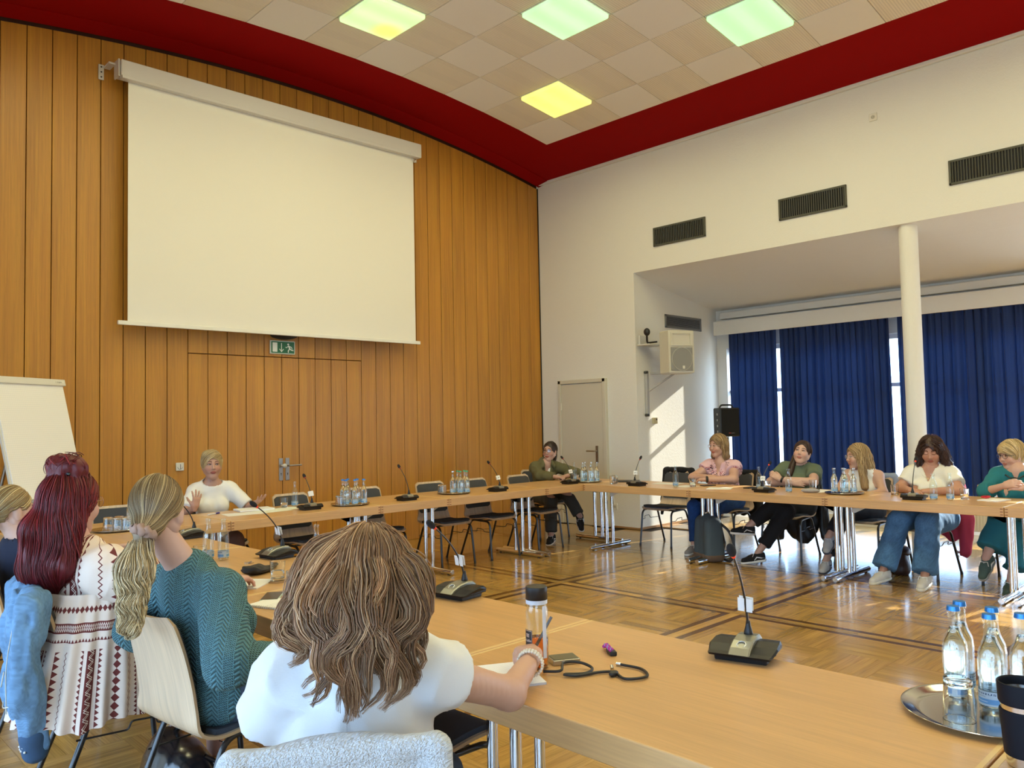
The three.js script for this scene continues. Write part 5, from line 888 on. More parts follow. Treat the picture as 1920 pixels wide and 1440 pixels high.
    const [l2, h2] = bounds(P, 0.04), bg = nets(fn, l2, h2, s.near ? 0.011 : 0.014); uvBy(bg, (x, y, z) => [x + z * 0.3, y + z * 0.7]); obj(t.name || 'trousers', bg, t.m, g);
  }
  if (s.shoes) for (const e of ['L', 'R']) {
    const [k, a] = leg[e], q = s.shoes, dirv = (q[e] || [0, -0.12, 1]), z = nrm(dirv), y = nrm(sub([0, 1, 0], mul(z, z[1]))), x = [y[1] * z[2] - y[2] * z[1], y[2] * z[0] - y[0] * z[2], y[0] * z[1] - y[1] * z[0]], m = new THREE.Matrix4().makeBasis(V(...x), V(...y), V(...z)).setPosition(...a);
    const sh = obj('shoe', shoeG().upper, q.m, g); sh.applyMatrix4(m); obj('sole', shoeG().sole, q.sole || M.paper, sh); obj('laces', shoeG().laces, q.lace || M.paper, sh); if (q.stripe) obj('side_stripe', shoeG().stripe, q.stripe, sh);
  }
  const R = { g, up, N, H, u, hc, outH, inH, SL, SR, HMat, hs, body };
  if (s.hair) s.hair(R);
  if (s.glasses) {
    const gm = s.glasses, q = new THREE.Group(); q.name = 'eyeglasses'; g.add(q); q.position.set(...hc); q.quaternion.setFromRotationMatrix(new THREE.Matrix4().extractRotation(HMat)); q.scale.setScalar(hs);
    const rd = gm.r || 0.021, rt = gm.t || 0.0014;
    for (const e of [-1, 1]) { obj('rim', new THREE.TorusGeometry(rd, rt, 6, 28).scale(1.1, gm.sy || 0.88, 1).rotateY(e * 0.12).translate(e * 0.0325, 0.006, 0.099), gm.m, q); obj('temple', sweep([V(e * 0.056, 0.014, 0.096), V(e * 0.077, 0.012, 0.06), V(e * 0.082, 0.01, 0.0), V(e * 0.08, -0.004, -0.018)], [rt, rt, rt, rt], 6), gm.m, q); obj('lens', new THREE.CircleGeometry(rd, 24).scale(1.1, gm.sy || 0.88, 1).rotateY(e * 0.12).translate(e * 0.0325, 0.006, 0.099), M.thinGlass, q); }
    obj('nose_bridge', sweep([V(-0.0105, 0.009, 0.1), V(0, 0.012, 0.103), V(0.0105, 0.009, 0.1)], [rt, rt, rt], 6), gm.m, q);
  }
  return R;
}
function mergeIdx(gs) { const a = gs.map((g) => { for (const k of Object.keys(g.attributes)) if (!['position', 'normal', 'color'].includes(k)) g.deleteAttribute(k); return g; }); return a.length === 1 ? a[0] : mergeGeometries(a); }
let shoeCache = null;
function shoeG() {                                                         // ankle at origin, toe +z, ground 0.085 below
  if (shoeCache) return shoeCache;
  const up = [cone([0, -0.035, -0.025], [0, -0.045, 0.07], 0.04, 0.036, 0.03), cone([0, -0.05, 0.06], [0.004, -0.056, 0.15], 0.04, 0.032, 0.03), cone([0, -0.04, -0.03], [0, 0.0, -0.025], 0.039, 0.042, 0.03)], F = field(up);
  const upper = nets((x, y, z) => Math.max(F(x, y, z), -0.066 - y, y - 0.004, -(Math.hypot(x, z + 0.022) - 0.034) - (y > -0.03 ? 0 : 1)), [-0.07, -0.09, -0.1], [0.07, 0.03, 0.21], 0.005);
  const so = [cone([0, -0.07, -0.035], [0, -0.07, 0.05], 0.04, 0.039, 0.02), cone([0, -0.07, 0.05], [0.005, -0.07, 0.15], 0.041, 0.034, 0.02)], S = field(so);
  const sole = nets((x, y, z) => Math.max(S(x, y + 0.0, z) - 0.003, y + 0.063, -0.0845 - y), [-0.07, -0.1, -0.1], [0.07, -0.04, 0.21], 0.005);
  const laces = []; for (let i = 0; i < 5; i++) { const z = 0.05 + i * 0.017, y = -0.008 - i * 0.0075; laces.push(sweep([V(-0.026, y - 0.006, z), V(0, y + 0.006, z + 0.004), V(0.026, y - 0.006, z)], [0.003, 0.0034, 0.003], 5)); } laces.push(sweep([V(0, 0.0, 0.046), V(0.03, 0.008, 0.05), V(0.036, -0.02, 0.07)], [0.0028, 0.0028, 0.0028], 5), sweep([V(0, 0.0, 0.046), V(-0.03, 0.008, 0.05), V(-0.036, -0.02, 0.07)], [0.0028, 0.0028, 0.0028], 5));
  const stripe = [1].map((e) => sweep([V(e * 0.0405, -0.045, -0.045), V(e * 0.044, -0.04, -0.01), V(e * 0.0435, -0.03, 0.03), V(e * 0.043, -0.055, 0.06)], [0.004, 0.006, 0.006, 0.004], 5));
  return (shoeCache = { upper, sole, laces: merge(laces), stripe: merge(stripe) });
}
// hair: a solid volume plus strands that run over its surface
function hair(R, o) {
  const cap = (inf) => [ell(R.outH(0, 0.034, -0.016), [(0.0745 + inf) * R.hs, (0.09 + inf) * R.hs, (0.094 + inf) * R.hs], 0.03, rotOf(R))], P = [...cap(o.puff || 0.013), ...(o.vol || [])];
  const F0 = field(P), line = o.line === undefined ? 0.045 : o.line, fc = o.face || [0.064, 0.085, 0.06];
  const F = (x, y, z) => { let d = F0(x, y, z); const q = R.inH(x, y, z); const cut = o.cut ? o.cut(q) : Math.max(q[1] - line - 0.5 * Math.max(0, 0.05 - Math.abs(q[0])) * (o.peak || 0), Math.abs(q[0]) - 0.08, 0.02 - q[2]); if (cut !== null) d = Math.max(d, -primD({ t: 1, c: [0, line - fc[1], 0.085], r: fc }, q[0], q[1], q[2])); if (o.clip) d = o.clip(d, q, [x, y, z]); return d; };
  const [lo, hi] = bounds(P, 0.02), base = nets((x, y, z) => F(x, y, z) + (o.rough || 0.003) * vn3(x * 60, y * 14, z * 60), lo, hi, o.h || 0.007);
  const hg = obj(o.name || 'hair', paint(base, o.color), o.m || (o.m = hairM()), R.g);
  const hm = new THREE.Matrix4().extractRotation(R.HMat), dirH = (v) => V(...v).applyMatrix4(hm).toArray(), part = o.part || 0;
  const inFace = (p) => { const q = R.inH(...p); return q[2] > 0.035 && primD({ t: 1, c: [0, line - fc[1], 0.085], r: fc }, ...q) < 0.004; };
  const list = [], flow = o.flow || ((p) => { const q = R.inH(...p), w = sm(-0.01, 0.05, q[2]) * sm(line - 0.05, line + 0.01, q[1]); return add3([0, -1, 0], mul(dirH([Math.sign(q[0] - part) * 1.6, 0, -0.5]), w)); }), G3 = (x, y, z) => { const e = 0.002, d = F(x, y, z); return [d, nrm([F(x + e, y, z) - d, F(x, y + e, z) - d, F(x, y, z + e) - d])]; };
  for (let i = 0; i < o.n; i++) {
    let p; const sd = o.seeds ? o.seeds(i) : null;
    if (sd) p = sd.slice(); else { const a = rr(-Math.PI, Math.PI), y = Math.pow(rnd(), 0.8) * 1.05 - 0.05, r = Math.sqrt(Math.max(0, 1 - y * y)); const q = [Math.sin(a) * r * 0.09, 0.034 + y * 0.105, -0.016 + Math.cos(a) * r * 0.11]; if (q[2] > 0.02 && q[1] < line) { continue; } p = R.outH(...q); }
    const off = rr(-0.003, o.lift || 0.004), ph = o.wave ? vn3(p[0] * 14, p[1] * 5, p[2] * 14) * 4 + rr(-0.5, 0.5) : 0, L = (o.len || 0.2) * rr(0.6, 1.1), step = o.step || 0.014, pts = []; let run = 0, ok = true;
    while (run < L) {
      const [d, n] = G3(...p); if (d > 0.06) break; if (run > 0 && !o.fringe && inFace(p)) break; p = sub(p, mul(n, d - off)); const fl = flow(p, n), t0 = sub(fl, mul(n, dot3(fl, n))); const l = len3(t0); if (l < 0.04) { if (run > 0.03) { pts.push(p); break; } }
      const t = mul(t0, 1 / (l || 1)), bi = [t[1] * n[2] - t[2] * n[1], t[2] * n[0] - t[0] * n[2], t[0] * n[1] - t[1] * n[0]], wv = o.wave ? o.wave[0] * Math.sin(run * o.wave[1] + ph) * sm(0.02, 0.16, run) : 0, fl2 = o.wave ? o.wave[0] * 0.4 * Math.cos(run * o.wave[1] * 1.3 + ph) * sm(0.02, 0.16, run) : 0;
      pts.push(add3(add3(p, mul(bi, wv)), mul(n, fl2))); p = add3(p, mul(t, step)); run += step; if (o.stop && o.stop(p)) break;
    }
    if (pts.length < 3) continue;
    const k = Math.exp(rr(-0.45, 0.45)), hl = o.high && rnd() < (o.highP || 0.3) ? o.high : o.color; list.push({ P: pts, r: (o.r || 0.0016) * rr(0.7, 1.3), c: mul(hl, k), tip: o.tip });
  }
  const st = obj('hair_strands', strandMesh(list), o.m, R.g); st.userData = { kind: 'stuff' }; return hg;
}
const rotOf = (R) => { const e = new THREE.Matrix4().extractRotation(R.HMat).elements; return [e[0], e[1], e[2], e[4], e[5], e[6], e[8], e[9], e[10]]; };

// explicit locks: bundles of strands along guide curves (world points)
function locks(R, guides, o) {
  const c = Math.cos(R.g.rotation.y), e = Math.sin(R.g.rotation.y), px = R.g.position.x, pz = R.g.position.z, list = [], W = guides.map((g) => g.map((q) => { const dx = q[0] - px, dz = q[2] - pz; return V(dx * c - dz * e, q[1], dx * e + dz * c); })), all = [], hcv = V(R.hc[0], R.hc[1] + 0.01, R.hc[2] - 0.012); W.forEach((g) => { const d = g[0].clone().sub(hcv), y0 = d.y; d.y = 0; d.normalize(); const pre = []; for (const th of [0.15, 0.6, 1.0, 1.35, 1.65]) { const p = hcv.clone().addScaledVector(d, Math.sin(th) * 0.108).add(V(0, Math.cos(th) * 0.128, 0)); if (p.y > g[0].y + 0.015) pre.push(p); } g.unshift(...pre); });
  for (let i = 0; i < W.length; i++) { all.push(W[i]); for (let k = 0; k < (o.extra || 0); k++) { const j = Math.min(W.length - 1, i + 1), t = rr(0.2, 0.8), jit = V(rr(-1, 1), rr(-1, 1), rr(-1, 1)).multiplyScalar(0.009); all.push(W[i].map((p, m) => p.clone().lerp(W[j][Math.max(0, Math.min(W[j].length - 1, m + W[j].length - W[i].length))], t).add(jit.clone().multiplyScalar(0.2 + m * 0.2)))); } }
  for (const g of all) {
    const cv = new THREE.CatmullRomCurve3(g), n = o.seg || 22, P = cv.getPoints(n), base = Math.exp(rr(-0.3, 0.3)), tw = rr(-3, 3), lp = rr(0, 6.28), rad = o.rad * rr(0.75, 1.25);
    for (let i = 0; i < o.n; i++) {
      const rho = Math.sqrt(rnd()), phi = rr(0, 6.2832), pts = [], end = Math.pow(rnd(), 0.5) * 0.3 + 0.7, ph = rr(0, 6.28);
      for (let k = 0; k <= n; k++) {
        const t = k / n; if (t > end) break; const T0 = cv.getTangent(clamp(t, 0.001, 0.999)), N = V(0, 0, 1).addScaledVector(T0, -T0.z).normalize(), B = T0.clone().cross(N), prof = (0.3 + 0.7 * Math.sin(Math.min(1, t * 1.8) * 1.57)) * (1 - 0.82 * sm(0.45, 1, t)), r = rad * rho * prof, a = phi + tw * t;
        const p = P[k].clone().addScaledVector(N, r * Math.cos(a) * (o.flat || 0.7)).addScaledVector(B, r * Math.sin(a) + 0.002 * Math.sin(t * 14 + ph) + 0.009 * Math.sin(t * 21 + lp) * sm(0.35, 0.65, t)).addScaledVector(N, 0.006 * Math.cos(t * 19 + lp) * sm(0.35, 0.65, t)); pts.push(p.toArray());
      }
      if (pts.length < 4) continue; const hl = rnd() < 0.28 ? o.high : o.color; list.push({ P: pts, r: o.r * rr(0.7, 1.3), c: mul(hl, base * Math.exp(rr(-0.35, 0.35))), tip: o.tip });
    }
  }
  const st = obj('hair_locks', strandMesh(list), o.m, R.g); st.userData = { kind: 'stuff' };
}
// ---------- the people ----------
// helper volumes for hair are given in head axes (h) or in the person's axes (p)
const hell = (R, c, r, k = 0.03) => ell(R.outH(...c), mul(r, R.hs), k, rotOf(R)), hcone = (R, a, b, ra, rb, k = 0.03) => cone(R.outH(...a), R.outH(...b), ra, rb, k);
const drop = (R, a, dy, dx, dz, ra, rb, k = 0.03) => { const p = R.outH(...a); return cone(p, [p[0] + dx, p[1] + dy, p[2] + dz], ra, rb, k); };
const back2 = (R, tgt) => (p) => nrm(sub(tgt, p));
const ponyFlow = (R, tgt) => (p) => (p[1] < tgt[1] - 0.012 ? [0, -1, 0] : nrm(sub(tgt, p)));
const scr = (R, c, r, t, m, name = 'scrunchie', ax = [0, 1, 0]) => { const q = new THREE.Quaternion().setFromUnitVectors(V(0, 0, 1), V(...nrm(ax))); const P = []; for (let i = 0; i < 48; i++) { const a = i / 48 * 6.2832; P.push(V(Math.cos(a) * (r + 0.003 * Math.sin(a * 9)), Math.sin(a) * (r + 0.003 * Math.sin(a * 9)), 0.004 * Math.sin(a * 7)).applyQuaternion(q).add(V(...c))); } P.push(P[0].clone()); obj(name, sweep(P, P.map((_, i) => t * (1 + 0.28 * Math.sin(i * 2.1))), 8, false), m, R.g); };
const jeans = (c) => mat({ color: lin(...c), map: rep(T.denim, 4, 4), roughness: 0.9 });
const BLK = [0.006, 0.006, 0.008];

// speaker by the panelled wall
person({ label: 'woman in a white blouse with short blond hair speaking with raised hands', at: [-5.57, 1.14], deg: -14, build: 0.92, lean: 3, torso: 0.97, headAt: [-5.59, 1.135, 1.19], head: { yaw: -2, pitch: -3, gaze: [-6, 14] }, skin: [0.47, 0.26, 0.185], brow: [0.25, 0.16, 0.11], lip: [0.62, 0.27, 0.27],
  arms: { R: { e: [-5.90, 0.74, 1.33], w: [-5.875, 0.80, 1.50], dir: [0.12, 1, 0.15], back: [0, 0.1, 1], pose: 'open' }, L: { e: [-5.30, 0.73, 1.36], w: [-5.37, 0.79, 1.54], dir: [0.25, 0.35, 0.6], back: [0.1, -1, 0.4], pose: 'open' } },
  top: { name: 'blouse', sleeve: 0.8, m: clothM([0.80, 0.78, 0.74]), neck: [0.085, 0.05, 0.085], loose: 0.016, fold: 0.008, hem: -0.05 }, bottom: { name: 'skirt', m: clothM([0.13, 0.07, 0.06]), len: 0.25, wide: 0.03 },
  hair: (R) => { hair(R, { color: [0.42, 0.30, 0.14], high: [0.62, 0.48, 0.26], n: 420, len: 0.13, r: 0.0022, puff: 0.017, line: 0.062, vol: [hell(R, [-0.02, 0.1, 0.02], [0.06, 0.035, 0.06]), hell(R, [0.0, 0.01, -0.07], [0.07, 0.07, 0.05])], flow: (p) => { const q = R.inH(...p); return q[2] > 0.02 ? nrm([-0.9, -0.6, 0.1]) : [0, -1, 0]; }, face: [0.063, 0.1, 0.06] }); scr(R, [R.N[0], R.N[1] - 0.005, R.N[2] + 0.01], 0.062, 0.0011, M.steel, 'necklace', [0, 1, 0.45]); } });

// woman in the olive jacket in the corner
person({ label: 'woman in an olive jacket with dark tied hair and glasses in the room corner', at: [-1.24, 1.17], deg: -24, lean: 14, torso: 0.93, headAt: [-1.23, 1.085, 1.29], head: { yaw: -48, pitch: -4 }, skin: [0.50, 0.29, 0.22], brow: [0.12, 0.07, 0.05],
  arms: { R: { e: [-1.52, 0.80, 1.38], w: [-1.48, 0.795, 1.60], dir: [0.3, -0.1, 0.5], back: [0, 1, 0] }, L: { e: [-0.93, 0.80, 1.46], w: [-1.30, 0.795, 1.64], dir: [-0.8, -0.05, 0.1], back: [0, 1, 0] } },
  legs: { R: [[-1.50, 0.51, 1.54], [-1.57, 0.09, 1.60]], L: [[-1.26, 0.585, 1.57], [-1.24, 0.30, 1.78]] },
  inner: { name: 'shirt', sleeve: 0.1, m: clothM([0.75, 0.74, 0.72]), neck: [0.08, 0.09, 0.09], fat: 0.008, fold: 0 }, top: { name: 'jacket', sleeve: 1.92, m: clothM([0.115, 0.105, 0.045]), neck: [0.072, 0.04, 0.06], neckDrop: 0.30, vw: 0.16, fat: 0.022, loose: 0.016, fold: 0.012, hem: -0.07, extra: (up) => [cone(up(0.45, 0.055, 0.03), up(0.40, 0.085, 0.085), 0.018, 0.014, 0.02), cone(up(0.45, -0.055, 0.03), up(0.40, -0.085, 0.085), 0.018, 0.014, 0.02), cone(up(0.47, 0.05, -0.02), up(0.47, -0.05, -0.02), 0.018, 0.018, 0.02)] },
  bottom: { m: clothM([0.05, 0.052, 0.05]), len: 0.9, wide: 0.02 }, shoes: { m: clothM([0.012, 0.012, 0.014]), stripe: M.paper, R: [-0.75, -0.1, 0.4], L: [-0.45, -0.55, 0.5] },
  glasses: { m: mat({ color: lin(0.05, 0.02, 0.02), roughness: 0.4 }), t: 0.0019, r: 0.022, sy: 0.95 },
  hair: (R) => { const t = R.outH(0, -0.02, -0.12); hair(R, { color: [0.035, 0.02, 0.014], high: [0.07, 0.04, 0.028], n: 260, len: 0.2, r: 0.002, puff: 0.010, line: 0.075, vol: [hell(R, [0, -0.03, -0.115], [0.045, 0.06, 0.04]), drop(R, [0, -0.05, -0.12], -0.12, 0, 0.02, 0.03, 0.02)], flow: ponyFlow(R, t), face: [0.066, 0.125, 0.06] }); for (const e of [-1, 1]) obj('earring', new THREE.SphereGeometry(0.006, 10, 8).translate(...R.outH(e * 0.08, -0.045, 0.0)), M.paper, R.g); } });

// pink floral blouse
const floral = canvasTex(512, 512, (c, w, h) => { c.fillStyle = '#dcb4bb'; c.fillRect(0, 0, w, h); let s = 11; const r = () => (s = (s * 16807) % 2147483647) / 2147483647; for (let i = 0; i < 46; i++) { const x = r() * w, y = r() * h, col = ['#2b1f33', '#44283d', '#9c2f49', '#332843'][i % 4]; c.strokeStyle = c.fillStyle = col; c.lineWidth = 3; for (let k = 0; k < 7; k++) { const a = r() * 6.28, l = 10 + r() * 26; c.beginPath(); c.moveTo(x, y); c.quadraticCurveTo(x + Math.cos(a + 0.5) * l, y + Math.sin(a + 0.5) * l, x + Math.cos(a) * l * 1.5, y + Math.sin(a) * l * 1.5); c.stroke(); c.beginPath(); c.ellipse(x + Math.cos(a) * l * 1.4, y + Math.sin(a) * l * 1.4, 8, 4, a, 0, 7); c.fill(); } } }, true);
person({ label: 'woman in a pink floral blouse with folded arms and light glasses', at: [-0.60, 3.42], deg: -92, build: 1.22, armR: 1.2, lean: 10, headAt: [-0.70, 1.155, 3.40], head: { yaw: -14, pitch: 3, gaze: [0, -12] }, skin: [0.56, 0.33, 0.25], lip: [0.78, 0.4, 0.4], faceW: 1.1,
  arms: { L: { e: [-0.86, 0.80, 3.68], w: [-1.03, 0.80, 3.44], dir: [-0.1, -0.05, -1], back: [-0.2, 1, 0] }, R: { e: [-0.86, 0.80, 3.16], w: [-0.94, 0.82, 3.40], dir: [0.1, 0.05, 1], back: [-0.3, 1, 0] } },
  legs: { R: [[-1.06, 0.50, 3.30], [-1.18, 0.10, 3.36]], L: [[-1.06, 0.50, 3.55], [-1.12, 0.10, 3.56]] }, legR: 1.12,
  top: { name: 'blouse', sleeve: 0.36, m: mat({ map: rep(floral, 3, 3), roughness: 0.85 }), neck: [0.08, 0.05, 0.08], neckDrop: 0.17, vw: 0.3, fat: 0.018, loose: 0.022, fold: 0.008, hem: -0.08 }, bottom: { m: jeans([0.016, 0.075, 0.26]), len: 0.92, fold: 0.005 }, shoes: { m: clothM([0.3, 0.28, 0.27]), L: [-1, -0.1, 0], R: [-1, -0.1, 0] },
  glasses: { m: mat({ color: lin(0.62, 0.42, 0.40), roughness: 0.3 }), t: 0.0016 },
  hair: (R) => { hair(R, { color: [0.24, 0.15, 0.07], high: [0.42, 0.29, 0.15], n: 420, len: 0.3, r: 0.0023, puff: 0.018, line: 0.07, wave: [0.008, 42], vol: [drop(R, [0.075, 0.0, -0.02], -0.12, 0.02, -0.01, 0.035, 0.038), drop(R, [-0.075, 0.0, -0.02], -0.12, -0.015, -0.005, 0.03, 0.034), drop(R, [0, -0.02, -0.08], -0.12, 0, -0.01, 0.06, 0.05)], face: [0.064, 0.13, 0.065] }); const w = thing2(R, 'wrist_watch', [-1.03, 0.80, 3.45], [-0.6, 0, -0.8], 0.03, 0.009, M.black); } });
function thing2(R, name, wp, axis, r, t, m) { const g = R.g, p = V(...wp).sub(g.position).applyAxisAngle(V(0, 1, 0), -g.rotation.y), a = V(...axis).applyAxisAngle(V(0, 1, 0), -g.rotation.y).normalize(), q = new THREE.Quaternion().setFromUnitVectors(V(0, 0, 1), a); const o = obj(name, new THREE.TorusGeometry(r, t, 8, 28).scale(1, 1, 1.4).applyQuaternion(q).translate(p.x, p.y, p.z), m, g); return o; }

// green shirt, crossed arms, legs crossed
person({ label: 'woman in a sage green t-shirt with dark side ponytail, arms and legs crossed', at: [-0.58, 4.25], deg: -86, build: 1.16, armR: 1.12, lean: -3, side: 6, torso: 0.95, headAt: [-0.60, 1.085, 4.345], head: { yaw: 8, pitch: -14, roll: -8, gaze: [-10, -16] }, skin: [0.58, 0.36, 0.28], brow: [0.08, 0.05, 0.04], lip: [0.75, 0.42, 0.4], faceW: 1.08,
  arms: { L: { e: [-0.80, 0.80, 4.55], w: [-0.87, 0.82, 4.22], dir: [-0.1, 0.55, -0.8], back: [-0.8, 0.5, 0], pose: 'relaxed' }, R: { e: [-0.80, 0.78, 4.08], w: [-0.86, 0.785, 4.36], dir: [0, 0, 1], back: [-1, 0.2, 0] } },
  legs: { L: [[-1.02, 0.575, 4.24], [-1.26, 0.36, 4.06]], R: [[-0.99, 0.50, 4.34], [-1.27, 0.10, 4.16]] }, legR: 1.1,
  top: { name: 't_shirt', sleeve: 0.55, m: clothM([0.115, 0.15, 0.095]), neck: [0.085, 0.05, 0.08], fat: 0.018, loose: 0.018, fold: 0.007, hem: -0.08 }, bottom: { m: clothM([0.006, 0.006, 0.008]), len: 0.8, wide: 0.012 },
  shoes: { m: clothM([0.008, 0.008, 0.01]), stripe: M.paper, L: [-0.75, 0.08, -0.62], R: [-0.72, -0.1, -0.6] },
  hair: (R) => { const t = R.outH(-0.055, -0.06, -0.06); hair(R, { color: [0.040, 0.018, 0.012], high: [0.09, 0.045, 0.03], n: 620, len: 0.34, r: 0.0022, puff: 0.011, line: 0.082, lift: 0.005, vol: [hell(R, [-0.05, -0.05, -0.06], [0.035, 0.05, 0.04]), drop(R, [-0.07, -0.06, -0.03], -0.17, -0.035, 0.085, 0.03, 0.032), ], flow: (p) => { const q = R.inH(...p); return q[1] < -0.06 || q[0] < -0.075 ? [-0.25, -1, 0.45] : nrm(sub(t, p)); }, face: [0.064, 0.125, 0.06] }); thing2(R, 'wrist_watch', [-0.865, 0.82, 4.25], [-0.1, 0.4, -0.9], 0.031, 0.008, M.black); } });

// blonde in sleeveless white
person({ label: 'blonde woman with long hair in a white sleeveless top looking sideways', at: [-0.58, 4.98], deg: -92, lean: 6, torso: 0.88, headAt: [-0.66, 1.055, 4.945], head: { yaw: -40, pitch: 2 }, skin: [0.56, 0.33, 0.24], lip: [0.75, 0.42, 0.4],
  arms: { R: { e: [-0.70, 0.73, 4.77], w: [-0.92, 0.70, 4.88] }, L: { e: [-0.70, 0.72, 5.20], w: [-0.92, 0.70, 5.08] } },
  legs: { L: [[-1.02, 0.575, 4.98], [-1.27, 0.33, 4.90]], R: [[-1.00, 0.5, 4.92], [-1.26, 0.10, 4.86]] },
  top: { name: 'sleeveless_top', sleeve: 0, m: clothM([0.80, 0.78, 0.75]), neck: [0.07, 0.035, 0.07], fat: 0.012, fold: 0.004, hem: -0.05, cut: (d, x, y, z, up) => { for (const e of [-1, 1]) { const c = up(0.40 * 0.88, e * 0.172, 0); d = Math.max(d, -(Math.hypot((x - c[0]) * 0.9, (y - c[1]) * 0.62, z - c[2]) - 0.062)); } return d; } }, bottom: { m: clothM([0.008, 0.010, 0.016]), len: 0.84, wide: 0.01 },
  shoes: { m: clothM([0.45, 0.46, 0.48]), sole: mat({ color: lin(0.05, 0.06, 0.09), roughness: 0.6 }), stripe: mat({ color: lin(0.03, 0.04, 0.09), roughness: 0.6 }), L: [-0.8, -0.35, 0.15], R: [-0.85, -0.1, 0.15] },
  glasses: { m: mat({ color: lin(0.55, 0.5, 0.46), roughness: 0.3, metalness: 0.6 }), t: 0.0012 },
  hair: (R) => hair(R, { color: [0.33, 0.21, 0.095], high: [0.55, 0.40, 0.21], n: 520, len: 0.42, r: 0.0023, puff: 0.017, line: 0.072, wave: [0.009, 34], vol: [drop(R, [0.075, 0.0, 0.0], -0.29, 0.045, 0.03, 0.032, 0.036), drop(R, [-0.07, -0.0, -0.005], -0.28, 0.02, 0.06, 0.03, 0.034), drop(R, [0.02, -0.02, -0.08], -0.2, 0.03, 0, 0.06, 0.06)], face: [0.062, 0.13, 0.065] }) });

// woman in jeans at the microphone
person({ label: 'woman in a cream t-shirt and blue jeans with curly dark hair speaking into a microphone', at: [-0.82, 5.68], deg: -86, build: 1.2, armR: 1.15, lean: 2, headAt: [-0.85, 1.125, 5.70], head: { yaw: 4, pitch: 17 }, shut: true, skin: [0.47, 0.24, 0.165], brow: [0.14, 0.08, 0.06], lip: [0.7, 0.36, 0.34], faceW: 1.08,
  arms: { R: { e: [-0.95, 0.79, 5.45], w: [-1.14, 0.79, 5.60], dir: [-0.35, -0.02, 0.7], back: [-0.2, 1, 0] }, L: { e: [-0.95, 0.79, 5.95], w: [-1.12, 0.79, 5.78], dir: [-0.3, -0.02, -0.8], back: [-0.2, 1, 0] } },
  legs: { R: [[-1.20, 0.52, 5.52], [-1.43, 0.10, 5.45]], L: [[-1.22, 0.52, 5.77], [-1.45, 0.10, 5.80]] }, legR: 1.16,
  top: { name: 't_shirt', sleeve: 0.62, m: clothM([0.74, 0.71, 0.63]), neck: [0.082, 0.05, 0.08], neckDrop: 0.15, vw: 0.42, fat: 0.018, loose: 0.016, fold: 0.009, hem: -0.08 }, bottom: { m: jeans([0.10, 0.25, 0.46]), len: 0.93, wide: 0.045, fold: 0.012 }, shoes: { m: clothM([0.62, 0.60, 0.56]), sole: M.cream, L: [-0.97, -0.1, 0.05], R: [-0.9, -0.1, -0.25] },
  hair: (R) => { hair(R, { color: [0.045, 0.018, 0.013], high: [0.085, 0.035, 0.025], n: 620, len: 0.26, r: 0.0021, puff: 0.022, line: 0.07, wave: [0.013, 95], lift: 0.012, vol: [drop(R, [0.085, 0.0, -0.02], -0.13, 0.04, 0, 0.04, 0.045), drop(R, [-0.085, 0.0, -0.02], -0.13, -0.02, 0.01, 0.036, 0.038), drop(R, [0, 0, -0.08], -0.16, 0, 0, 0.06, 0.06)], face: [0.062, 0.13, 0.065], rough: 0.01 }); scr(R, [R.N[0], R.N[1] - 0.04, R.N[2] + 0.035], 0.075, 0.001, M.steel, 'necklace', [0, 1, 0.75]); obj('pendant', new THREE.CylinderGeometry(0.009, 0.009, 0.002, 16).rotateX(Math.PI / 2 - 0.2).translate(R.N[0], R.N[1] - 0.10, R.N[2] + 0.105), mat({ color: lin(0.7, 0.5, 0.25), roughness: 0.3, metalness: 1 }), R.g); } });

// woman in teal
person({ label: 'woman in a teal blouse with a blond fringe, glasses and clasped hands', at: [-0.70, 6.36], deg: -92, build: 1.08, lean: 8, headAt: [-0.74, 1.095, 6.31], head: { yaw: -30, pitch: 6 }, skin: [0.57, 0.34, 0.26], lip: [0.78, 0.42, 0.4],
  arms: { R: { e: [-0.93, 0.79, 6.15], w: [-1.04, 0.855, 6.32], dir: [-0.35, 0.25, 0.9], back: [-0.9, 0.4, -0.2], pose: 'relaxed' }, L: { e: [-0.91, 0.79, 6.60], w: [-1.03, 0.845, 6.46], dir: [-0.35, 0.1, -0.9], back: [-0.9, 0.5, 0.2], pose: 'relaxed' } },
  legs: { R: [[-1.09, 0.58, 6.30], [-1.27, 0.27, 6.22]], L: [[-1.05, 0.5, 6.43], [-1.26, 0.10, 6.39]] },
  top: { name: 'blouse', sleeve: 1.3, m: clothM([0.012, 0.155, 0.185]), neck: [0.085, 0.06, 0.085], neckDrop: 0.12, vw: 0.4, fat: 0.02, loose: 0.018, fold: 0.010, hem: -0.1 }, bottom: { name: 'wide_trousers', m: clothM([0.010, 0.13, 0.175]), len: 0.75, wide: 0.05, fold: 0.012 }, shoes: { m: clothM([0.055, 0.095, 0.085]), sole: mat({ color: lin(0.25, 0.26, 0.24), roughness: 0.7 }), stripe: M.cream, R: [-0.75, -0.55, -0.1], L: [-0.9, -0.1, 0.0] },
  glasses: { m: mat({ color: lin(0.05, 0.025, 0.035), roughness: 0.4 }), t: 0.0018, r: 0.021, sy: 1 },
  hair: (R) => { hair(R, { color: [0.50, 0.36, 0.17], high: [0.70, 0.56, 0.34], n: 460, len: 0.14, r: 0.0023, puff: 0.019, line: 0.036, vol: [hell(R, [0, 0.06, 0.055], [0.06, 0.045, 0.045]), hell(R, [0, -0.02, -0.08], [0.065, 0.06, 0.045])], face: [0.06, 0.09, 0.05] }); scr(R, [R.N[0], R.N[1] - 0.03, R.N[2] + 0.035], 0.082, 0.005, mat({ color: lin(0.03, 0.022, 0.02), roughness: 0.5 }), 'bead_necklace', [0, 1, 0.6]); } });
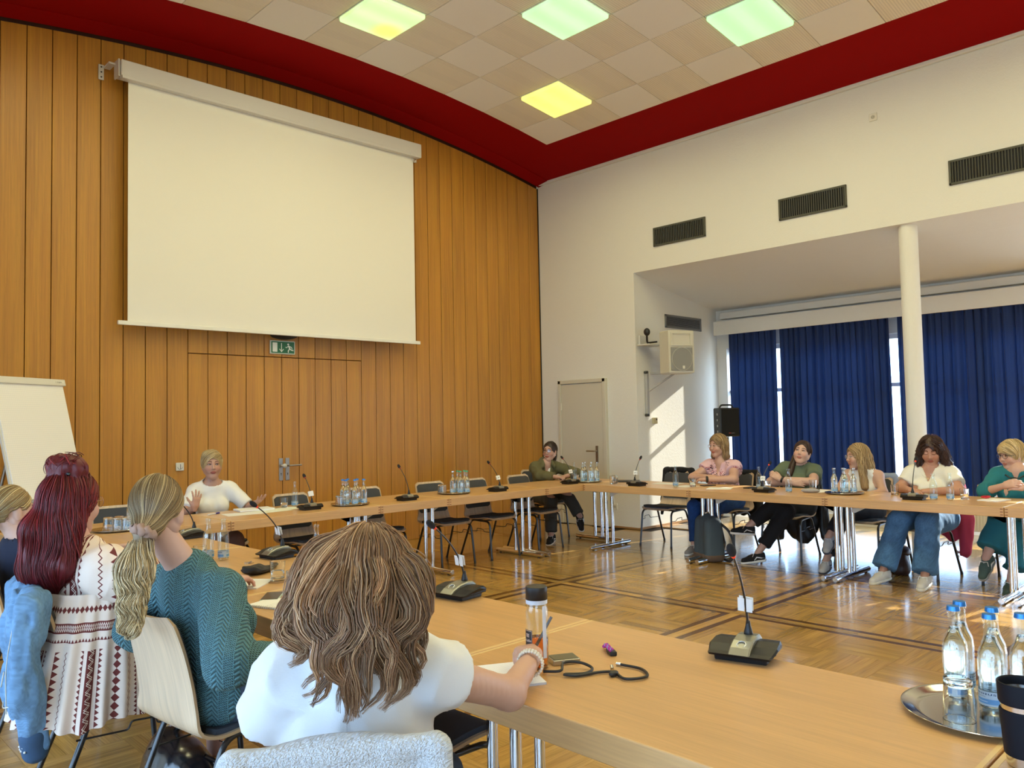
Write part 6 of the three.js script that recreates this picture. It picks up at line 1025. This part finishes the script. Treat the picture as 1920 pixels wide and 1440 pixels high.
// ---------- near row ----------
T.knit = tex(512, 512, (u, v) => {                                         // panels of chevrons and open-work columns
  const col = Math.floor(u * 8), fu = u * 8 - col, odd = col % 2; let h;
  if (odd) { const a = Math.abs(fu - 0.5) * 2; h = 0.5 + 0.5 * Math.cos((v * 26 + a * 1.2) * 6.2832); h = h * 0.75 + (Math.abs(fu - 0.5) < 0.06 ? -0.3 : 0.15); } else { const q = Math.cos(v * 52 * 6.2832) * Math.cos(fu * 3 * 6.2832); h = 0.55 + 0.4 * q; if (fu < 0.12 || fu > 0.88) h = 0.95; }
  h = clamp(h + 0.15 * (vn2(u * 120, v * 120, 120, 120) - 0.5)); return [h * 255, h * 255, h * 255];
}, false);
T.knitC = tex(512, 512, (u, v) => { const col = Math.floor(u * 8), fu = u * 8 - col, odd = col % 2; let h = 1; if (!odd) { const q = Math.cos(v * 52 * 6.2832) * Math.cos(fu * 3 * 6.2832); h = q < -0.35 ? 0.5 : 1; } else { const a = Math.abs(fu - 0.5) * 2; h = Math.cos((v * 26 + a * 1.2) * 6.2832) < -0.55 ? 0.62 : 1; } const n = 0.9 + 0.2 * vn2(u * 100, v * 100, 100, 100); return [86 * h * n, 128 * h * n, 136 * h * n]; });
const boho = canvasTex(1024, 1024, (c, w, h) => {
  c.fillStyle = '#e6d3c3'; c.fillRect(0, 0, w, h); const mr = '#6a2a26', wh = '#f0e2d4';
  const zig = (x, y0, y1, a, n, lw, col) => { c.strokeStyle = col; c.lineWidth = lw; c.beginPath(); for (let i = 0; i <= n; i++) c.lineTo(x + (i % 2 ? a : -a), y0 + (y1 - y0) * i / n); c.stroke(); };
  const tri = (x, s, n, side) => { c.fillStyle = mr; for (let i = 0; i < n; i++) { const y = i * h / n; c.beginPath(); c.moveTo(x, y); c.lineTo(x + side * s, y + h / n / 2); c.lineTo(x, y + h / n); c.fill(); } };
  const band = (x, wd) => { c.fillStyle = mr; c.fillRect(x, 0, wd, h); zig(x + wd / 2, 0, h, wd * 0.28, 32, 5, wh); zig(x + wd / 2, 16, h + 16, wd * 0.28, 32, 5, wh); };
  band(90, 74); tri(60, 26, 24, -1); tri(194, 26, 24, 1);
  c.fillStyle = mr; for (let i = 0; i < 16; i++) { c.beginPath(); c.moveTo(360, i * 64); c.lineTo(386, i * 64 + 32); c.lineTo(360, i * 64 + 64); c.lineTo(334, i * 64 + 32); c.fill(); }
  zig(470, 0, h, 12, 40, 7, mr); zig(500, 0, h, 12, 40, 7, mr);
  band(610, 60); tri(590, 22, 30, -1); tri(692, 22, 30, 1); tri(830, 44, 18, 1); zig(930, 0, h, 10, 48, 6, mr);
}, true);
const bohoH = canvasTex(1024, 512, (c, w, h) => {
  c.fillStyle = '#e6d3c3'; c.fillRect(0, 0, w, h); const mr = '#6a2a26', wh = '#f0e2d4';
  c.fillStyle = mr; for (let i = 0; i < 20; i++) { const x = i * 51.2; c.beginPath(); c.moveTo(x, 90); c.lineTo(x + 25.6, 60); c.lineTo(x + 51.2, 90); c.lineTo(x + 25.6, 120); c.fill(); }
  c.fillRect(0, 200, w, 84); c.strokeStyle = wh; c.lineWidth = 5; for (const o of [0, 20]) { c.beginPath(); for (let i = 0; i <= 52; i++) c.lineTo(i * 20 + o, 242 + (i % 2 ? 26 : -26)); c.stroke(); }
  c.fillStyle = mr; for (let i = 0; i < 32; i++) { c.beginPath(); c.moveTo(i * 32, 360); c.lineTo(i * 32 + 16, 330); c.lineTo(i * 32 + 32, 360); c.fill(); }
}, true);

// woman writing
const P8 = person({ near: true, noEyes: true, label: 'woman in a white top with long wavy brown hair writing at the table', at: [-7.66, 6.70], deg: 136, build: 1.06, lean: -3, twist: 4, torso: 0.97, headAt: [-7.69, 1.110, 6.775], head: { yaw: 16, pitch: 8 }, skin: [0.58, 0.34, 0.25], armR: 0.96,
  arms: { R: { e: [-7.29, 0.795, 6.80], w: [-7.075, 0.815, 6.675], dir: [0.30, -0.02, -0.55], back: [-0.25, 0.8, 0.3], pose: 'pen' }, L: { e: [-7.79, 0.79, 6.52], w: [-7.55, 0.70, 6.36] } },
  legs: { R: [[-7.27, 0.49, 6.48], [-7.30, 0.09, 6.30]], L: [[-7.45, 0.49, 6.30], [-7.50, 0.09, 6.10]] },
  top: { name: 'shirt', sleeve: 0.26, sleeveL: 0.9, m: clothM([0.72, 0.73, 0.75]), neck: [0.08, 0.045, 0.08], fat: 0.02, loose: 0.03, fold: 0.017, hem: -0.09, h: 0.0075 }, bottom: { m: jeans([0.03, 0.045, 0.07]), len: 0.92 },
  hair: (R) => {
    const o = R.outH, vol = [hell(R, [0, -0.02, -0.06], [0.098, 0.12, 0.075]), hell(R, [0, 0.05, -0.01], [0.094, 0.085, 0.1])]; const add = (a, b, ra, rb) => vol.push(cone(a, b, ra, rb, 0.04));
    const c = R.hc; // falls over the back to the shoulder blades
    add([c[0] + 0.04, c[1] - 0.06, c[2] - 0.085], [c[0] + 0.045, c[1] - 0.11, c[2] - 0.085], 0.065, 0.04); add([c[0] - 0.04, c[1] - 0.06, c[2] - 0.08], [c[0] - 0.04, c[1] - 0.11, c[2] - 0.08], 0.06, 0.035);
    const m = hairM(), col = [0.25, 0.128, 0.064], hi = [0.48, 0.30, 0.165];
    hair(R, { m, color: col, high: hi, highP: 0.3, n: 1100, len: 0.3, r: 0.0012, puff: 0.016, wave: [0.007, 30], step: 0.014, lift: 0.007, h: 0.0065, vol, cut: () => null, rough: 0.005, flow: (p) => { const q = R.inH(...p); return q[1] > 0.02 ? nrm([0, -1, -0.35]) : [0, -1, 0]; } });
    locks(R, [[[-7.815, 1.184, 6.788], [-7.858, 1.116, 6.797], [-7.852, 1.045, 6.827], [-7.843, 0.981, 6.831], [-7.872, 0.939, 6.799]], [[-7.809, 1.165, 6.820], [-7.853, 1.099, 6.829], [-7.835, 1.029, 6.870], [-7.845, 0.955, 6.855], [-7.878, 0.914, 6.820]], [[-7.797, 1.157, 6.860], [-7.840, 1.082, 6.868], [-7.814, 1.010, 6.903], [-7.820, 0.937, 6.892], [-7.825, 0.868, 6.869]], [[-7.794, 1.148, 6.875], [-7.821, 1.075, 6.915], [-7.846, 1.014, 6.886], [-7.813, 0.947, 6.900], [-7.784, 0.912, 6.912]], [[-7.773, 1.157, 6.882], [-7.785, 1.082, 6.936], [-7.827, 1.024, 6.905], [-7.798, 0.947, 6.915], [-7.810, 0.879, 6.884]], [[-7.750, 1.156, 6.905], [-7.793, 1.083, 6.928], [-7.754, 1.019, 6.962], [-7.751, 0.953, 6.947], [-7.778, 0.897, 6.903]], [[-7.715, 1.152, 6.911], [-7.718, 1.084, 6.959], [-7.756, 1.027, 6.947], [-7.722, 0.949, 6.961], [-7.742, 0.901, 6.924]], [[-7.687, 1.158, 6.910], [-7.685, 1.087, 6.950], [-7.719, 1.028, 6.941], [-7.702, 0.963, 6.953], [-7.706, 0.928, 6.933]], [[-7.651, 1.173, 6.891], [-7.659, 1.102, 6.935], [-7.682, 1.052, 6.937], [-7.673, 1.008, 6.942], [-7.688, 0.981, 6.926]], [[-7.802, 1.200, 6.745], [-7.849, 1.119, 6.750], [-7.874, 1.058, 6.750], [-7.855, 1.005, 6.779], [-7.870, 0.971, 6.762]]], { m, color: col, high: hi, n: 78, rad: 0.025, r: 0.0012, extra: 2, seg: 26 });
    const cl = o(-0.045, 0.125, -0.01); for (let i = 0; i < 4; i++) obj('hair_clip', sweep([V(...cl), V(cl[0] + 0.012 * Math.cos(i * 1.6), cl[1] + 0.014, cl[2] + 0.012 * Math.sin(i * 1.6))], [0.002, 0.0012], 5), mat({ color: lin(0.25, 0.05, 0.03), roughness: 0.4 }), R.g);
  } });
{ // bracelet beads and pencil of the writing hand
  const b = thing('bracelet', 'double bracelet of white beads on the writing wrist', 'bracelet', [-7.115, 0.812, 6.703]); const ax = V(0.2, 0.02, -0.14).normalize(), q = new THREE.Quaternion().setFromUnitVectors(V(0, 0, 1), ax), bm = phy({ color: lin(0.78, 0.72, 0.62), roughness: 0.25, clearcoat: 0.5 }), sg = new THREE.SphereGeometry(0.0046, 10, 8);
  for (const off of [-0.006, 0.006]) for (let i = 0; i < 26; i++) { const a = i / 26 * 6.2832, p = V(Math.cos(a) * 0.034, Math.sin(a) * 0.034, off + 0.004 * Math.cos(a)).applyQuaternion(q); const o = obj('bead', sg, bm, b); o.position.copy(p); }
  const p = thing('pencil', 'grey pencil held in the writing hand', 'pencil', [-7.0, 0.785, 6.60]); obj('shaft', cyl([-0.02, -0.03, -0.015], [0.035, 0.115, 0.045], 0.0042, 0.0042, 8), mat({ color: lin(0.13, 0.14, 0.17), roughness: 0.4 }), p); obj('tip', cyl([-0.02, -0.03, -0.015], [-0.0228, -0.0355, -0.0175], 0.004, 0.0006, 8), mat({ color: lin(0.5, 0.35, 0.2), roughness: 0.6 }), p);
}
// woman in the teal sweater
person({ near: true, noEyes: true, label: 'woman in a teal knit sweater with a blond ponytail and scrunchie, seen from behind', at: [-7.42, 5.41], deg: 101, build: 1.0, lean: -14, torso: 0.99, headAt: [-7.64, 1.185, 5.43], head: { yaw: 40, pitch: 3 }, skin: [0.60, 0.37, 0.29],
  arms: { R: { e: [-7.545, 0.72, 5.78], w: [-7.32, 0.66, 5.66], dir: [0.8, -0.3, -0.3] }, L: { e: [-7.60, 0.73, 5.12], w: [-7.32, 0.66, 5.28], dir: [0.9, -0.2, 0.2] } },
  legs: { R: [[-7.03, 0.51, 5.55], [-7.06, 0.09, 5.62]], L: [[-7.03, 0.50, 5.28], [-7.06, 0.09, 5.24]] },
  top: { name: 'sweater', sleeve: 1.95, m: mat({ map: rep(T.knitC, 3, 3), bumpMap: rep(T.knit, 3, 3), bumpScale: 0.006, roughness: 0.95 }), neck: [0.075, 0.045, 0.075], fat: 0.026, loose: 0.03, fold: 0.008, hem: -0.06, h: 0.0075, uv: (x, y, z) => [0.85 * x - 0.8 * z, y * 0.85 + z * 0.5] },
  bottom: { m: jeans([0.055, 0.085, 0.14]), len: 0.95, wide: 0.01, fold: 0.005 }, shoes: { m: clothM([0.02, 0.02, 0.022]), L: [1, -0.1, 0], R: [1, -0.1, 0] },
  hair: (R) => {
    const t = R.outH(0, -0.052, -0.118), vol = [hell(R, [0, -0.04, -0.09], [0.05, 0.04, 0.045])], e = [t[0] + 0.005, t[1] - 0.30, t[2] - 0.05]; vol.push(cone(t, [t[0], t[1] - 0.12, t[2] - 0.035], 0.022, 0.044, 0.03), cone([t[0], t[1] - 0.12, t[2] - 0.035], e, 0.046, 0.026, 0.03));
    hair(R, { color: [0.22, 0.145, 0.07], high: [0.44, 0.33, 0.18], highP: 0.35, n: 1000, len: 0.5, r: 0.0014, puff: 0.009, line: 0.066, step: 0.012, lift: 0.003, h: 0.0055, vol, face: [0.068, 0.14, 0.07], flow: (p, n) => (p[1] < t[1] - 0.005 ? [0, -1, 0] : nrm(sub(t, p))), wave: null, clip: (d, q) => (q[1] < -0.005 && Math.abs(q[0]) > 0.035 && q[2] > -0.055 ? Math.max(d, 0.01) : d), rough: 0.002 });
    hair(R, { name: 'ponytail', color: [0.36, 0.26, 0.13], high: [0.66, 0.53, 0.33], highP: 0.5, n: 560, len: 0.34, r: 0.0017, puff: -0.05, step: 0.012, lift: 0.012, wave: [0.012, 70], h: 0.0065, cut: () => null, vol: vol.slice(1), seeds: () => { const a = rr(0, 6.28), k = rr(0, 0.55); return [t[0] + Math.cos(a) * 0.03, t[1] - 0.02 - k * 0.2, t[2] - 0.01 + Math.sin(a) * 0.03]; }, tip: [1.3, 1.35, 1.4], clip: (d, q, p) => (p[1] > t[1] + 0.02 ? Math.max(d, 0.01) : d) });
    scr(R, [t[0], t[1] - 0.004, t[2] - 0.004], 0.028, 0.0155, clothM([0.42, 0.27, 0.21]), 'scrunchie', [0, 0.8, 0.5]);
  } });
// red haired woman in the patterned dress
person({ near: true, noEyes: true, label: 'woman with long dark red hair and a bun in a cream dress with maroon patterns', at: [-7.60, 4.69], deg: 103, build: 1.22, lean: -9, torso: 0.98, headAt: [-7.70, 1.175, 4.68], head: { yaw: 4, pitch: 2 }, skin: [0.60, 0.34, 0.27], armR: 1.2,
  arms: { R: { e: [-7.42, 0.80, 5.03], w: [-7.12, 0.80, 4.86], dir: [0.9, 0, -0.2] }, L: { e: [-7.55, 0.78, 4.30], w: [-7.20, 0.80, 4.45] } },
  legs: { R: [[-7.16, 0.5, 4.82], [-7.18, 0.09, 4.84]], L: [[-7.18, 0.5, 4.55], [-7.2, 0.09, 4.52]] },
  glasses: { m: mat({ color: lin(0.5, 0.3, 0.22), roughness: 0.25, metalness: 0.7 }), t: 0.0014, r: 0.024 },
  top: { name: 'dress_bodice', sleeve: 0.92, m: mat({ map: rep(boho, 1.7, 1.7), roughness: 0.9, bumpMap: rep(T.cloth, 10, 10), bumpScale: 0.0004 }), neck: [0.08, 0.045, 0.08], fat: 0.032, loose: 0.04, fold: 0.010, hem: 0.20, h: 0.0075, uv: (x, y, z) => [Math.atan2(x, -z) * 0.24 + 0.2, y] },
  hair: (R) => {
    const c = R.hc, o = R.outH, vol = [hell(R, [0, -0.03, -0.05], [0.098, 0.12, 0.08]), hell(R, [-0.005, 0.152, -0.03], [0.062, 0.046, 0.058]), hell(R, [0.03, 0.158, -0.05], [0.045, 0.042, 0.042]), hell(R, [-0.04, 0.15, -0.01], [0.035, 0.036, 0.036])], add = (a, b, ra, rb) => vol.push(cone(a, b, ra, rb, 0.04));
    add([c[0] + 0.02, c[1] - 0.1, c[2] - 0.10], [0.06, 0.93, -0.20], 0.085, 0.075); add([0.06, 0.93, -0.20], [0.08, 0.83, -0.205], 0.075, 0.03); add([c[0] + 0.07, c[1] - 0.08, c[2] - 0.06], [0.17, 0.93, -0.16], 0.06, 0.05); add([0.17, 0.93, -0.16], [0.21, 0.84, -0.16], 0.05, 0.02); add([c[0] - 0.06, c[1] - 0.08, c[2] - 0.06], [-0.05, 0.95, -0.18], 0.06, 0.055); add([-0.05, 0.95, -0.18], [-0.02, 0.85, -0.2], 0.055, 0.02);
    hair(R, { color: [0.115, 0.0055, 0.010], high: [0.24, 0.014, 0.018], highP: 0.3, n: 1150, len: 0.46, r: 0.0018, puff: 0.017, line: 0.07, step: 0.014, lift: 0.007, h: 0.0065, vol, wave: [0.008, 26], face: [0.066, 0.14, 0.07], rough: 0.006, clip: (d, q) => (q[0] < -0.045 && q[1] < 0.035 && q[2] > -0.028 ? Math.max(d, 0.008) : d) });
    { const bc = R.outH(0, 0.155, -0.03), L = []; for (let i = 0; i < 260; i++) { const ax = V(rr(-1, 1), rr(-0.6, 1), rr(-1, 1)).normalize(), u1 = V(0, 1, 0.3).cross(ax).normalize(), u2 = ax.clone().cross(u1), r = rr(0.035, 0.058), a0 = rr(0, 6.28), n = 12, pts = [], cc = V(...bc).add(V(rr(-0.03, 0.03), rr(-0.012, 0.012), rr(-0.025, 0.025))); for (let k = 0; k <= n; k++) { const a = a0 + k / n * rr(2.0, 2.2); pts.push(cc.clone().addScaledVector(u1, Math.cos(a) * r).addScaledVector(u2, Math.sin(a) * r * 0.8).toArray()); } L.push({ P: pts, r: 0.0019, c: mul(rnd() < 0.3 ? [0.24, 0.014, 0.018] : [0.115, 0.0055, 0.010], Math.exp(rr(-0.4, 0.4))) }); } const sm2 = obj('hair_bun', strandMesh(L), hairM(), R.g); sm2.userData = { kind: 'stuff' }; }
    obj('hair_clip', new THREE.SphereGeometry(0.013, 12, 8).scale(1, 0.7, 0.6).translate(...o(-0.05, 0.125, -0.055)), M.blackGloss, R.g);
    const q = R.g; const P = []; const at = [-0.075, 0.0]; // gathered skirt over the chair, open below
    const sk = (y, a) => { const t = clamp((0.83 - y) / 0.46), rx = lerp(0.178, 0.262, Math.pow(t, 0.8)), rz = lerp(0.165, 0.23, Math.pow(t, 0.7)), rp = 1 + (0.018 + 0.05 * t) * Math.sin(a * 17 + 2 * Math.sin(a * 3)) + 0.02 * Math.sin(a * 7 + y * 9); return V(-0.055 + Math.sin(a) * rx * rp, y - (t > 0.98 ? 0.012 * Math.sin(a * 5) : 0), -0.05 - 0.06 * t + Math.cos(a) * rz * rp); };
    const na = 220, ny = 26, pos = [], uv = [], idx = []; for (let j = 0; j <= ny; j++) for (let i = 0; i <= na; i++) { const y = lerp(0.845, 0.375, j / ny), a = lerp(1.0, 5.5, i / na), p = sk(y, a); pos.push(p.x, p.y, p.z); uv.push(a * 0.24, y); }
    const w = na + 1, j1 = 11; for (const [nm, ja, jb, m] of [['skirt_tier', 0, j1, mat({ map: (() => { const t = bohoH.clone(); t.repeat.set(2.4, 4.6); t.offset.set(0, 0.18); t.needsUpdate = true; return t; })(), roughness: 0.9, side: THREE.DoubleSide })], ['skirt', j1, ny, mat({ map: rep(boho, 2.1, 2.1), roughness: 0.9, side: THREE.DoubleSide })]]) {
      const ix = []; for (let j = ja; j < jb; j++) for (let i = 0; i < na; i++) { const a = j * w + i; ix.push(a, a + w, a + 1, a + 1, a + w, a + w + 1); } const g = new THREE.BufferGeometry(); g.setAttribute('position', new THREE.Float32BufferAttribute(pos, 3)); g.setAttribute('uv', new THREE.Float32BufferAttribute(uv, 2)); g.setIndex(ix); g.computeVertexNormals(); obj(nm, g, m, q);
    }
    obj('skirt_lap', nets(field([ell([0, 0.54, 0.08], [0.24, 0.10, 0.2], 0.05), cone([0.1, 0.52, 0.1], [0.13, 0.5, 0.42], 0.12, 0.09, 0.05), cone([-0.1, 0.52, 0.1], [-0.13, 0.5, 0.42], 0.12, 0.09, 0.05)]), [-0.35, 0.3, -0.2], [0.35, 0.75, 0.6], 0.012), mat({ color: lin(0.72, 0.58, 0.47), roughness: 0.9 }), q);
  } });
// blonde woman by the flip chart
person({ noEyes: true, label: 'blonde woman with a low bun at the flip chart end of the near row', at: [-7.57, 3.56], deg: 96, lean: -6, torso: 0.9, headAt: [-7.66, 1.065, 3.51], head: { yaw: 8, pitch: 4 }, skin: [0.60, 0.37, 0.28],
  arms: { R: { e: [-7.48, 0.74, 3.82], w: [-7.15, 0.80, 3.70] }, L: { e: [-7.5, 0.74, 3.28], w: [-7.15, 0.80, 3.40] } },
  top: { name: 'top', sleeve: 0.5, m: clothM([0.010, 0.014, 0.035]), neck: [0.10, 0.06, 0.10], fat: 0.014 }, bottom: { m: clothM([0.02, 0.02, 0.03]) },
  hair: (R) => { const t = R.outH(0, -0.05, -0.12); hair(R, { color: [0.30, 0.20, 0.09], high: [0.52, 0.40, 0.21], n: 420, len: 0.24, r: 0.002, puff: 0.009, line: 0.07, vol: [hell(R, [0, -0.055, -0.125], [0.04, 0.045, 0.035])], face: [0.068, 0.14, 0.07], flow: (p) => nrm(sub(t, p)), clip: (d, q) => (q[1] < 0.022 && Math.abs(q[0]) > 0.035 && q[2] > -0.045 ? Math.max(d, 0.01) : d) }); } });

// ---------- garments on chairs, bags ----------
function cloth3(name, label, cat, p, deg, prims, m, h = 0.009, amp = 0.008, uvs = 1, parts = null) {
  const t = thing(name, label, cat, p, deg * D), F = field(prims), [lo, hi] = bounds(prims, 0.03), g = nets((x, y, z) => F(x, y, z) + amp * (vn3(x * 16, y * 6, z * 16) + 0.5 * vn3(x * 40, y * 14, z * 40)), lo, hi, h);
  uvBy(g, (x, y, z) => [(x + z) * uvs, y * uvs]); obj('cloth', g, m, t); if (parts) parts(t); return t;
}
const fleeceM = mat({ color: lin(0.62, 0.64, 0.67), roughness: 1, bumpMap: rep(T.fleece, 6, 6), bumpScale: 0.006 });
cloth3('fleece_jacket', 'pale fluffy fleece draped over a chair back', 'jacket', [-7.69, 0, 6.66], 146.5, [cone([-0.185, 0.848, -0.295], [0.185, 0.848, -0.295], 0.02, 0.02, 0.02), ell([0, 0.68, -0.285], [0.225, 0.2, 0.034], 0.03), ell([0, 0.72, -0.245], [0.2, 0.13, 0.022], 0.02), cone([-0.198, 0.835, -0.295], [-0.215, 0.5, -0.29], 0.024, 0.03, 0.03), cone([0.198, 0.835, -0.295], [0.215, 0.5, -0.29], 0.024, 0.03, 0.03)], fleeceM, 0.007, 0.003, 1);
const denimJ = mat({ color: lin(0.19, 0.36, 0.58), map: rep(T.denim, 3, 3), roughness: 0.9 }), stitch = mat({ color: lin(0.62, 0.58, 0.48), roughness: 0.8 });
cloth3('denim_jacket', 'light blue denim jacket hanging over a chair back', 'jacket', [-7.56, 0, 4.70], 84, [cone([-0.2, 0.85, -0.3], [0.2, 0.85, -0.3], 0.04, 0.04, 0.03), ell([0.02, 0.66, -0.325], [0.22, 0.23, 0.045], 0.04), cone([-0.22, 0.82, -0.31], [-0.26, 0.52, -0.34], 0.055, 0.05, 0.03), cone([-0.26, 0.52, -0.34], [-0.22, 0.34, -0.30], 0.052, 0.042, 0.03), ell([-0.1, 0.5, -0.345], [0.13, 0.1, 0.03], 0.03)], denimJ, 0.008, 0.02, 1, (t) => {
  obj('cuff', nets(field([cone([-0.225, 0.36, -0.305], [-0.212, 0.30, -0.295], 0.046, 0.044, 0.01)]), [-0.32, 0.22, -0.4], [-0.14, 0.44, -0.2], 0.008), mat({ color: lin(0.09, 0.19, 0.36), map: rep(T.denim, 3, 3), roughness: 0.9 }), t);
  for (const P of [[[-0.265, 0.62, -0.40], [-0.23, 0.56, -0.405], [-0.2, 0.6, -0.395]], [[-0.29, 0.5, -0.385], [-0.25, 0.49, -0.40], [-0.21, 0.5, -0.395]], [[-0.2, 0.8, -0.36], [-0.19, 0.62, -0.385], [-0.2, 0.45, -0.385]]]) obj('stitching', tube(P, 0.0022, 16, 5), stitch, t);
  for (let i = 0; i < 7; i++) obj('pearl_stud', new THREE.SphereGeometry(0.0045, 8, 6).translate(-0.25 + i * 0.011, 0.315 + 0.014 * (i % 2), -0.345 + 0.004 * Math.abs(i - 3)), M.paper, t);
});
cloth3('black_jacket', 'black jacket hanging over the back of the empty chair', 'jacket', [-0.80, 0, 2.745], -90, [cone([-0.17, 0.86, -0.285], [0.17, 0.86, -0.285], 0.03, 0.03, 0.03), ell([0.0, 0.70, -0.30], [0.2, 0.19, 0.03], 0.03), cone([-0.18, 0.84, -0.28], [-0.2, 0.5, -0.24], 0.04, 0.035, 0.03), cone([0.18, 0.84, -0.28], [0.2, 0.5, -0.26], 0.04, 0.035, 0.03), cone([-0.2, 0.5, -0.24], [-0.2, 0.33, -0.19], 0.035, 0.012, 0.03)], clothM(BLK), 0.011, 0.008);
cloth3('black_coat', 'black coat hanging down behind the chair of the woman in green', 'coat', [-0.70, 0, 4.22], -86, [cone([-0.18, 0.84, -0.30], [0.18, 0.84, -0.30], 0.035, 0.035, 0.03), ell([0.0, 0.5, -0.33], [0.24, 0.4, 0.05], 0.04), cone([0.2, 0.8, -0.31], [0.26, 0.2, -0.30], 0.05, 0.05, 0.03), cone([-0.2, 0.8, -0.31], [-0.24, 0.16, -0.30], 0.05, 0.05, 0.03)], phy({ color: lin(0.006, 0.006, 0.008), roughness: 0.45, sheen: 0.3 }), 0.011, 0.016);
cloth3('black_cardigan', 'black cardigan on the chair of the woman in pink', 'jacket', [-0.60, 0, 3.44], -92, [cone([-0.19, 0.84, -0.29], [0.2, 0.84, -0.29], 0.035, 0.035, 0.03), ell([0.03, 0.6, -0.31], [0.22, 0.26, 0.035], 0.03), cone([0.2, 0.8, -0.3], [0.24, 0.3, -0.28], 0.045, 0.04, 0.03)], clothM(BLK), 0.011, 0.01);
cloth3('pink_jacket', 'raspberry pink jacket hanging from the chair of the woman in jeans', 'jacket', [-0.86, 0, 5.60], -95, [cone([-0.1, 0.85, -0.29], [0.19, 0.85, -0.30], 0.035, 0.04, 0.03), ell([0.08, 0.66, -0.32], [0.18, 0.22, 0.035], 0.03), cone([0.2, 0.82, -0.31], [0.25, 0.5, -0.31], 0.06, 0.06, 0.03), cone([0.25, 0.5, -0.31], [0.24, 0.20, -0.30], 0.06, 0.05, 0.03), ell([0.13, 0.4, -0.32], [0.12, 0.12, 0.03], 0.03)], clothM([0.50, 0.045, 0.095]), 0.011, 0.013, 1, (t) => { for (const y of [0.19, 0.15]) obj('drawstring_ball', new THREE.SphereGeometry(0.016, 12, 10).translate(0.17, y, -0.3), M.paper, t); });
cloth3('blue_cardigan', 'pale blue cardigan on the chair of the blonde woman in white', 'jacket', [-0.62, 0, 4.98], -90, [cone([0.0, 0.85, -0.29], [0.19, 0.85, -0.29], 0.03, 0.035, 0.03), ell([0.1, 0.68, -0.31], [0.13, 0.19, 0.03], 0.03), cone([0.2, 0.82, -0.3], [0.22, 0.55, -0.29], 0.04, 0.03, 0.03)], clothM([0.28, 0.34, 0.48]), 0.011, 0.007);
{ // grey backpack, brown bag, black bag
  const b = thing('backpack', 'grey roll top backpack on the floor by the table leg', 'backpack', [-1.40, 0, 3.68], 60 * D), F = field([-1, 1].flatMap((e) => [-1, 1].map((f) => cone([e * 0.11, 0.055, f * 0.055], [e * 0.10, 0.39, f * 0.045], 0.055, 0.05, 0.05)).concat([cone([e * 0.1, 0.06, 0], [e * 0.1, 0.4, 0], 0.07, 0.055, 0.05)])).concat([cone([0, 0.06, 0], [0, 0.4, 0], 0.1, 0.08, 0.05)]));
  obj('bag_body', nets((x, y, z) => Math.max(F(x, y, z) + 0.006 * vn3(x * 14, y * 10, z * 14), 0.002 - y), [-0.25, -0.03, -0.2], [0.25, 0.5, 0.2], 0.01), clothM([0.060, 0.085, 0.105]), b); obj('base_panel', nets((x, y, z) => Math.max(F(x, y, z) - 0.004, y - 0.075, 0.001 - y), [-0.25, -0.03, -0.2], [0.25, 0.15, 0.2], 0.01), clothM([0.13, 0.085, 0.06]), b);
  obj('strap', tube([[-0.08, 0.40, 0.07], [-0.16, 0.3, 0.15], [-0.2, 0.12, 0.18], [-0.22, 0.02, 0.12], [-0.12, 0.02, 0.1]], 0.014, 30, 8), M.black, b); obj('zip', tube([[0.02, 0.41, 0.06], [0.08, 0.36, 0.09], [0.1, 0.3, 0.1]], 0.004, 16, 5), M.black, b);
  const c = thing('leather_bag', 'brown leather bag under the chair of the woman in jeans', 'bag', [-0.88, 0, 5.38], 30 * D), L = mat({ color: lin(0.045, 0.018, 0.014), roughness: 0.4 }), Fc = field([ell([0, 0.13, 0], [0.17, 0.14, 0.09], 0.04), cone([-0.12, 0.05, 0], [0.12, 0.05, 0], 0.075, 0.075, 0.04)]);
  obj('bag_body', nets((x, y, z) => Math.max(Fc(x, y, z) + 0.008 * vn3(x * 12, y * 12, z * 12), 0.002 - y), [-0.25, -0.03, -0.16], [0.25, 0.32, 0.16], 0.01), L, c); obj('flap', ell2(0, 0.2, 0.02, 0.15, 0.06, 0.085), L, c); obj('strap', tube([[-0.13, 0.2, 0], [-0.05, 0.33, 0.03], [0.1, 0.32, 0.03], [0.15, 0.18, 0.0]], 0.008, 24, 6), L, c);
  const k = thing('black_handbag', 'black patent bag with buckles on the floor under the pale wooden chair', 'bag', [-7.40, 0, 5.0], 100 * D), KL = phy({ color: lin(0.010, 0.010, 0.014), roughness: 0.22, clearcoat: 0.7, clearcoatRoughness: 0.2 }), Fk = field([ell([0, 0.12, 0], [0.2, 0.13, 0.11], 0.04), cone([-0.15, 0.06, 0], [0.15, 0.06, 0], 0.085, 0.085, 0.04), ell([0.1, 0.2, 0.02], [0.08, 0.06, 0.07], 0.03)]);
  obj('bag_body', nets((x, y, z) => Math.max(Fk(x, y, z) + 0.012 * vn3(x * 11, y * 11, z * 11), 0.002 - y), [-0.3, -0.03, -0.2], [0.3, 0.36, 0.2], 0.009), KL, k); for (const x of [-0.08, 0.02, 0.1]) obj('buckle', rb(x, 0.24, 0.06, 0.03, 0.006, 0.022, 0.002).rotateX(0.4), M.silver, k); obj('strap', tube([[-0.15, 0.2, 0.02], [-0.2, 0.1, 0.14], [0, 0.02, 0.18], [0.15, 0.1, 0.12]], 0.009, 24, 6), KL, k);
}
function ell2(x, y, z, a, b, c) { return new THREE.SphereGeometry(1, 28, 18).scale(a, b, c).translate(x, y, z); }
renderer.render(scene, camera);
